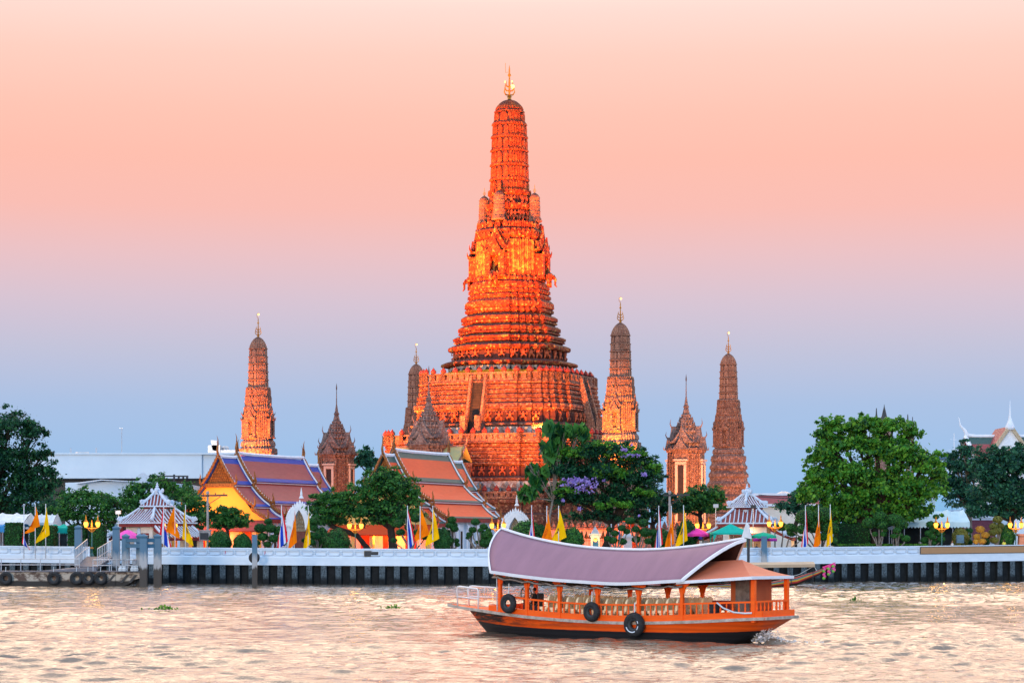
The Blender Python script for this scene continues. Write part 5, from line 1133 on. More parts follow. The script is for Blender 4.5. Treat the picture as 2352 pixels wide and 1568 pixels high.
M['canvas'] = pm('white_canvas', (.66,.72,.76), (.50,.56,.60), .8, .8, bmp=.3, bscale=2)
def marquee(label, px0, px1, yr, ye, d, mat, depth=6, peaks=1, gable=True, name='market_tent', hole=False):
    t = thing(name, label, 'tent', (X((px0+px1)/2, d), d, GZ)); k = d/F; hw = (px1-px0)*k/2; zr, ze = Z(yr, d)-GZ, Z(ye, d)-GZ; m = MB(); n = 16
    rr = random.Random(int(px0)); rows = []
    for f, y, z in ((0, -depth/2, ze), (.5, -depth/4, (ze+zr)/2+.1), (1, 0, zr), (.5, depth/4, (ze+zr)/2+.1), (0, depth/2, ze)):
        rows.append([(-hw+2*hw*i/n, y, z+(-.1 if i % 4 else .05)*(.3+f)+rr.uniform(-.03, .03)) for i in range(n+1)])
    m.sheet(rows); zz = 40; m.sheet([[(-hw+2*hw*i/zz, -depth/2-.03, ze) for i in range(zz+1)], [(-hw+2*hw*i/zz, -depth/2-.03, ze-.55-(.18 if i % 2 else 0)) for i in range(zz+1)]])
    if gable:
        for s in (-1, 1): m.add([(s*hw, -depth/2, ze), (s*hw, 0, zr), (s*hw, depth/2, ze)], [(0, 1, 2)]); m.add([(s*hw, -depth/2, ze), (s*hw, depth/2, ze), (s*hw, depth/2, ze-.6), (s*hw, -depth/2, ze-.6)], [(0, 1, 2, 3)])
    m.build('canopy', mat, t); p = MB()
    for i in range(5):
        for y in (-depth/2+.1, depth/2-.1): p.tube([(-hw+.1+(2*hw-.2)*i/4, y, 0), (-hw+.1+(2*hw-.2)*i/4, y, ze)], .05, 6); p.cut()
    p.build_each('pole', M['steel'], t); return t
marquee('big white canvas market tent at the far left', -60, 72, 1178, 1203, 262, M['canvas'], 9)
marquee('white tent flap just right of the leftmost flags', 84, 132, 1180, 1200, 266, M['canvas'], 5)
marquee('blue tarpaulin shelter below the white market tent', -30, 60, 1203, 1209, 257, cloth('blue_tarpaulin', (.05,.25,.55)), 4, gable=False, name='tarpaulin_shelter')
marquee('teal tarpaulin shelter between the hedge blocks', 88, 166, 1204, 1212, 259, M['teal'], 5, gable=False, name='tarpaulin_shelter')
marquee('long white marquee behind the double lamp at right', 2062, 2212, 1171, 1199, 268, pm('bluish_white_canvas', (.50,.70,.78), (.42,.62,.72), .8, .75), 8)
marquee('white canvas awning left of the marquee under the bodhi tree', 1968, 2058, 1192, 1203, 266, M['canvas'], 5, gable=False, name='market_awning')
# dim backs of the market stalls: dark screens of stacked goods behind the hedges
def stall(label, px0, px1, y0, d, seed):
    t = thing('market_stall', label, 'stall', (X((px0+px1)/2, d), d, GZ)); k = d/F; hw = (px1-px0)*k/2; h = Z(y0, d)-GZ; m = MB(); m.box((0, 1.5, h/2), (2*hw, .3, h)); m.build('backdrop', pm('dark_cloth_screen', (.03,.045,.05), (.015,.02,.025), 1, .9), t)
    rr = random.Random(seed); g = MB()
    for i in range(int(hw*4)):
        g.m = rr.randrange(4); g.box((rr.uniform(-hw, hw), rr.uniform(-.4, 1.2), rr.uniform(.4, 1.8)), (rr.uniform(.2, .6), .4, rr.uniform(.15, .5))); g.cut()
    g.build_each('goods', [cloth('g1', (.10,.12,.16)), cloth('g2', (.30,.32,.36)), cloth('g3', (.08,.14,.22)), cloth('g4', (.22,.10,.08))], t)
    tb = MB(); tb.box((0, .2, .85), (2*hw*.95, 1.4, .08))
    for s in (-1, 1): tb.box((s*hw*.9, .2, .42), (.1, 1.2, .82))
    tb.build('table', M['dark'], t); return t
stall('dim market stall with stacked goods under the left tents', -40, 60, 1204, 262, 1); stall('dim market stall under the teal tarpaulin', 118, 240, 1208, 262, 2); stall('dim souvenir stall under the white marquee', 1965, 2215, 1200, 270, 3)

# ------------------------------------------------------------------ fence lit red behind the violet-flowered tree, gate pillars
def pillar(label, px, d, h, lit):
    t = thing('gate_pillar', label, 'gate pillar', (X(px, d), d, GZ), 0, 'white gate pillars'); m = MB(); m.box((0, 0, .3), (1.35, 1.35, .6)); m.box((0, 0, h/2), (1.05, 1.05, h)); m.box((0, 0, h), (1.4, 1.4, .2)); m.box((0, 0, h-.25), (1.25, 1.25, .15)); m.box((0, 0, h+.35), (1.0, 1.0, .5), top=.55); m.box((0, 0, h+.8), (.45, .45, .4), top=.1); m.build('shaft', M['white'], t)
    if lit:
        l = MB(); l.box((0, -.62, h-.75), (.42, .3, .6), top=.7); lo = l.build('wall_lantern', M['gold'], t); g = MB(); g.box((0, -.8, h-.8), (.3, .1, .42)); g.build('lantern_glass', M['lamp'], lo)
        L = bpy.data.lights.new('lantern_light', 'POINT'); L.energy = 60; L.color = (1, .55, .1); L.shadow_soft_size = .15; q = bpy.data.objects.new('lantern_light', L); COL.objects.link(q); q.location = (X(px, d), d-1.3, GZ+h-.7)
    return t
pillar('white gate pillar with a lit wall lantern, left of the leaning trunk', 1367, 262, 2.75, True); pillar('white gate pillar without lantern, right of the leaning trunk', 1441, 263, 2.45, False)
pillar('white gate pillar left of the pink umbrella', 1606-37, 268, 2.8, False)
f = thing('iron_fence', 'ornate iron fence glowing red under the violet-flowered tree', 'fence', (X(1400, 264), 264, GZ)); m = MB(); w = 6.8
for i in range(72):
    x = -w+2*w*i/71; m.bar((x, 0, 0), (x, 0, 2.2), .05); m.lathe([(.05, 0), (.08, .08), (.01, .3)], 4, (x, 0, 2.2))
for z in (.25, 1.0, 1.25, 2.0): m.bar((-w, 0, z), (w, 0, z), .06, .08)
for i in range(24): m.torus((-w+2*w*(i+.5)/24, 0, 1.12), .11, .025, n=10, m=5)
m.build('railing', pm('red_brown_iron', (.40,.10,.05), (.28,.07,.04), 3, .5), f); cr = MB()
for i in range(26):
    x = -w*.94+2*w*.94*i/25; h = .5+.45*abs(math.sin(i*1.9)); cr.lathe([(.2, 0), (.26, h*.3), (.14, h*.7), (.02, h*1.2)], 5, (x, 0, 2.25))
cr.build('crest', M['giltwood'], f)
bw = thing('compound_wall', 'orange-lit plastered wall of the inner compound behind the iron fence', 'wall', (X(1420, 276), 276, GZ)); m = MB(); m.box((0, 0, 1.7), (19, .5, 3.4)); m.build('wall_body', pm('pink_plaster', (.62,.40,.30), (.44,.24,.18), 1.2, .8, bmp=.3), bw); m = MB(); m.box((0, 0, 3.5), (19.4, .9, .25)); 
for i in range(24): m.lathe([(.3, 0), (.34, .2), (.2, .5), (.05, .8)], 6, (-9+18*i/23, 0, 3.6))
m.build('coping', M['stone_fine'], bw)
gp = thing('stone_figure', 'orange-lit stone guardian on a pedestal glimpsed through the violet-flowered tree', 'statue', (X(1450, 270), 270, GZ)); m = MB(); m.box((0, 0, 1.2), (2.2, 2.2, 2.4), top=.8); m.build('pedestal', M['stone'], gp); d_ = dancer(); d_.v = [(x*2.6, y*2.6, z*2.9+2.4) for x, y, z in d_.v]; d_.build('figure', M['stone'], gp, True)
def area_spot(loc, target, e, col, ang=60, blend=.6, size=.4):
    l = bpy.data.lights.new('floodlight_beam', 'SPOT'); l.energy = e; l.color = col; l.spot_size = R(ang); l.spot_blend = blend; l.shadow_soft_size = size
    o = bpy.data.objects.new('floodlight_beam', l); COL.objects.link(o); o.location = loc; o.rotation_euler = (Vector(target)-Vector(loc)).to_track_quat('-Z', 'Y').to_euler(); return o
def point(loc, e, col, s=.4):
    l = bpy.data.lights.new('lamp_light', 'POINT'); l.energy = e; l.color = col; l.shadow_soft_size = s; o = bpy.data.objects.new('lamp_light', l); COL.objects.link(o); o.location = loc; return o
def flood(label, px, d, z, target, e, col, ang):
    """a lamp housing on a short stand with the beam it throws"""
    t = thing('floodlight', label, 'floodlight', (X(px, d), d, z), 0, 'garden floodlights'); m = MB(); m.box((0, 0, .55), (.55, .35, .45)); m.build('housing', M['dark'], t); s = MB(); s.box((0, 0, .05), (.5, .4, .1)); s.bar((-.32, 0, .1), (-.32, 0, .6), .05); s.bar((.32, 0, .1), (.32, 0, .6), .05); s.build('bracket', M['dark'], t)
    return area_spot((X(px, d), d+.5, z+.9), target, e, col, ang)
# ------------------------------------------------------------------ buildings beyond the temple
M['grey_wall'] = pm('bluish_white_render', (.56,.68,.78), (.50,.62,.73), .12, .8, bmp=.1)
D = 430; t = thing('plain_building', 'long windowless pale blue-white building behind the trees at left', 'building', (0, 0, 0)); m = MB()
x0, x1 = X(95, D), X(575, D); zt, zm = Z(1047, D), Z(1101, D); m.box(((x0+X(480, D))/2, D, (zt+zm)/2), (X(480, D)-x0, 20, zt-zm)); m.box(((X(480, D)+x1)/2, D+.6, (zt+zm)/2+.15), (x1-X(480, D)-.02, 20, zt-zm)); m.build('upper_wall', M['grey_wall'], t)
m = MB(); m.box(((x0+x1)/2, D+4, (zm+GZ)/2), (x1-x0-2, 20, zm-GZ-.05)); m.build('dark_storey', M['dark'], t); m = MB(); m.box(((x0+x1)/2, D-.05, zt+.1), (x1-x0+.6, 20.6, .3)); m.build('parapet', M['grey_wall'], t)  # lower storey set back, in a plain dark colour
d_ = MB(); d_.box((X(490, D), D+2, zt+1.0), (2.4, 2.4, 2.4)); d_.prism([(X(482, D), zt+3.2), (X(496, D), zt+3.1), (X(498, D), zt+1.0), (X(487, D), zt+1.2)], 'y', D+.8, D+3.2); d_.box((X(520, D), D+2, zt+.8), (3.6, 2, .9)); d_.lathe([(.7, 0), (.7, 1.8), (.3, 2.1)], 10, (X(513, D), D+3, zt)); d_.build('roof_duct', M['steel'], t)
a = MB()
for px, yy in ((290, 985), (232, 1030), (174, 1031)): a.tube([(X(px, D), D-5, zt), (X(px, D), D-5, Z(yy, D))], .09 if px == 290 else .16, 6)
a.bar((X(285, D), D-5, Z(986, D)), (X(292, D), D-5, Z(986, D)), .1); a.lathe([(.5, 0), (1.6, .3), (1.2, .6)], 10, (X(198, D), D-4, zt)); a.build('mast', M['steel'], t)
D = 345; t = thing('low_annex', 'low white annex with sloping roof below the long plain building', 'building', (0, 0, 0)); m = MB(); zb = GZ
m.prism([(X(150, D), zb), (X(440, D), zb), (X(440, D), Z(1113, D)), (X(330, D), Z(1103, D)), (X(150, D), Z(1108, D))], 'y', D, D+10); m.build('wall', M['grey_wall'], t)
m = MB(); m.prism([(X(178, D), Z(1109, D)), (X(236, D), Z(1101, D)), (X(300, D), Z(1104.5, D)), (X(300, D), Z(1106, D)), (X(236, D), Z(1103, D)), (X(178, D), Z(1111, D))], 'y', D-1.5, D+8); m.build('roof_edge', M['white'], t)
m = MB(); m.lathe([(.1, 0), (.9, .35), (.95, .4)], 12); m.xf(Matrix.Translation((X(331, D), D-1, Z(1101, D))) @ Matrix.Rotation(R(60), 4, 'X')); m.build('dish', M['steel'], t)
# white-gabled temple hall at far right
D = 370; t = thing('white_gabled_hall', 'white-gabled temple hall with red and green roof behind the teal trees at far right', 'temple hall', (X(2310, D), D, 0)); k = D/F
zr, za = Z(1000, D), Z(985, D); xl = X(2232, D)-X(2310, D)
r = MB(); r.sheet([[(xl, -.2, Z(1045, D)), (9, -.2, Z(1045, D))], [(xl, 3, Z(1018, D)), (9, 3, Z(1018, D))], [(xl, 5, zr), (9, 5, zr)]]); r.sheet([[(xl, 10, Z(1045, D)), (9, 10, Z(1045, D))], [(xl, 5, zr), (9, 5, zr)]]); r.mi = [0, 1, 0]
ro = r.build('roof', [mauve, green_e], t); q = ro.modifiers.new('solid', 'SOLIDIFY'); q.thickness = .25
w = MB(); w.tube([(xl-.2, 5, zr+.3), (xl+2, 5, zr+.1), (9, 5, zr+.1)], .32, 6); w.tube([(xl, -.3, Z(1045, D)), (xl+.1, 2.5, Z(1020, D)), (xl, 5, zr)], .4, 6); w.tube([(xl+.3, 5, zr+.2), (xl-.2, 5, zr+1.2), (xl-.9, 5, zr+2), (xl-1.2, 5, zr+3.4)], [.4, .3, .18, .04], 6); w.build('ridge_trim', M['white'], t)
g = MB(); hw = 4.1; zE = Z(1068, D); g.prism([(-hw, zE), (hw, zE), (0, za)], 'y', -3.2, -2.9); g.box((0, 2.5, (zE+GZ)/2), (2*hw-.8, 9, zE-GZ)); g.build('gable_wall', M['white'], t)
e = MB()
e.prism([(0, za+.9), (-hw-.9, zE-.1), (-hw-.6, zE-.7), (0, za-.1), (hw+.6, zE-.7), (hw+.9, zE-.1)], 'y', -3.7, -3.2)
e.build('bargeboard', pm('ochre_bargeboard', (.50,.42,.30), (.36,.28,.18), 3, .7, bmp=.5), t)
e = MB(); e.tube([(-.8, -3.3, Z(1045, D)), (-.25, -3.35, Z(1038, D)), (0, -3.35, Z(1033, D)), (.25, -3.35, Z(1038, D)), (.8, -3.3, Z(1045, D))], [.05, .2, .12, .2, .05], 6); e.build('gilt_ornament', M['gold'], t)
e = MB(); e.lathe([(.75, 0), (.8, .5), (.45, 1.3), (.2, 2.2), (.12, 3.4), (.02, 5)], 10, (0, -3.2, za-.3)); e.build('finial', M['white'], t, True)
e = MB()
e.sheet([[(-hw-.4, -3.2, zE), (-hw-.4, 8, zE)], [(0, -3.2, za+.35), (0, 8, za+.35)], [(hw+.4, -3.2, zE), (hw+.4, 8, zE)]])
eo = e.build('gable_roof', mauve, t); q = eo.modifiers.new('solid', 'SOLIDIFY'); q.thickness = .2
D = 340; t = thing('blue_roof_tower', 'narrow white building with blue roof terrace between the two big right trees', 'building', (X(2168, D), D, GZ)); m = MB(); h = Z(1062, D)-GZ; m.box((0, 0, h/2-1), (3.6, 5, h-2)); m.build('wall', pm('pale_blue_wall', (.35,.62,.78), (.30,.55,.72), .6, .7), t)
m = MB(); m.box((0, 0, h+.9), (3.8, 5.2, .9), top=.92); m.build('roof', pm('dark_blue_roof', (.06,.12,.20), (.05,.1,.16), 2, .5), t); m = MB()
for x in (-1.7, 0, 1.7): m.bar((x, -2.4, h-2), (x, -2.4, h+.5), .14)
for z in (h-1.2, h-2): m.bar((-1.8, -2.45, z), (1.8, -2.45, z), .1)
m.box((1.1, -1.5, h-.6), (1, 1, 2.2)); m.tube([(1.6, 0, h+1), (1.6, 0, h+4.6)], .07, 5); m.bar((.6, 0, h+2.0), (2.4, 0, h+2.0), .06); m.bar((1.0, 0, h+3.6), (2.0, 0, h+3.6), .06); m.build('terrace_frame', M['white'], t)
def spire(label, px, y0, d, r, y1=975):
    t = thing('temple_spire', label, 'spire', (X(px, d), d, GZ)); m = MB(); h = Z(y0, d)-GZ; b = Z(y1, d)-GZ; m.lathe([(r*2.2, 0), (r*2.2, b)], 8); m.build('base', M['stone_grey'], t); m = MB(); m.lathe([(r*2.2, b-.1), (r*1.6, b+.8), (r*.9, b+1.3), (r*.45, b+2.2), (r*.2, h-.5), (.02, h)], 8); m.build('needle', M['dark'], t)
spire('thick dark needle spire rising behind the bodhi tree crown', 2031, 928, 330, .45); spire('thin dark needle just left of the thick spire', 2013, 943, 332, .13, 970); spire('thin dark needle right of the thick spire', 2085, 950, 332, .14, 985); spire('short thin needle farthest right behind the bodhi tree', 2096, 968, 333, .10, 990)
D = 300; t = thing('shop_house', 'low shop with maroon awning and a pale sign under the teal trees', 'shop', (X(2255, D), D, GZ)); m = MB(); h = Z(1185, D)-GZ; m.box((0, 2.5, h/2), (9, 5, h)); m.build('wall', M['white'], t); m = MB(); m.sheet([[(-4.2, -2.4, h*.35), (1.5, -2.4, h*.35)], [(-4.2, 0, h*.9), (1.5, 0, h*.9)]]); o = m.build('awning', pm('maroon_tile', (.16,.035,.05), (.09,.02,.035), 3, .6), t); q = o.modifiers.new('solid', 'SOLIDIFY'); q.thickness = .12
m = MB(); m.box((-1.6, -.15, h+.35), (6.0, .12, 1.1)); o = m.build('sign_board', M['white'], t); m = MB(); m.lathe([(.42, 0), (.42, .05)], 14); m.xf(Matrix.Translation((-4.1, -.24, h+.35)) @ Matrix.Rotation(R(90), 4, 'X')); 
for j, (z, w) in enumerate(((.55, 3.6), (.2, 4.2))):
    for i in range(9): m.box((-3.2+i*w/9*1.05, -.235, h+z), (w/13, .03, .16)); m.cut()
m.build_each('sign_mark', CB, o)
t = thing('street_house', 'low house with white-edged mauve roof right of the right pavilion', 'house', (X(1810, 330), 330, GZ)); m = MB(); h = Z(1156, 330)-GZ; m.box((0, 3, h/2), (9, 6, h)); m.build('wall', M['cream'], t); m = MB(); m.sheet([[(-4.8, -.5, h-.3), (4.8, -.5, h-.3)], [(-4.8, 3, h+1.3), (4.8, 3, h+1.3)]]); o = m.build('roof', mauve, t); q = o.modifiers.new('solid', 'SOLIDIFY'); q.thickness = .15; m = MB(); m.bar((-4.9, 3, h+1.45), (4.9, 3, h+1.45), .4, .35); m.bar((-4.9, -.6, h-.25), (4.9, -.6, h-.25), .2, .3); m.build('ridge_trim', M['white'], t)
t = thing('water_tank_tower', 'squat grey roof tank on a post right of the right pavilion', 'water tank', (X(1800, 420), 420, GZ)); m = MB(); h = Z(1128, 420)-GZ; m.lathe([(1.2, h-4), (1.2, h-1.4), (1.7, h-1.2), (1.7, h-.5), (.4, h)], 12); m.build('tank', M['steel'], t); m = MB(); m.box((0, 0, (h-4)/2), (2.4, 2.4, h-4)); m.build('post', M['grey_wall'], t)
def wire(label, a, b, sag):
    A, B = P(*a), P(*b); m = MB(); m.tube([A.lerp(B, i/12)+Vector((0, 0, -sag*4*(i/12)*(1-i/12))) for i in range(13)], .06, 4); tag(m.build('overhead_wire', M['dark']), label, 'wire')
wire('thick overhead cable sloping up to the bodhi tree', (1742, 1136, 330), (1990, 1108, 330), .8)
wire('overhead wire, second below the thick cable', (1742, 1140, 331), (1990, 1130, 331), .5); wire('overhead wire, third below the thick cable', (1742, 1147, 332), (1990, 1142, 332), .5); wire('lowest of the overhead wires right of the pavilion', (1742, 1151, 333), (1990, 1150, 333), .4)
for px, y0, lab in ((1820, 1128, 'short plain pole among the overhead wires'), (1880, 1115, 'tall thin pole among the overhead wires')):
    t = thing('utility_pole', lab, 'utility pole', (X(px, 334), 334, GZ)); m = MB(); m.tube([(0, 0, 0), (0, 0, Z(y0, 334)-GZ)], .17, 6); m.build('post', M['dark'], t)
# ledge, bench, floodlight, pedestal near the right end
d = 260; t = tag(MB().box((X(2130, d), d, GZ+.55), ((2300-2040)*d/F*.9, 1.0, 1.1)).build('planter_ledge', M['white']), 'low white planter ledge behind the blank banner', 'ledge')
o = MB(); o.box((X(2348, 263), 263, GZ+1.3), (1.1, 1.1, 2.6), top=.8); o.box((X(2348, 263), 263, GZ+2.7), (1.2, 1.2, .25)); tag(o.build('statue_pedestal', pm('terracotta_pink', (.62,.26,.16), (.5,.2,.12), 3, .7)), 'pink pedestal cut by the right edge of the picture', 'pedestal')
def housing(label, px, py, d):
    t = thing('floodlight', label, 'floodlight', (X(px, d), d, GZ), 0); z = Z(py, d)-GZ; m = MB(); m.box((0, 0, z), (.85, .45, .95)); m.box((0, -.24, z+.05), (.6, .06, .55)); m.build('housing', M['lampgreen'] if False else pm('blue_grey_housing', (.10,.20,.28), (.07,.14,.2), 3, .4), t); m = MB(); m.bar((-.48, 0, .2), (-.48, 0, z), .07); m.bar((.48, 0, .2), (.48, 0, z), .07); m.box((0, 0, .15), (1.1, .5, .3)); m.build('bracket', M['dark'], t)
housing('blue-grey floodlight standing by the yellowish domed bush', 2205, 1237, 258)
for lab, px, py, d in (('small white floodlight on a mast left of the corner-on pavilion', 272, 1178, 262), ('small square floodlight on a mast by the bushy round tree', 1644, 1150+13, 266), ('small dark floodlight on a mast before the right pavilion roof', 1730, 1165, 255)):
    t = thing('mast_floodlight', lab, 'floodlight', (X(px, d), d, GZ)); z = Z(py, d)-GZ; m = MB(); m.tube([(0, 0, 0), (0, 0, z)], .04, 5); m.build('mast', M['steel'], t); m = MB(); m.box((0, -.1, z+.1), (.62, .3, .42)); m.build('housing', M['steel'] if 'dark' not in lab else M['dark'], t)
t = thing('utility_cabinet', 'blue-grey metal cabinet left of the leaning trunk', 'cabinet', (X(1370-2, 250), 250, GZ)); m = MB(); m.box((0, 0, .85+.2), (.62, .5, 1.7)); m.box((0, 0, 1.95), (.7, .58, .08)); m.build('body', pm('teal_grey_steel', (.12,.30,.36), (.09,.24,.3), 3, .4), t); m = MB(); m.box((.12, -.27, 1.3), (.08, .04, .16)); m.build('handle', M['steel'], t)

# ------------------------------------------------------------------ people
M['skin'] = pm('skin', (.40,.22,.15), (.36,.2,.13), 5, .55)
M['hair'] = pm('black_hair', (.02,.017,.015), (.03,.025,.02), 8, .5)
def person(label, loc, rz, top, bottom, sit=False, h=1.62, hairlong=False):
    """standing or seated body as one skinned surface (head, neck, arms, hands, legs), clothes over it"""
    t = thing('person', label, 'person', loc, rz); s = h/1.7; m = MB(); kz = .86*s if not sit else .48*s
    def T(p): return tuple(q*s for q in p)
    hip = .92 if not sit else .50; sh = hip+.50; 
    m.tube([T((0, 0, hip)), T((0, 0, hip+.2)), T((0, -.01, sh-.06)), T((0, 0, sh+.02)), T((0, 0, sh+.10))], [.155*s, .13*s, .165*s, .10*s, .055*s], 10)
    m.ball(T((0, -.02, sh+.22)), (.085*s, .1*s, .125*s), 10, 8); m.ball(T((0, -.122, sh+.205)), (.014*s, .022*s, .022*s), 5, 4)
    for g in (-1, 1):
        m.ball(T((g*.086, 0, sh+.21)), (.012*s, .02*s, .03*s), 5, 4)
        if sit: L = [T((g*.09, 0, hip)), T((g*.12, -.42, hip+.02)), T((g*.12, -.44, .08)), T((g*.12, -.56, .03))]
        else: L = [T((g*.09, 0, hip)), T((g*.1, -.02, .5)), T((g*.1, .02, .08)), T((g*.1, -.12, .03))]
        m.tube(L, [.095*s, .065*s, .04*s, .035*s], 8)
        A = [T((g*.17, 0, sh-.03)), T((g*.24, .02, sh-.30)), T((g*.21, -.16, sh-.48)), T((g*.2, -.24, sh-.52))]; m.tube(A, [.052*s, .042*s, .03*s, .034*s], 8)
        for f in range(5): m.tube([T((g*(.185+.012*f), -.24, sh-.52)), T((g*(.183+.012*f), -.29-.012*(2-abs(f-2)), sh-.535)), T((g*(.183+.012*f), -.315-.012*(2-abs(f-2)), sh-.56))], [.011*s, .009*s, .007*s], 5)
    b = m.build('body', M['skin'], t, True)
    c = MB(); c.tube([T((0, 0, hip+.02)), T((0, 0, hip+.2)), T((0, -.01, sh-.06)), T((0, 0, sh+.03))], [.168*s, .145*s, .178*s, .10*s], 10)
    for g in (-1, 1): c.tube([T((g*.13, 0, sh-.03)), T((g*.235, .02, sh-.26))], [.066*s, .06*s], 8)
    c.build('shirt', cloth('shirt', top), t, True); c = MB()
    for g in (-1, 1):
        L = [T((g*.085, 0, hip+.04)), T((g*.12, -.42, hip+.02)), T((g*.12, -.44, .12))] if sit else [T((g*.085, 0, hip+.04)), T((g*.1, -.02, .5)), T((g*.1, .02, .1))]
        c.tube(L, [.115*s, .085*s, .06*s], 8)
    c.build('trousers', cloth('trousers', bottom), t, True)
    e = MB(); e.ball(T((0, .012, sh+.255)), (.095*s, .108*s, .11*s), 10, 7)
    if hairlong: e.tube([T((0, .06, sh+.25)), T((0, .09, sh+.1)), T((0, .1, sh-.1))], [.08*s, .085*s, .04*s], 8)
    e.build('hair', M['hair'], t, True); return t
person('woman in a yellow top with long dark hair standing behind the blank banner', (X(2306, 261), 261, GZ+.45), R(200), (.75,.72,.10), (.10,.10,.14), False, 1.66, True)
person('dark-haired child beside the woman in yellow, only the head above the wall', (X(2316, 260.5), 260.5, GZ+.3), R(170), (.10,.12,.2), (.08,.08,.1), False, 1.28)
person('person in a denim-blue shirt under the green tent, bending left', (X(1653, 248.5), 248.5, GZ+.25), R(70), (.12,.22,.34), (.06,.06,.09), False, 1.5)
person('person with dark hair seated facing out under the green tent', (X(1664, 249.2), 249.2, GZ+.6), R(10), (.14,.10,.1), (.06,.06,.09), True, 1.6)
person('vendor in dark shirt standing under the magenta umbrella', (X(1738, 249.5), 249.5, GZ), R(-20), (.05,.06,.08), (.05,.05,.06), False, 1.62)
person('person in a white shirt sitting by the blue-grey floodlight', (X(2187, 259), 259, GZ+.75), R(40), (.62,.70,.78), (.1,.12,.18), True, 1.6)
# ------------------------------------------------------------------ pontoon, gangway, mooring posts
def post_mat():
    m, t, b = new_mat('blue_grey_pile'); v = coords(t); s = N(t, 'ShaderNodeSeparateXYZ'); t.links.new(v, s.inputs[0])
    nz = math_(t, 'MULTIPLY', noise(t, coords(t, 'Object', (3, 3, .7)), 1.2, 4, .6, 0, 1), 1.6)
    a = N(t, 'ShaderNodeMapRange'); a.inputs[1].default_value = 2.6; a.inputs[2].default_value = 2.9; t.links.new(math_(t, 'ADD', s.outputs[2], nz), a.inputs[0])
    c = N(t, 'ShaderNodeMapRange'); c.inputs[1].default_value = 3.6; c.inputs[2].default_value = 4.4; t.links.new(math_(t, 'ADD', s.outputs[2], nz), c.inputs[0])
    k = mixc(t, c.outputs[0], (.34,.36,.38), (.055,.15,.24)); k = mixc(t, a.outputs[0], (.03,.028,.026), k)
    t.links.new(k, b.inputs['Base Color']); b.inputs['Roughness'].default_value = .6; return m
M['pile'] = post_mat()
def mooring(label, px, ytop, ybot, d, w=.72, cap=True):
    t = thing('mooring_post', label, 'mooring post', (X(px, d), d, 0)); h = Z(ytop, d); m = MB(); m.box((0, 0, (h-.5-1.5)/2), (w, w, h-.5+1.5)); m.build('shaft', M['pile'], t)
    if cap:
        c = MB(); q = w*.56
        c.rings([[(r*math.cos(R(45)+a*R(90)+o), r*math.sin(R(45)+a*R(90)+o), z) for a in range(4)] for r, z, o in ((q, h-.5, 0), (q*1.32, h-.3, 0), (q*1.32, h-.2, 0), (.05, h, 0))]); c.build('cap', M['pile'], t)
    return t
mooring('single blue mooring post behind the gangway rails', 180, 1205, 1280, 241)
mooring('blue mooring post just left of the mooring frame', 267, 1206, 1285, 239)
fr = thing('mooring_gantry', 'four-legged blue mooring frame with double beams at the end of the pontoon', 'mooring frame', (X(325, 230), 230, 0)); x0 = X(325, 230)
pts = [(X(287, 232)-x0, 2.5), (X(321, 233)-x0, 3.2), (X(330, 228)-x0, -2.0), (X(362, 229)-x0, -1.0)]
for x, y in pts:
    d = 230+y; h = Z(1225, d); m = MB(); m.box((x, y, (h-.5-1.5)/2), (.74, .74, h-.5+1.5)); q = .42
    m.rings([[(x+r*math.cos(R(45)+a*R(90)), y+r*math.sin(R(45)+a*R(90)), z) for a in range(4)] for r, z in ((q, h-.5), (q*1.3, h-.3), (q*1.3, h-.2), (.05, h))]); m.build('leg', M['pile'], fr)
b = MB()
for a, c in ((0, 2), (2, 3), (0, 1), (1, 3)):
    for yy in (1240, 1253): z = Z(yy, 230); b.bar((pts[a][0], pts[a][1], z), (pts[c][0], pts[c][1], z), .3, .4)
b.build('beam', pm('blue_grey_beam', (.055,.15,.24), (.04,.12,.19), 2, .5), fr)
t = mooring('lone slim blue-grey mooring post in the water left of the middle', 585, 1216, 1346, 229, .5, False)
m = MB(); m.box((X(1755, 244), 244, Z(1232, 244)/2), (.6, .6, Z(1229, 244))); tag(m.build('mooring_post', M['pile']), 'square blue post against the wall under the green parasol', 'mooring post')
d = 240.5; tp_ = thing('mooring_post', 'thin dark green post by the stern tip of the barge roof', 'mooring post', (X(1719, d), d, 0)); m = MB(); m.tube([(0, 0, -1), (0, 0, Z(1212, d))], .16, 8); m.build('shaft', M['dark'], tp_)

pt = thing('pontoon', 'floating landing pontoon with rusty pale side at far left', 'pontoon', (0, 0, 0)); d = 231.5; xl, xr = X(-60, d), X(318, d); zt = Z(1314, d)+.05
def rust_mat():
    m, t, b = new_mat('rust_streaked_pontoon'); v = coords(t, 'Object', (.5, 1, 1)); f = noise(t, v, 1.4, 6, .7, .46, .56); s = N(t, 'ShaderNodeSeparateXYZ'); t.links.new(coords(t), s.inputs[0])
    k = mixc(t, f, (.44,.39,.32), (.09,.055,.04)); z = N(t, 'ShaderNodeMapRange'); z.inputs[1].default_value = .62; z.inputs[2].default_value = .8; t.links.new(math_(t, 'ADD', s.outputs[2], math_(t, 'MULTIPLY', noise(t, v, 2.2, 4, .6, 0, 1), .3)), z.inputs[0])
    t.links.new(mixc(t, z.outputs[0], (.022,.02,.018), k), b.inputs['Base Color']); b.inputs['Roughness'].default_value = .75; return m
M['rust'] = rust_mat(); M['deck'] = pm('grey_deck_plate', (.11,.12,.15), (.07,.08,.10), 1.2, .55, bmp=.2)
m = MB(); m.box(((xl+xr-2.5)/2, d+1.8, (zt-.4)/2), (xr-xl-2.5, 3.6, zt+.4)); m.prism([(xr-2.5, zt+.0), (xr, zt+.0), (xr, zt*.55), (xr-.5, zt*.45), (xr-1.0, .25), (xr-2.5, -.4)], 'y', d+.1, d+3.5); m.build('hull', M['rust'], pt)
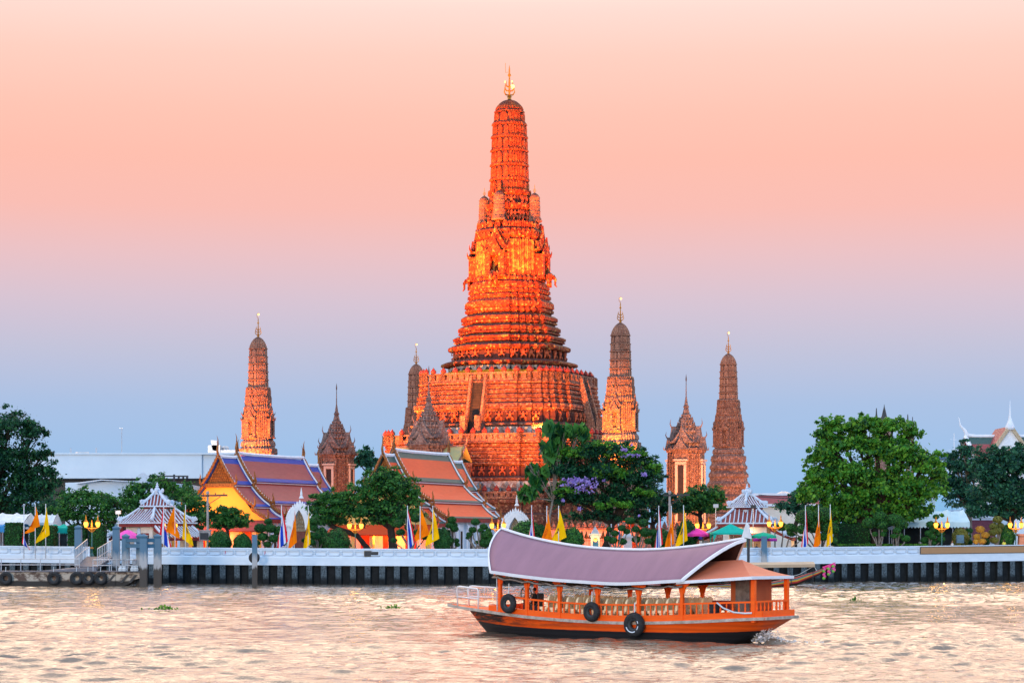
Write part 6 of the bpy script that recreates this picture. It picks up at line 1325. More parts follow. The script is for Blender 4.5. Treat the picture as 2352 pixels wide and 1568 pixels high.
m = MB(); m.box(((xl+xr)/2, d+1.75, zt+.05), (xr-xl+.2, 3.9, .1)); m.build('deck', M['deck'], pt); m = MB()
for a in (.6, 1.5, 2.9): m.prism([(xr-a-.5, .35), (xr-a-.2, .35), (xr-a+.5, zt-.3), (xr-a+.2, zt-.3)], 'y', d-.02, d+.06); m.cut()
m.build_each('bracket', M['dark'], pt)
def rail(m, P_, h=1.15, post=2.0, mid=1):
    for a, b in zip(P_, P_[1:]):
        a, b = Vector(a), Vector(b); L = (b-a).length; n = max(1, round(L/post)); up = Vector((0, 0, h))
        m.tube([a+up, b+up], .05, 6)
        for q in range(mid): m.tube([a+up*(.5), b+up*.5], .04, 6)
        for i in range(n+1): p = a.lerp(b, i/n); m.tube([p, p+up], .045, 6)
m = MB(); z = zt+.1; rail(m, [(xl, d+3.4, z), (X(183, 235), d+3.4, z)], 1.25, 2.0); m.cut(); rail(m, [(X(184, 235)+5.5, d+.25, z), (X(325, d)-5.2, d+.25, z)], 1.2, 1.6); m.cut(); rail(m, [(X(268, d)-0.6, d+.25, z), (X(304, d), d+.25, z), (X(304, d), d+3.4, z)], 1.2, .62); m.cut(); m.build_each('guard_rail', M['steel'], pt)
m = MB()
for px in (276, 284, 304, 310): m.lathe([(.26, 0), (.3, .25), (.2, .4), (.28, .5), (.1, .6)], 8, (X(px, d), d+.4, zt+.1)); m.cut()
m.build_each('bollard', M['canvas'], pt)
gw = thing('gangway', 'sloping grey gangway with tube handrails from the pontoon up to the wall opening', 'gangway', (0, 0, 0))
A = Vector((X(226, 233), 233.2, Z(1297, 233))); B = Vector((X(238, 243.6), 243.6, Z(1276, 243.6)+.25)); A = Vector((X(225, 233), 233.4, zt+.75)); dirv = (B-A); sd = Vector((dirv.y, -dirv.x, 0)).normalized()
A0 = Vector((X(178, 234), 234.2, zt+.55)); 
wv = Vector((-1.0, .1, 0)); near = [Vector((X(224, 233), 233, Z(1297, 233)-.15)), Vector((X(259, 242.5), 242.5, Z(1278, 242.5)))]; far = [Vector((X(173, 235.5), 235.5, Z(1297, 235.5)-.15)), Vector((X(200, 243.5), 243.5, Z(1277, 243.5)))]
m = MB(); m.add([near[0], near[1], far[1], far[0]]+[p-Vector((0, 0, .35)) for p in (near[0], near[1], far[1], far[0])], [(0, 1, 2, 3), (7, 6, 5, 4), (0, 4, 5, 1), (1, 5, 6, 2), (2, 6, 7, 3), (3, 7, 4, 0)]); m.build('walkway', M['deck'], gw)
m = MB(); rail(m, near, 1.9, 1.05); m.cut(); rail(m, far, 1.9, 1.0); m.cut(); m.build_each('handrail', M['steel'], gw)
m = MB(); q0, q1 = Vector((X(92, 232.5), 232.6, zt+.12)), Vector((X(222, 232.6), 232.6, zt+.12)); r1, r0 = near[0]+Vector((-.2, .3, -.1)), far[0]+Vector((-.4, 0, -.12)); m.add([q0, q1, r1, r0]+[p-Vector((0, 0, .1)) for p in (q0, q1, r1, r0)], [(0, 1, 2, 3), (7, 6, 5, 4), (0, 4, 5, 1), (1, 5, 6, 2), (2, 6, 7, 3), (3, 7, 4, 0)]); m.build('ramp_plate', M['deck'], gw)
def tyre(name, label, loc, R0, r, rz=0, tilt=0, grp=None, mark=False):
    t = thing(name, label, 'tyre', loc, rz, grp); m = MB(); m.torus((0, 0, 0), R0, r, n=32, m=12, M=Matrix.Rotation(tilt, 3, 'X')); m.build('rubber', M['black'], t, True); k = MB(); k.torus((0, -.02, 0), R0-r*.6, r*.62, n=28, m=8); k.build('inner_bead', M['dark'], t, True)
    q = MB(); q.tube([(0, 0, R0*.9), (0, .05, R0+.7)], .03, 5); q.build('rope', M['canvas'], t)
    if mark:
        q = MB()
        for a0, a1 in ((200, 300), (320, 350), (10, 30)):
            q.tube([((R0-.04)*math.cos(R(a)), -r*.93, (R0-.04)*math.sin(R(a))) for a in np.linspace(a0, a1, 8)], .035, 4)
        q.build('paint_mark', M['white'], t, True)
    return t
for px, lab in ((22, 'tyre fender cut close to the left edge on the pontoon side'), (211/1.0, 'tyre fender on the pontoon under the foot of the gangway'), (303, 'leftmost of the three tyre fenders hung together on the pontoon'), (352, 'middle of the three tyre fenders hung together on the pontoon'), (398, 'rightmost of the three tyre fenders hung together on the pontoon')):
    x_ = {22: 12, 211: 122, 303: 174.5, 352: 201, 398: 230}[int(px)]
    tyre('tyre_fender', lab, (X(x_, 231), 231.2, Z(1327.5, 231)), .52, .19, random.uniform(-.1, .1), 0, 'tyre fenders on the pontoon')
tyre('tyre_fender', 'tyre hung behind the lone slim mooring post', (X(585, 240), 239.6, Z(1280, 240)), .42, .2)

# ------------------------------------------------------------------ floating water hyacinth
def hyacinth(label, px, py, w, seed):
    d = HC*F/(py-HY); t = thing('water_hyacinth', label, 'water plant', (X(px, d), d, .05)); rr = random.Random(seed); m = MB()
    for i in range(int(60*w)):
        x = rr.gauss(0, w*.5); y = rr.gauss(0, .35); a = rr.uniform(0, 6.3); s = rr.uniform(.08, .17); z = rr.uniform(.02, .16)+.32*max(0, 1-abs(x)/(w*.6))*rr.random(); c, q = math.cos(a), math.sin(a)
        m.add([(x, y, .0), (x+c*s*.7-q*s*.5, y+q*s*.7+c*s*.5, z), (x+c*s*1.5, y+q*s*1.5, z+.06), (x+c*s*.7+q*s*.5, y+q*s*.7-c*s*.5, z)], [(0, 1, 2, 3)])
    m.build('leaf_clump', LF['bright'], t); return t
hyacinth('largest floating water hyacinth clump, left of the middle of the river', 376, 1402, 1.1, 1); hyacinth('floating water hyacinth clump between the large clump and the barge', 902, 1399, .7, 2); hyacinth('small floating weed patch right of the barge', 1962, 1381, .35, 3)

# ------------------------------------------------------------------ long-tail boat moored beyond the barge
M['stripe'] = [pm('teal_boat_paint', (.06,.26,.25), (.04,.18,.2), 3, .4), pm('red_boat_paint', (.50,.05,.05), (.4,.04,.04), 3, .4), pm('yellow_boat_paint', (.62,.36,.05), (.5,.28,.04), 3, .4), pm('dark_boat_wood', (.05,.035,.03), (.03,.02,.02), 3, .5)]
lt = thing('longtail_boat', 'slim painted long-tail boat with upswept bow moored behind the barge stern', 'boat', (0, 0, 0)); Dl = 229; m = MB()
cl = [(1400, 1338, .02), (1500, 1341, .5), (1600, 1342, .75), (1700, 1340, .8), (1770, 1336, .75), (1830, 1324, .5), (1880, 1309, .22), (1915, 1294, .04)]
lo = [(1400, 1348), (1500, 1349), (1600, 1349), (1700, 1349), (1770, 1348), (1830, 1341), (1880, 1318), (1916, 1297)]
rows = []
for (px, y1, hb), (_, y0) in zip(cl, lo):
    x, z1, z0 = X(px, Dl), Z(y1, Dl), Z(y0, Dl)-.12; rows.append([(x, Dl-hb*q, z0+(z1-z0)*f) for q, f in ((.1, 0), (.7, .3), (.9, .5), (.97, .68), (1, .85), (1.02, 1))]+[(x, Dl+hb*q, z0+(z1-z0)*f) for q, f in ((1.02, 1), (.9, .5), (.1, 0))])
n = len(rows[0]); m.v = [p for r in rows for p in r]
for i in range(len(rows)-1):
    for j in range(n-1): m.f.append((i*n+j, i*n+j+1, (i+1)*n+j+1, (i+1)*n+j)); m.mi.append([3, 1, 2, 0, 1, 3, 3, 3][j])
m.build('hull', M['stripe'], lt); c = MB(); xa, xb = X(1690, Dl), X(1869, Dl); za = Z(1294.5, Dl); c.add([(xa, Dl-1, za-.1), (xb, Dl-1, za), (xb, Dl, za+.25), (xb, Dl+1, za), (xa, Dl+1, za-.1), (xa, Dl, za+.15)], [(0, 1, 2, 5), (5, 2, 3, 4)]); q = c.build('canopy', pm('tan_canvas', (.52,.40,.28), (.44,.34,.24), 1, .8), lt); sm = q.modifiers.new('solid', 'SOLIDIFY'); sm.thickness = .32
p = MB()
for px in (1700, 1760, 1815, 1865):
    for y in (-.75, .75): p.tube([(X(px, Dl), Dl+y, Z(1340, Dl)), (X(px, Dl), Dl+y, za)], .04, 6); p.cut()
p.build_each('canopy_post', M['dark'], lt); p = MB(); p.tube([(X(1868, Dl), Dl-.5, Z(1299, Dl)), (X(1835, Dl), Dl-.4, Z(1318, Dl)), (X(1790, Dl), Dl-.6, Z(1330, Dl))], .03, 5); p.cut(); p.tube([(X(1868, Dl), Dl-.5, Z(1299, Dl)), (X(1876, Dl), Dl-.2, Z(1310, Dl))], .03, 5); p.cut(); p.build_each('stay_rope', M['canvas'], lt)
M['pinkf'] = pm('pink_petals', (.75,.10,.32), (.55,.05,.2), 14, .7); M['greenf'] = pm('green_petals', (.12,.40,.05), (.2,.5,.08), 14, .7)
for px, y0, y1 in ((1893, 1303, 1327), (1904, 1299, 1318), (1915, 1294, 1311)):
    g = MB(); x = X(px, Dl-.3); zA, zB = Z(y0, Dl-.3), Z(y1, Dl-.3)
    for i in range(7): g.m = 1 if i in (2, 6) else 0; g.ball((x+(.05 if i % 2 else -.04), Dl-.3, zA+(zB-zA)*i/6), .17 if i not in (0, 3) else .12, 7, 5)
    g.build('garland', [M['pinkf'], M['greenf']], lt, True)
s = MB(); s.tube([(X(1890, Dl), Dl, Z(1306, Dl)+.1), (X(1905, Dl), Dl-.05, Z(1300, Dl)+.08), (X(1919, Dl), Dl, Z(1291, Dl))], [.14, .13, .04], 7); s.build('bow_sash', cloth('pink_sash', (.75,.05,.28)), lt, True)
# ------------------------------------------------------------------ the wooden tour barge
BPH = R(-37)
bg = thing('tour_barge', 'orange wooden tour barge with long curved mauve roof crossing the river in front', 'boat', (-1.34, 119.5, 0), BPH)
# local: x from bow (left) to stern (right), -y towards the viewer, z up
def itp(L, u):
    if u <= L[0][0]: return L[0][1]
    for (a, b), (c, d) in zip(L, L[1:]):
        if u <= c: f = (u-a)/(c-a); return b+(d-b)*f
    return L[-1][1]
def sitp(L, u):   # smooth
    xs = [p[0] for p in L]; 
    if u <= xs[0]: return L[0][1]
    if u >= xs[-1]: return L[-1][1]
    i = max(k for k in range(len(xs)-1) if xs[k] <= u); g = lambda k: (L[min(k+1, len(L)-1)][1]-L[max(k-1, 0)][1])/(xs[min(k+1, len(L)-1)]-xs[max(k-1, 0)])
    h = xs[i+1]-xs[i]; s = (u-xs[i])/h; p0, p1 = L[i][1], L[i+1][1]; m0, m1 = g(i)*h, g(i+1)*h
    return (2*s**3-3*s**2+1)*p0+(s**3-2*s**2+s)*m0+(-2*s**3+3*s**2)*p1+(s**3-s**2)*m1
HBm = [(-2.7, .30), (-1.2, .75), (.3, 1.25), (1.8, 1.62), (3.5, 1.84), (6, 1.96), (11, 2.0), (14.5, 1.95), (17.0, 1.82), (18.5, 1.62)]
HBL = [(-1.25, .03), (.3, .75), (1.8, 1.35), (3.5, 1.72), (6, 1.92), (11, 1.97), (14.5, 1.9), (17.0, 1.72), (18.4, 1.5)]
SK = [(-2.7, 1.50), (-1.2, 1.36), (.3, 1.28), (2, 1.16), (4, 1.02), (6.3, .91), (8.6, .85), (11.1, .86), (14.5, 1.0), (17.7, 1.2), (18.5, 1.24)]
RL = [(1.9, 2.12), (4, 1.96), (6.3, 1.82), (8.6, 1.76), (11.1, 1.78), (14, 1.89), (17.8, 2.04), (18, 2.05)]
KEEL = [(-1.25, 1.2), (-.6, .55), (0, -.02), (.6, -.42), (2, -.5), (15, -.5), (16.4, -.25), (17.2, .2), (18.4, 1.15)]
WF = [(-1.25, .05), (0, .08), (1.5, .32), (3, .52), (6, .72), (11, .78), (14.5, .66), (16.5, .34), (17.5, .25), (18.4, .8)]
def hull_mat():
    m, t, b = new_mat('orange_varnished_hull'); v = coords(t); s = N(t, 'ShaderNodeSeparateXYZ'); t.links.new(v, s.inputs[0])
    pl = N(t, 'ShaderNodeTexWave', bands_direction='Z'); pl.inputs['Scale'].default_value = 1.3; pl.inputs['Distortion'].default_value = .6; t.links.new(v, pl.inputs[0])
    k = mixc(t, noise(t, coords(t, 'Object', (.25, 1, 2.5)), 2.5, 5, .6), (.98,.125,.008), (.88,.095,.006))
    k = mixc(t, math_(t, 'MULTIPLY', pl.outputs[0], .35), k, (.28,.045,.01))
    # scorched, tar-stained planks towards the bow
    fx = N(t, 'ShaderNodeMapRange'); fx.inputs[1].default_value = 11; fx.inputs[2].default_value = 1.5; t.links.new(s.outputs[0], fx.inputs[0])
    zz = N(t, 'ShaderNodeMapRange'); zz.inputs[1].default_value = .40; zz.inputs[2].default_value = .8; t.links.new(s.outputs[2], zz.inputs[0])
    sc = noise(t, coords(t, 'Object', (.55, .5, 3.2)), 1.0, 6, .68, .40, .58); sc = math_(t, 'MULTIPLY', math_(t, 'MULTIPLY', sc, fx.outputs[0]), zz.outputs[0])
    k = mixc(t, math_(t, 'MULTIPLY', sc, 1.5), k, (.035,.022,.018))
    # black boot-topping that rises a little to both ends
    e = math_(t, 'MULTIPLY', math_(t, 'POWER', math_(t, 'ABSOLUTE', math_(t, 'MULTIPLY', math_(t, 'SUBTRACT', s.outputs[0], 9.0), .11)), 2.4), .22)
    h = math_(t, 'SUBTRACT', s.outputs[2], e); h = math_(t, 'ADD', h, math_(t, 'MULTIPLY', noise(t, coords(t, 'Object', (.9, 1, 2)), 1.5, 5, .6, 0, 1), .06))
    r = N(t, 'ShaderNodeMapRange'); r.inputs[1].default_value = .40; r.inputs[2].default_value = .43; t.links.new(h, r.inputs[0])
    k = mixc(t, r.outputs[0], (.016,.016,.018), k)
    t.links.new(k, b.inputs['Base Color']); b.inputs['Roughness'].default_value = .5; b.inputs['Specular IOR Level'].default_value = .2; bump(t, b, pl.outputs[0], .25, .03); return m
M['hull'] = hull_mat()
M['orangewood'] = pm('orange_varnished_wood', (.98,.13,.008), (.88,.10,.006), 2, .5, spec=.2, stretch=(.4, 1, 3), bmp=.15)
M['strake'] = pm('worn_grey_rubbing_strake', (.52,.46,.40), (.30,.25,.20), 3, .7, bmp=.4)
us = [-1.25, -.9, -.5, 0, .5, 1, 1.8, 2.7, 3.6, 5, 6.5, 8, 9.5, 11, 12.5, 14, 15.2, 16.2, 17, 17.6, 18.4]; T = 9; rows = []
for u in us:
    zb, zs = sitp(KEEL, u), sitp(SK, u); hb, c = sitp(HBL, u), itp(WF, u); r = []
    for j in range(T):
        f = j/(T-1); w = hb*(c+(1-c)*f**.75) if j else 0.02; r.append((u+.0, -w, zb+(zs-zb)*f))
    rows.append(r+[(x, -y, z) for x, y, z in r[::-1]])
m = MB(); m.rings(rows); m.build('hull', M['hull'], bg, True, 50)
m = MB(); n = 40; L_ = [-2.45+20.9*i/n for i in range(n+1)]
m.sheet([[(u, s*sitp(HBm, u)*f, sitp(SK, u)+.03) for f in (1,)][0:1]+[(u, 0, sitp(SK, u)+.05)]+[(u, sitp(HBm, u), sitp(SK, u)+.03)] for u in L_ for s in (-1,)])
do = m.build('deck', M['orangewood'], bg); sm = do.modifiers.new('solid', 'SOLIDIFY'); sm.thickness = .1; sm.offset = -1
m = MB()
for s in (-1, 1): m.rings([[(u, s*(sitp(HBm, u)+a), sitp(SK, u)+b) for a, b in ((-.04, -.08), (.07, -.08), (.07, .07), (-.04, .07))] for u in L_])
m.rings([[(u, y, sitp(SK, u)+b) for u, b in ((q-.04, -.08), (q+.06, -.08), (q+.06, .07), (q-.04, .07))] for y, q in ((-1.6, 18.5), (1.6, 18.5))]); m.rings([[(u, y, 1.49+b) for u, b in ((-2.51, -.1), (-2.41, -.1), (-2.41, .08), (-2.51, .08))] for y in (-.4, .4)])
m.build('rubbing_strake', M['strake'], bg)
m = MB(); Lb = [1.2+17.1*i/30 for i in range(31)]
for s in (-1, 1): m.rings([[(u, s*(sitp(HBm, u)-a), z) for a, z in ((.02, sitp(SK, u)+.05), (.02, sitp(SK, u)+.36), (.10, sitp(SK, u)+.38), (.10, sitp(SK, u)+.05))] for u in Lb])
m.box((18.28, 0, sitp(SK, 18.3)+.2), (.08, 3.1, .34)); m.box((1.25, 0, sitp(SK, 1.2)+.2), (.08, 2.6, .34)); m.build('bulwark', M['orangewood'], bg)
def railing(y, u0, u1, step=.34):
    m = MB(); n = 24; L = [u0+(u1-u0)*i/n for i in range(n+1)]; s = -1 if y < 0 else 1
    yy = lambda u: s*(sitp(HBm, u)-.06)
    m.rings([[(u, yy(u)+a, itp(RL, u)+b) for a, b in ((-.05, -.05), (.05, -.05), (.05, .04), (-.05, .04))] for u in L]); u = u0+.15
    while u < u1:
        z0 = sitp(SK, u)+.36; h = itp(RL, u)-.05-z0; m.lathe([(.055, 0), (.04, .1*h), (.05, .3*h), (.055, .42*h), (.025, .62*h), (.04, .72*h), (.04, .8*h), (.03, h)], 6, (u, yy(u), z0)); u += step
    return m
railing(-1, 4.0, 17.9).build('railing', M['orangewood'], bg, True, 50); railing(1, 4.0, 17.9, .45).build('railing', M['orangewood'], bg, True, 50)
m = MB(); z1 = 2.05
m.bar((17.95, -1.6, z1), (17.95, 1.6, z1), .1, .09)
for i in range(9): y = -1.5+3.0*i/8; m.lathe([(.045, 0), (.03, .06), (.055, .2), (.025, .35), (.04, .45), (.03, .5)], 6, (17.95, y, 1.55))
m.cut(); m.bar((1.9, -1.5, 2.12), (4.0, -1.8, 1.97), .09); m.cut()
m.build_each('stern_railing', M['orangewood'], bg, True, 50)
EZ = [(2.1, 3.42), (4, 3.22), (6.05, 3.06), (8, 2.97), (10.4, 2.90), (14.0, 3.10)]
def post(u, s, top, far=False):
    m = MB(); y = s*(sitp(HBm, u)-.06); zb = sitp(SK, u)+.05; m.box((u, y, (zb+top)/2), (.17, .17, top-zb))
    for g in (-1, 1): m.prism([(u+g*.08, top-.62), (u+g*.16, top-.50), (u+g*.20, top-.3), (u+g*.42, top-.1), (u+g*.46, top), (u+g*.08, top)][::g], 'y', y-.03, y+.03)
    return m.build('roof_post', M['orangewood'], bg)
for u in (2.1, 4.05, 6.25, 8.7, 11.25, 13.85): post(u, -1, sitp(EZ, u)-.12); 
for u in (2.1, 3.6, 5.6, 8.1, 10.5, 12.65): post(u, 1, sitp(EZ, u)-.12)
for s in (-1, 1):
    m = MB(); y = s*1.62; m.box((17.84, y, 2.1), (.2, .2, 2.15)); m.build('roof_post', M['orangewood'], bg)
post(15.6, 1, 3.05)
# curved main roof: ridge high at both ends, eave line sagging, raked stern end
RZ = [(.9, 5.68), (2.4, 5.30), (4.2, 4.96), (6.2, 4.70), (8.3, 4.57), (10.3, 4.54), (12.3, 4.64), (14.4, 4.85), (16.4, 5.14)]
nu, nv = 30, 10
def roofp(i, j, off=0.0):
    a, f = i/nu, j/nv    # f 0 ridge, 1 eave
    ur, ue = .95+(16.35-.95)*a, 2.05+(14.05-2.05)*a; u = ur+(ue-ur)*(f**.85); zr, ze = sitp(RZ, ur), sitp(EZ, ue)
    y = 2.35*(f**.80); z = zr+(ze-zr)*(f**1.12)
    u -= .35*math.sin(math.pi*f)*(1-a)      # bow end bellies out
    return u, y, z+off
m = MB()
for s in (-1, 1):
    m.sheet([[(lambda p: (p[0], s*p[1], p[2]))(roofp(i, j)) for j in range(nv+1)] for i in range(nu+1)])
M['mauve'] = pm('mauve_roof_sheet', (.33,.18,.235), (.25,.14,.185), .9, .6, bmp=.1, stretch=(1.6, .35, .35), lo=.2, hi=.8)
ro = m.build('main_roof', [M['mauve'], pm('dark_roof_underside', (.045,.025,.02), (.03,.018,.015), 2, .7)], bg, True); q = ro.modifiers.new('solid', 'SOLIDIFY'); q.thickness = .08; q.offset = -1; q.material_offset = 1  # inner face of the roof sheet takes a darker brown
M['whitetrim'] = pm('white_roof_trim', (.78,.80,.84), (.68,.71,.76), 2, .45)
m = MB()
m.tube([(lambda p: (p[0], 0, p[2]+.05))(roofp(i, 0)) for i in range(nu+1)], .075, 6)
for s in (-1, 1):
    e = [(lambda p: (p[0], s*p[1], p[2]))(roofp(i, nv)) for i in range(nu+1)]
    m.rings([[(x, y+s*a, z+b) for a, b in ((-.03, -.13), (.04, -.13), (.06, .03), (-.03, .03))] for x, y, z in e])
    for i in (0, nu):
        e = [(lambda p: (p[0]+(.05 if i else -.05), s*p[1], p[2]))(roofp(i, j)) for j in range(nv+1)]
        m.rings([[(x+a, y, z+b) for a, b in ((-.055, -.11), (.055, -.11), (.055, .035), (-.055, .035))] for x, y, z in e])
m.build('white_trim', M['whitetrim'], ro, True, 40)
c = MB(); c.m = 0
c.sheet([[(lambda p: (p[0], s*(p[1]-.12), p[2]-.25-(.07*math.sin(i*1.7+s))))(roofp(i, nv)) for s in (-1, 0, 1)] for i in range(nu+1)])
e0 = [(lambda p: (p[0], -p[1]+.1, p[2]-.2))(roofp(i, nv)) for i in range(nu+1)]; c.rings([[(x, y+a*math.cos(k), z-.12+b+.05*math.sin(i*2.3)) for k, a, b in ((0, .08, .06), (2, .08, -.06), (4, .08, 0))] for i, (x, y, z) in enumerate(e0)])
c.build('rolled_awning', pm('rolled_canvas', (.34,.27,.22), (.14,.10,.08), 3, .85, bmp=.5), bg, True)
tm = MB(); tm.prism([(16.2, 5.25), (16.75, 5.15), (16.6, 5.85), (16.45, 5.95)], 'y', -.04, .04); tm.build('ridge_finial', M['canvas'], ro)
# lower stern roof
m = MB(); zc = 3.27; A = [(13.7, -2.2, 3.0), (18.0, -2.1, zc+.02), (18.0, 2.0, zc), (13.7, 2.2, 3.0)]; r0, r1 = (14.0, 0, 3.98), (16.2, 0, 4.1)
def cv(a, b, s=.1): return [tuple(a[k]+(b[k]-a[k])*f-(s*math.sin(math.pi*f) if k == 2 else 0) for k in range(3)) for f in (0, .25, .5, .75, 1)]
m.sheet([cv(r0, A[0]), cv(r1, A[1])]); m.sheet([cv(r1, A[1]), cv(r1, A[2])]); m.sheet([cv(r1, A[2]), cv(r0, A[3])])
o = m.build('stern_roof', pm('salmon_roof_sheet', (.66,.20,.11), (.58,.17,.095), .6, .6), bg); q = o.modifiers.new('solid', 'SOLIDIFY'); q.thickness = .07; q.offset = -1
m = MB()
for a, b in ((0, 1), (1, 2), (2, 3)): m.bar((A[a][0], A[a][1]*1.01, A[a][2]-.05), (A[b][0], A[b][1]*1.01, A[b][2]-.05), .08, .15)
m.build('white_trim', M['whitetrim'], o)
# stern cabin
m = MB(); m.box((16.35, .65, 2.25), (1.5, 1.5, 1.95)); co = m.build('cabin', pm('red_brown_cabin', (.42,.10,.03), (.34,.08,.025), 1.5, .6), bg); m = MB(); m.box((15.57, .6, 2.3), (.04, .9, 1.75)); m.box((16.3, -.12, 2.25), (.8, .04, 1.75)); m.build('door', pm('grey_cabin_door', (.22,.19,.16), (.1,.085,.075), 2.5, .7), co)
m = MB(); m.box((14.7, .9, 1.75), (1.2, .7, .5)); m.build('chest', M['redwood'], bg); m = MB(); m.box((15.2, -1.0, 1.5), (.5, .5, .9), top=.8); m.build('stool', M['dark'], bg)
# rows of cream seats
M['seat'] = pm('cream_leatherette', (.92,.76,.48), (.86,.68,.42), 2, .45)
def seat_mb(u, y):
    m = MB(); z = sitp(SK, u)+.12; m.box((u, y, z+.42), (.46, .46, .14)); m.box((u-.02, y, z+.18), (.3, .36, .36))
    rows = []
    for f, w, t_ in ((0, .22, .07), (.3, .23, .07), (.7, .23, .06), (.9, .18, .05), (1, .08, .03)): rows.append([(u+.24+.12*f+a*t_, y+b*w, z+.45+.66*f) for a, b in ((-1, -1), (1, -1), (1, 1), (-1, 1))])
    m.rings(rows); return m
for i in range(14):
    u = 5.1+i*.62
    for y in (-1.58, -1.06, .82, 1.30): seat_mb(u, y).build('passenger_seat', M['seat'], bg, True, 40)
# bow rails, wheel post, rope, rudder
M['whiterail'] = pm('white_tube', (.78,.78,.78), (.66,.66,.66), 3, .4); m = MB()
for s in (-1, 1):
    z0 = 1.42; m.tube([(-1.7, s*.50, z0), (-1.72, s*.52, 2.35), (-1.66, s*.54, 2.5), (-1.5, s*.58, 2.52), (.05, s*1.0, 2.42), (.16, s*1.03, 2.34), (.18, s*1.05, 1.35)], .05, 6); m.tube([(-1.72, s*.52, 1.95), (.17, s*1.03, 1.88)], .042, 6); m.tube([(-.8, s*.76, 2.48), (-.8, s*.76, 1.9)], .025, 6); m.cut()
m.build_each('bow_rail', M['whiterail'], bg, True); m = MB(); m.tube([(1.95, -1.68, 1.3), (1.95, -1.72, 3.4)], .035, 6); m.cut(); m.tube([(5.9, .9, 1.2), (5.9, .9, 3.1)], .03, 6); m.cut(); m.build_each('awning_pole', M['steel'], bg)
m = MB(); m.tube([(2.75, -.3, 1.2), (2.75, -.3, 2.05)], [.09, .06], 8); m.torus((2.86, -.3, 2.2), .36, .028, M=Matrix.Rotation(R(75), 3, 'Z'), n=20, m=6)
for k in range(4): a = k*math.pi/4; dx = Matrix.Rotation(R(75), 3, 'Z') @ Vector((math.cos(a)*.4, 0, math.sin(a)*.4)); m.bar(Vector((2.86, -.3, 2.2))-dx, Vector((2.86, -.3, 2.2))+dx, .025)
m.build('steering_wheel', M['dark'], bg); m = MB(); m.tube([(15.9, -1.92, 1.98), (16.3, -1.97, 1.72), (16.9, -1.96, 1.52), (17.5, -1.88, 1.48), (17.84, -1.8, 1.5)], .045, 6); m.build('mooring_rope', M['canvas'], bg, True); m = MB(); m.box((17.4, -.3, .2), (.12, .1, 1.3)); m.build('rudder', M['strake'], bg)
def onboat(p): return Matrix.Translation((-1.34, 119.5, 0)) @ Matrix.Rotation(BPH, 4, 'Z') @ Vector(p)
for lab, u, z, R0, r, mk in (('tyre fender high on the barge bulwark below the helm', 2.95, 1.70, .37, .16, False), ('tyre fender on the barge railing amidships', 8.5, 1.38, .36, .16, False), ('largest tyre fender, white-marked, hung low on the barge side', 11.15, .78, .43, .2, True)):
    tyre('tyre_fender', lab, onboat((u, -sitp(HBm, u)-.22, z)), R0, r, BPH+R(-4), 0, 'tyre fenders on the barge', mk)
person('helmsman in dark clothes seated at the wheel of the barge', onboat((3.45, -.35, sitp(SK, 3.4)+.1)), BPH+R(-90), (.05,.045,.045), (.04,.04,.05), True, 1.72)
m = MB(); m.v = []; p0 = onboat((3.6, -.35, sitp(SK, 3.4)+.35)); m.box(p0, (.5, .5, .45), BPH); m.box(onboat((3.85, -.35, sitp(SK, 3.4)+.8)), (.1, .5, .75), BPH); tag(m.build('helm_chair', M['dark']), 'dark chair under the helmsman on the barge', 'chair')
# churned water at the stern
r = np.random.default_rng(9); n = 900; u = r.exponential(.55, n); c = onboat((17.5, -.4, 0)); px = c.x+u*1.1-.2+r.normal(size=n)*.12; py = c.y-.2*u+r.normal(size=n)*.35; pz = np.abs(r.normal(size=n))*.30*np.exp(-((u-.5)/.55)**2)+.04; V = []
for x, y, z in zip(px, py, pz):
    s = r.uniform(.02, .07); q = r.normal(size=(4, 3)); V += [(x+a*s, y+b*s, z+c_*s*.7) for a, b, c_ in q]
tag(np_mesh('wake_spray', np.array(V), np.concatenate([np.arange(4*n).reshape(n, 4)[:, k] for k in ([0,1,2],[0,2,3],[0,1,3],[1,2,3])], 0), pm('white_foam', (.82,.80,.78), (.74,.70,.66), 8, .5)), kind='stuff')

# ------------------------------------------------------------------ lamps of the floodlit temple
fc = (1, .24, .025)
def loc_(ax, ay, z):   # tower coordinates to the world
    return (GC.x+ax*math.cos(TH)-ay*math.sin(TH), GC.y+ax*math.sin(TH)+ay*math.cos(TH), z)
FLD = [ # position and target in tower coordinates, power, colour, cone
 ((-24, -54, 7), (-5, -5, 36), 9.0e5, fc, 40), ((22, -54, 7), (5, -5, 38), 8.0e5, fc, 40), ((-16, -56, 9), (0, 0, 66), 1.7e6, (1, .20, .02), 26), ((12, -52, 9), (1, 0, 64), 1.2e6, (1, .20, .02), 26),
 ((52, -16, 8), (6, 0, 38), 6.0e5, fc, 42), ((-48, -34, 8), (-9, -6, 30), 7.5e5, fc, 44), ((48, -26, 10), (0, 0, 66), 7e5, (1, .18, .02), 26), ((-32, -46, 5), (-10, -18, 27), 1.5e5, fc, 44), ((24, -48, 5), (8, -18, 27), .9e5, fc, 50),
 ((-12.5, -12.8, 21.2), (-3, -3, 46), .45e5, (1, .34, .05), 70), ((11, -13.5, 21.2), (4, -3, 46), .3e5, (1, .34, .05), 70), ((0, -13.2, 21.2), (0, -4.5, 40), .2e5, (1, .36, .05), 80)]
for a, b, e, c, g in FLD: area_spot(loc_(*a), loc_(*b), e*.52, c, g)
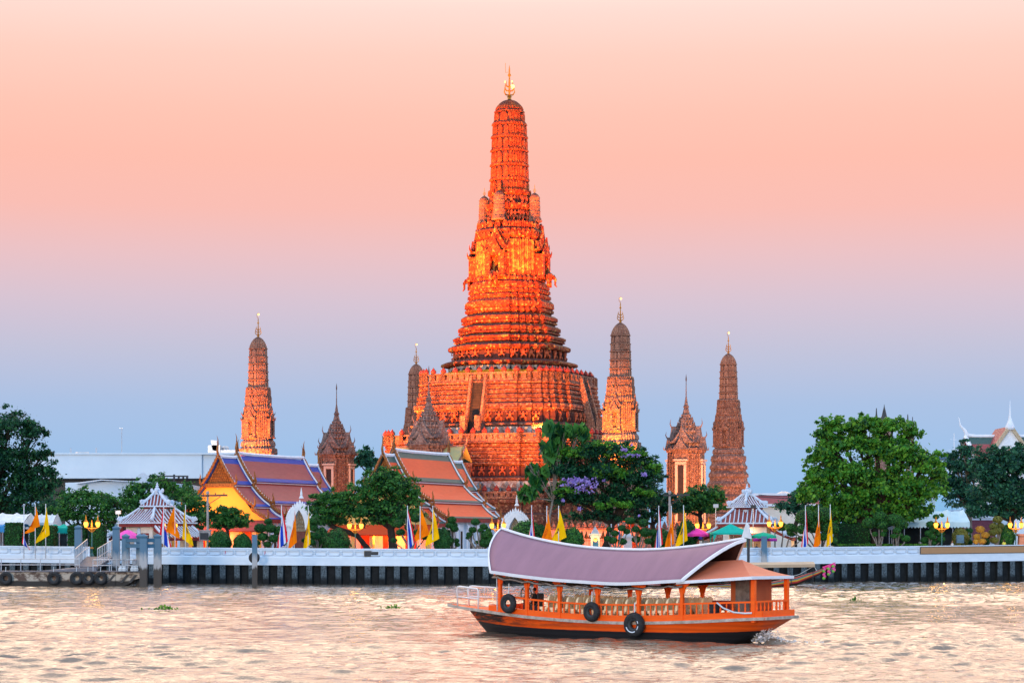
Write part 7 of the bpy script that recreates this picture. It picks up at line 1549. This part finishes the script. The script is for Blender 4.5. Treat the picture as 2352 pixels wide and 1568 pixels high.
q = ct.location; area_spot((q.x-6, q.y-16, 8), (q.x, q.y, 22), 1.25e5, (1, .27, .02), 38); area_spot((q.x-3, q.y-11, 9), (q.x, q.y, 22), 4.2e4, (1, .36, .015), 34)
lx, ly, _ = corner(593, .957); area_spot((lx-4, ly-16, 9), (lx, ly, 23), 1.5e5, (1, .24, .02), 44)
rx, ry, _ = corner(1673, 1.044); area_spot((rx+9, ry-14, 6), (rx, ry, 15), 1.6e4, (1, .3, .06), 40)
area_spot((X(1620, 325), 325, 6), (X(1576, 355), 355, 16), 9.5e4, (1, .36, .10), 50)
area_spot((X(960, 312), 312, 6), (X(985, 337), 337, 17), 1.2e4, (1, .30, .08), 60)
area_spot((X(745, 352), 352, 6), (X(765, 376), 376, 18), 1.6e4, (1, .30, .08), 40)
# yellow gable of the left hall, orange doorways
lh_ = hall_loc(545, 285)
def hl_(ax, ay, z, o=lh_): return (o[0]+ax*math.cos(TH)-ay*math.sin(TH), o[1]+ax*math.sin(TH)+ay*math.cos(TH), z)
area_spot(hl_(0, -10.5, 6.2), hl_(0, -4.4, 10.0), 4.2e3, (1, .34, .03), 130, 1, .6); area_spot(hl_(5, -11.5, 6), hl_(1, -4.4, 9.0), 2.2e3, (1, .34, .03), 110, 1, .6)
for ax in (-3.5, 0, 3.5): point(hl_(ax, -5.4, 5.2), 380, (1, .16, .015))
ch_ = hall_loc(906, 285)
for ax in (-4, -1, 2): point(hl_(ax, -3.9, 5.0, ch_), 900, (1, .17, .015))
area_spot((X(1400, 268), 268, 3.1), (X(1400, 276), 276, 4.6), 6000, (1, .2, .03), 150, 1); point((X(1370, 270), 270, 3.6), 900, (1, .18, .02)); point((X(1450, 269), 267.5, 3.4), 700, (1, .22, .03)); point((X(1420, 263), 262.6, 3.2), 260, (1, .16, .03))
point((X(2247, 259), 258.2, 3.0), 60, (1, .45, .08)); point((X(1716, 260), 259, 5.5), 160, (1, .55, .25)); point((X(1830, 262), 261, 4.2), 120, (1, .5, .12))
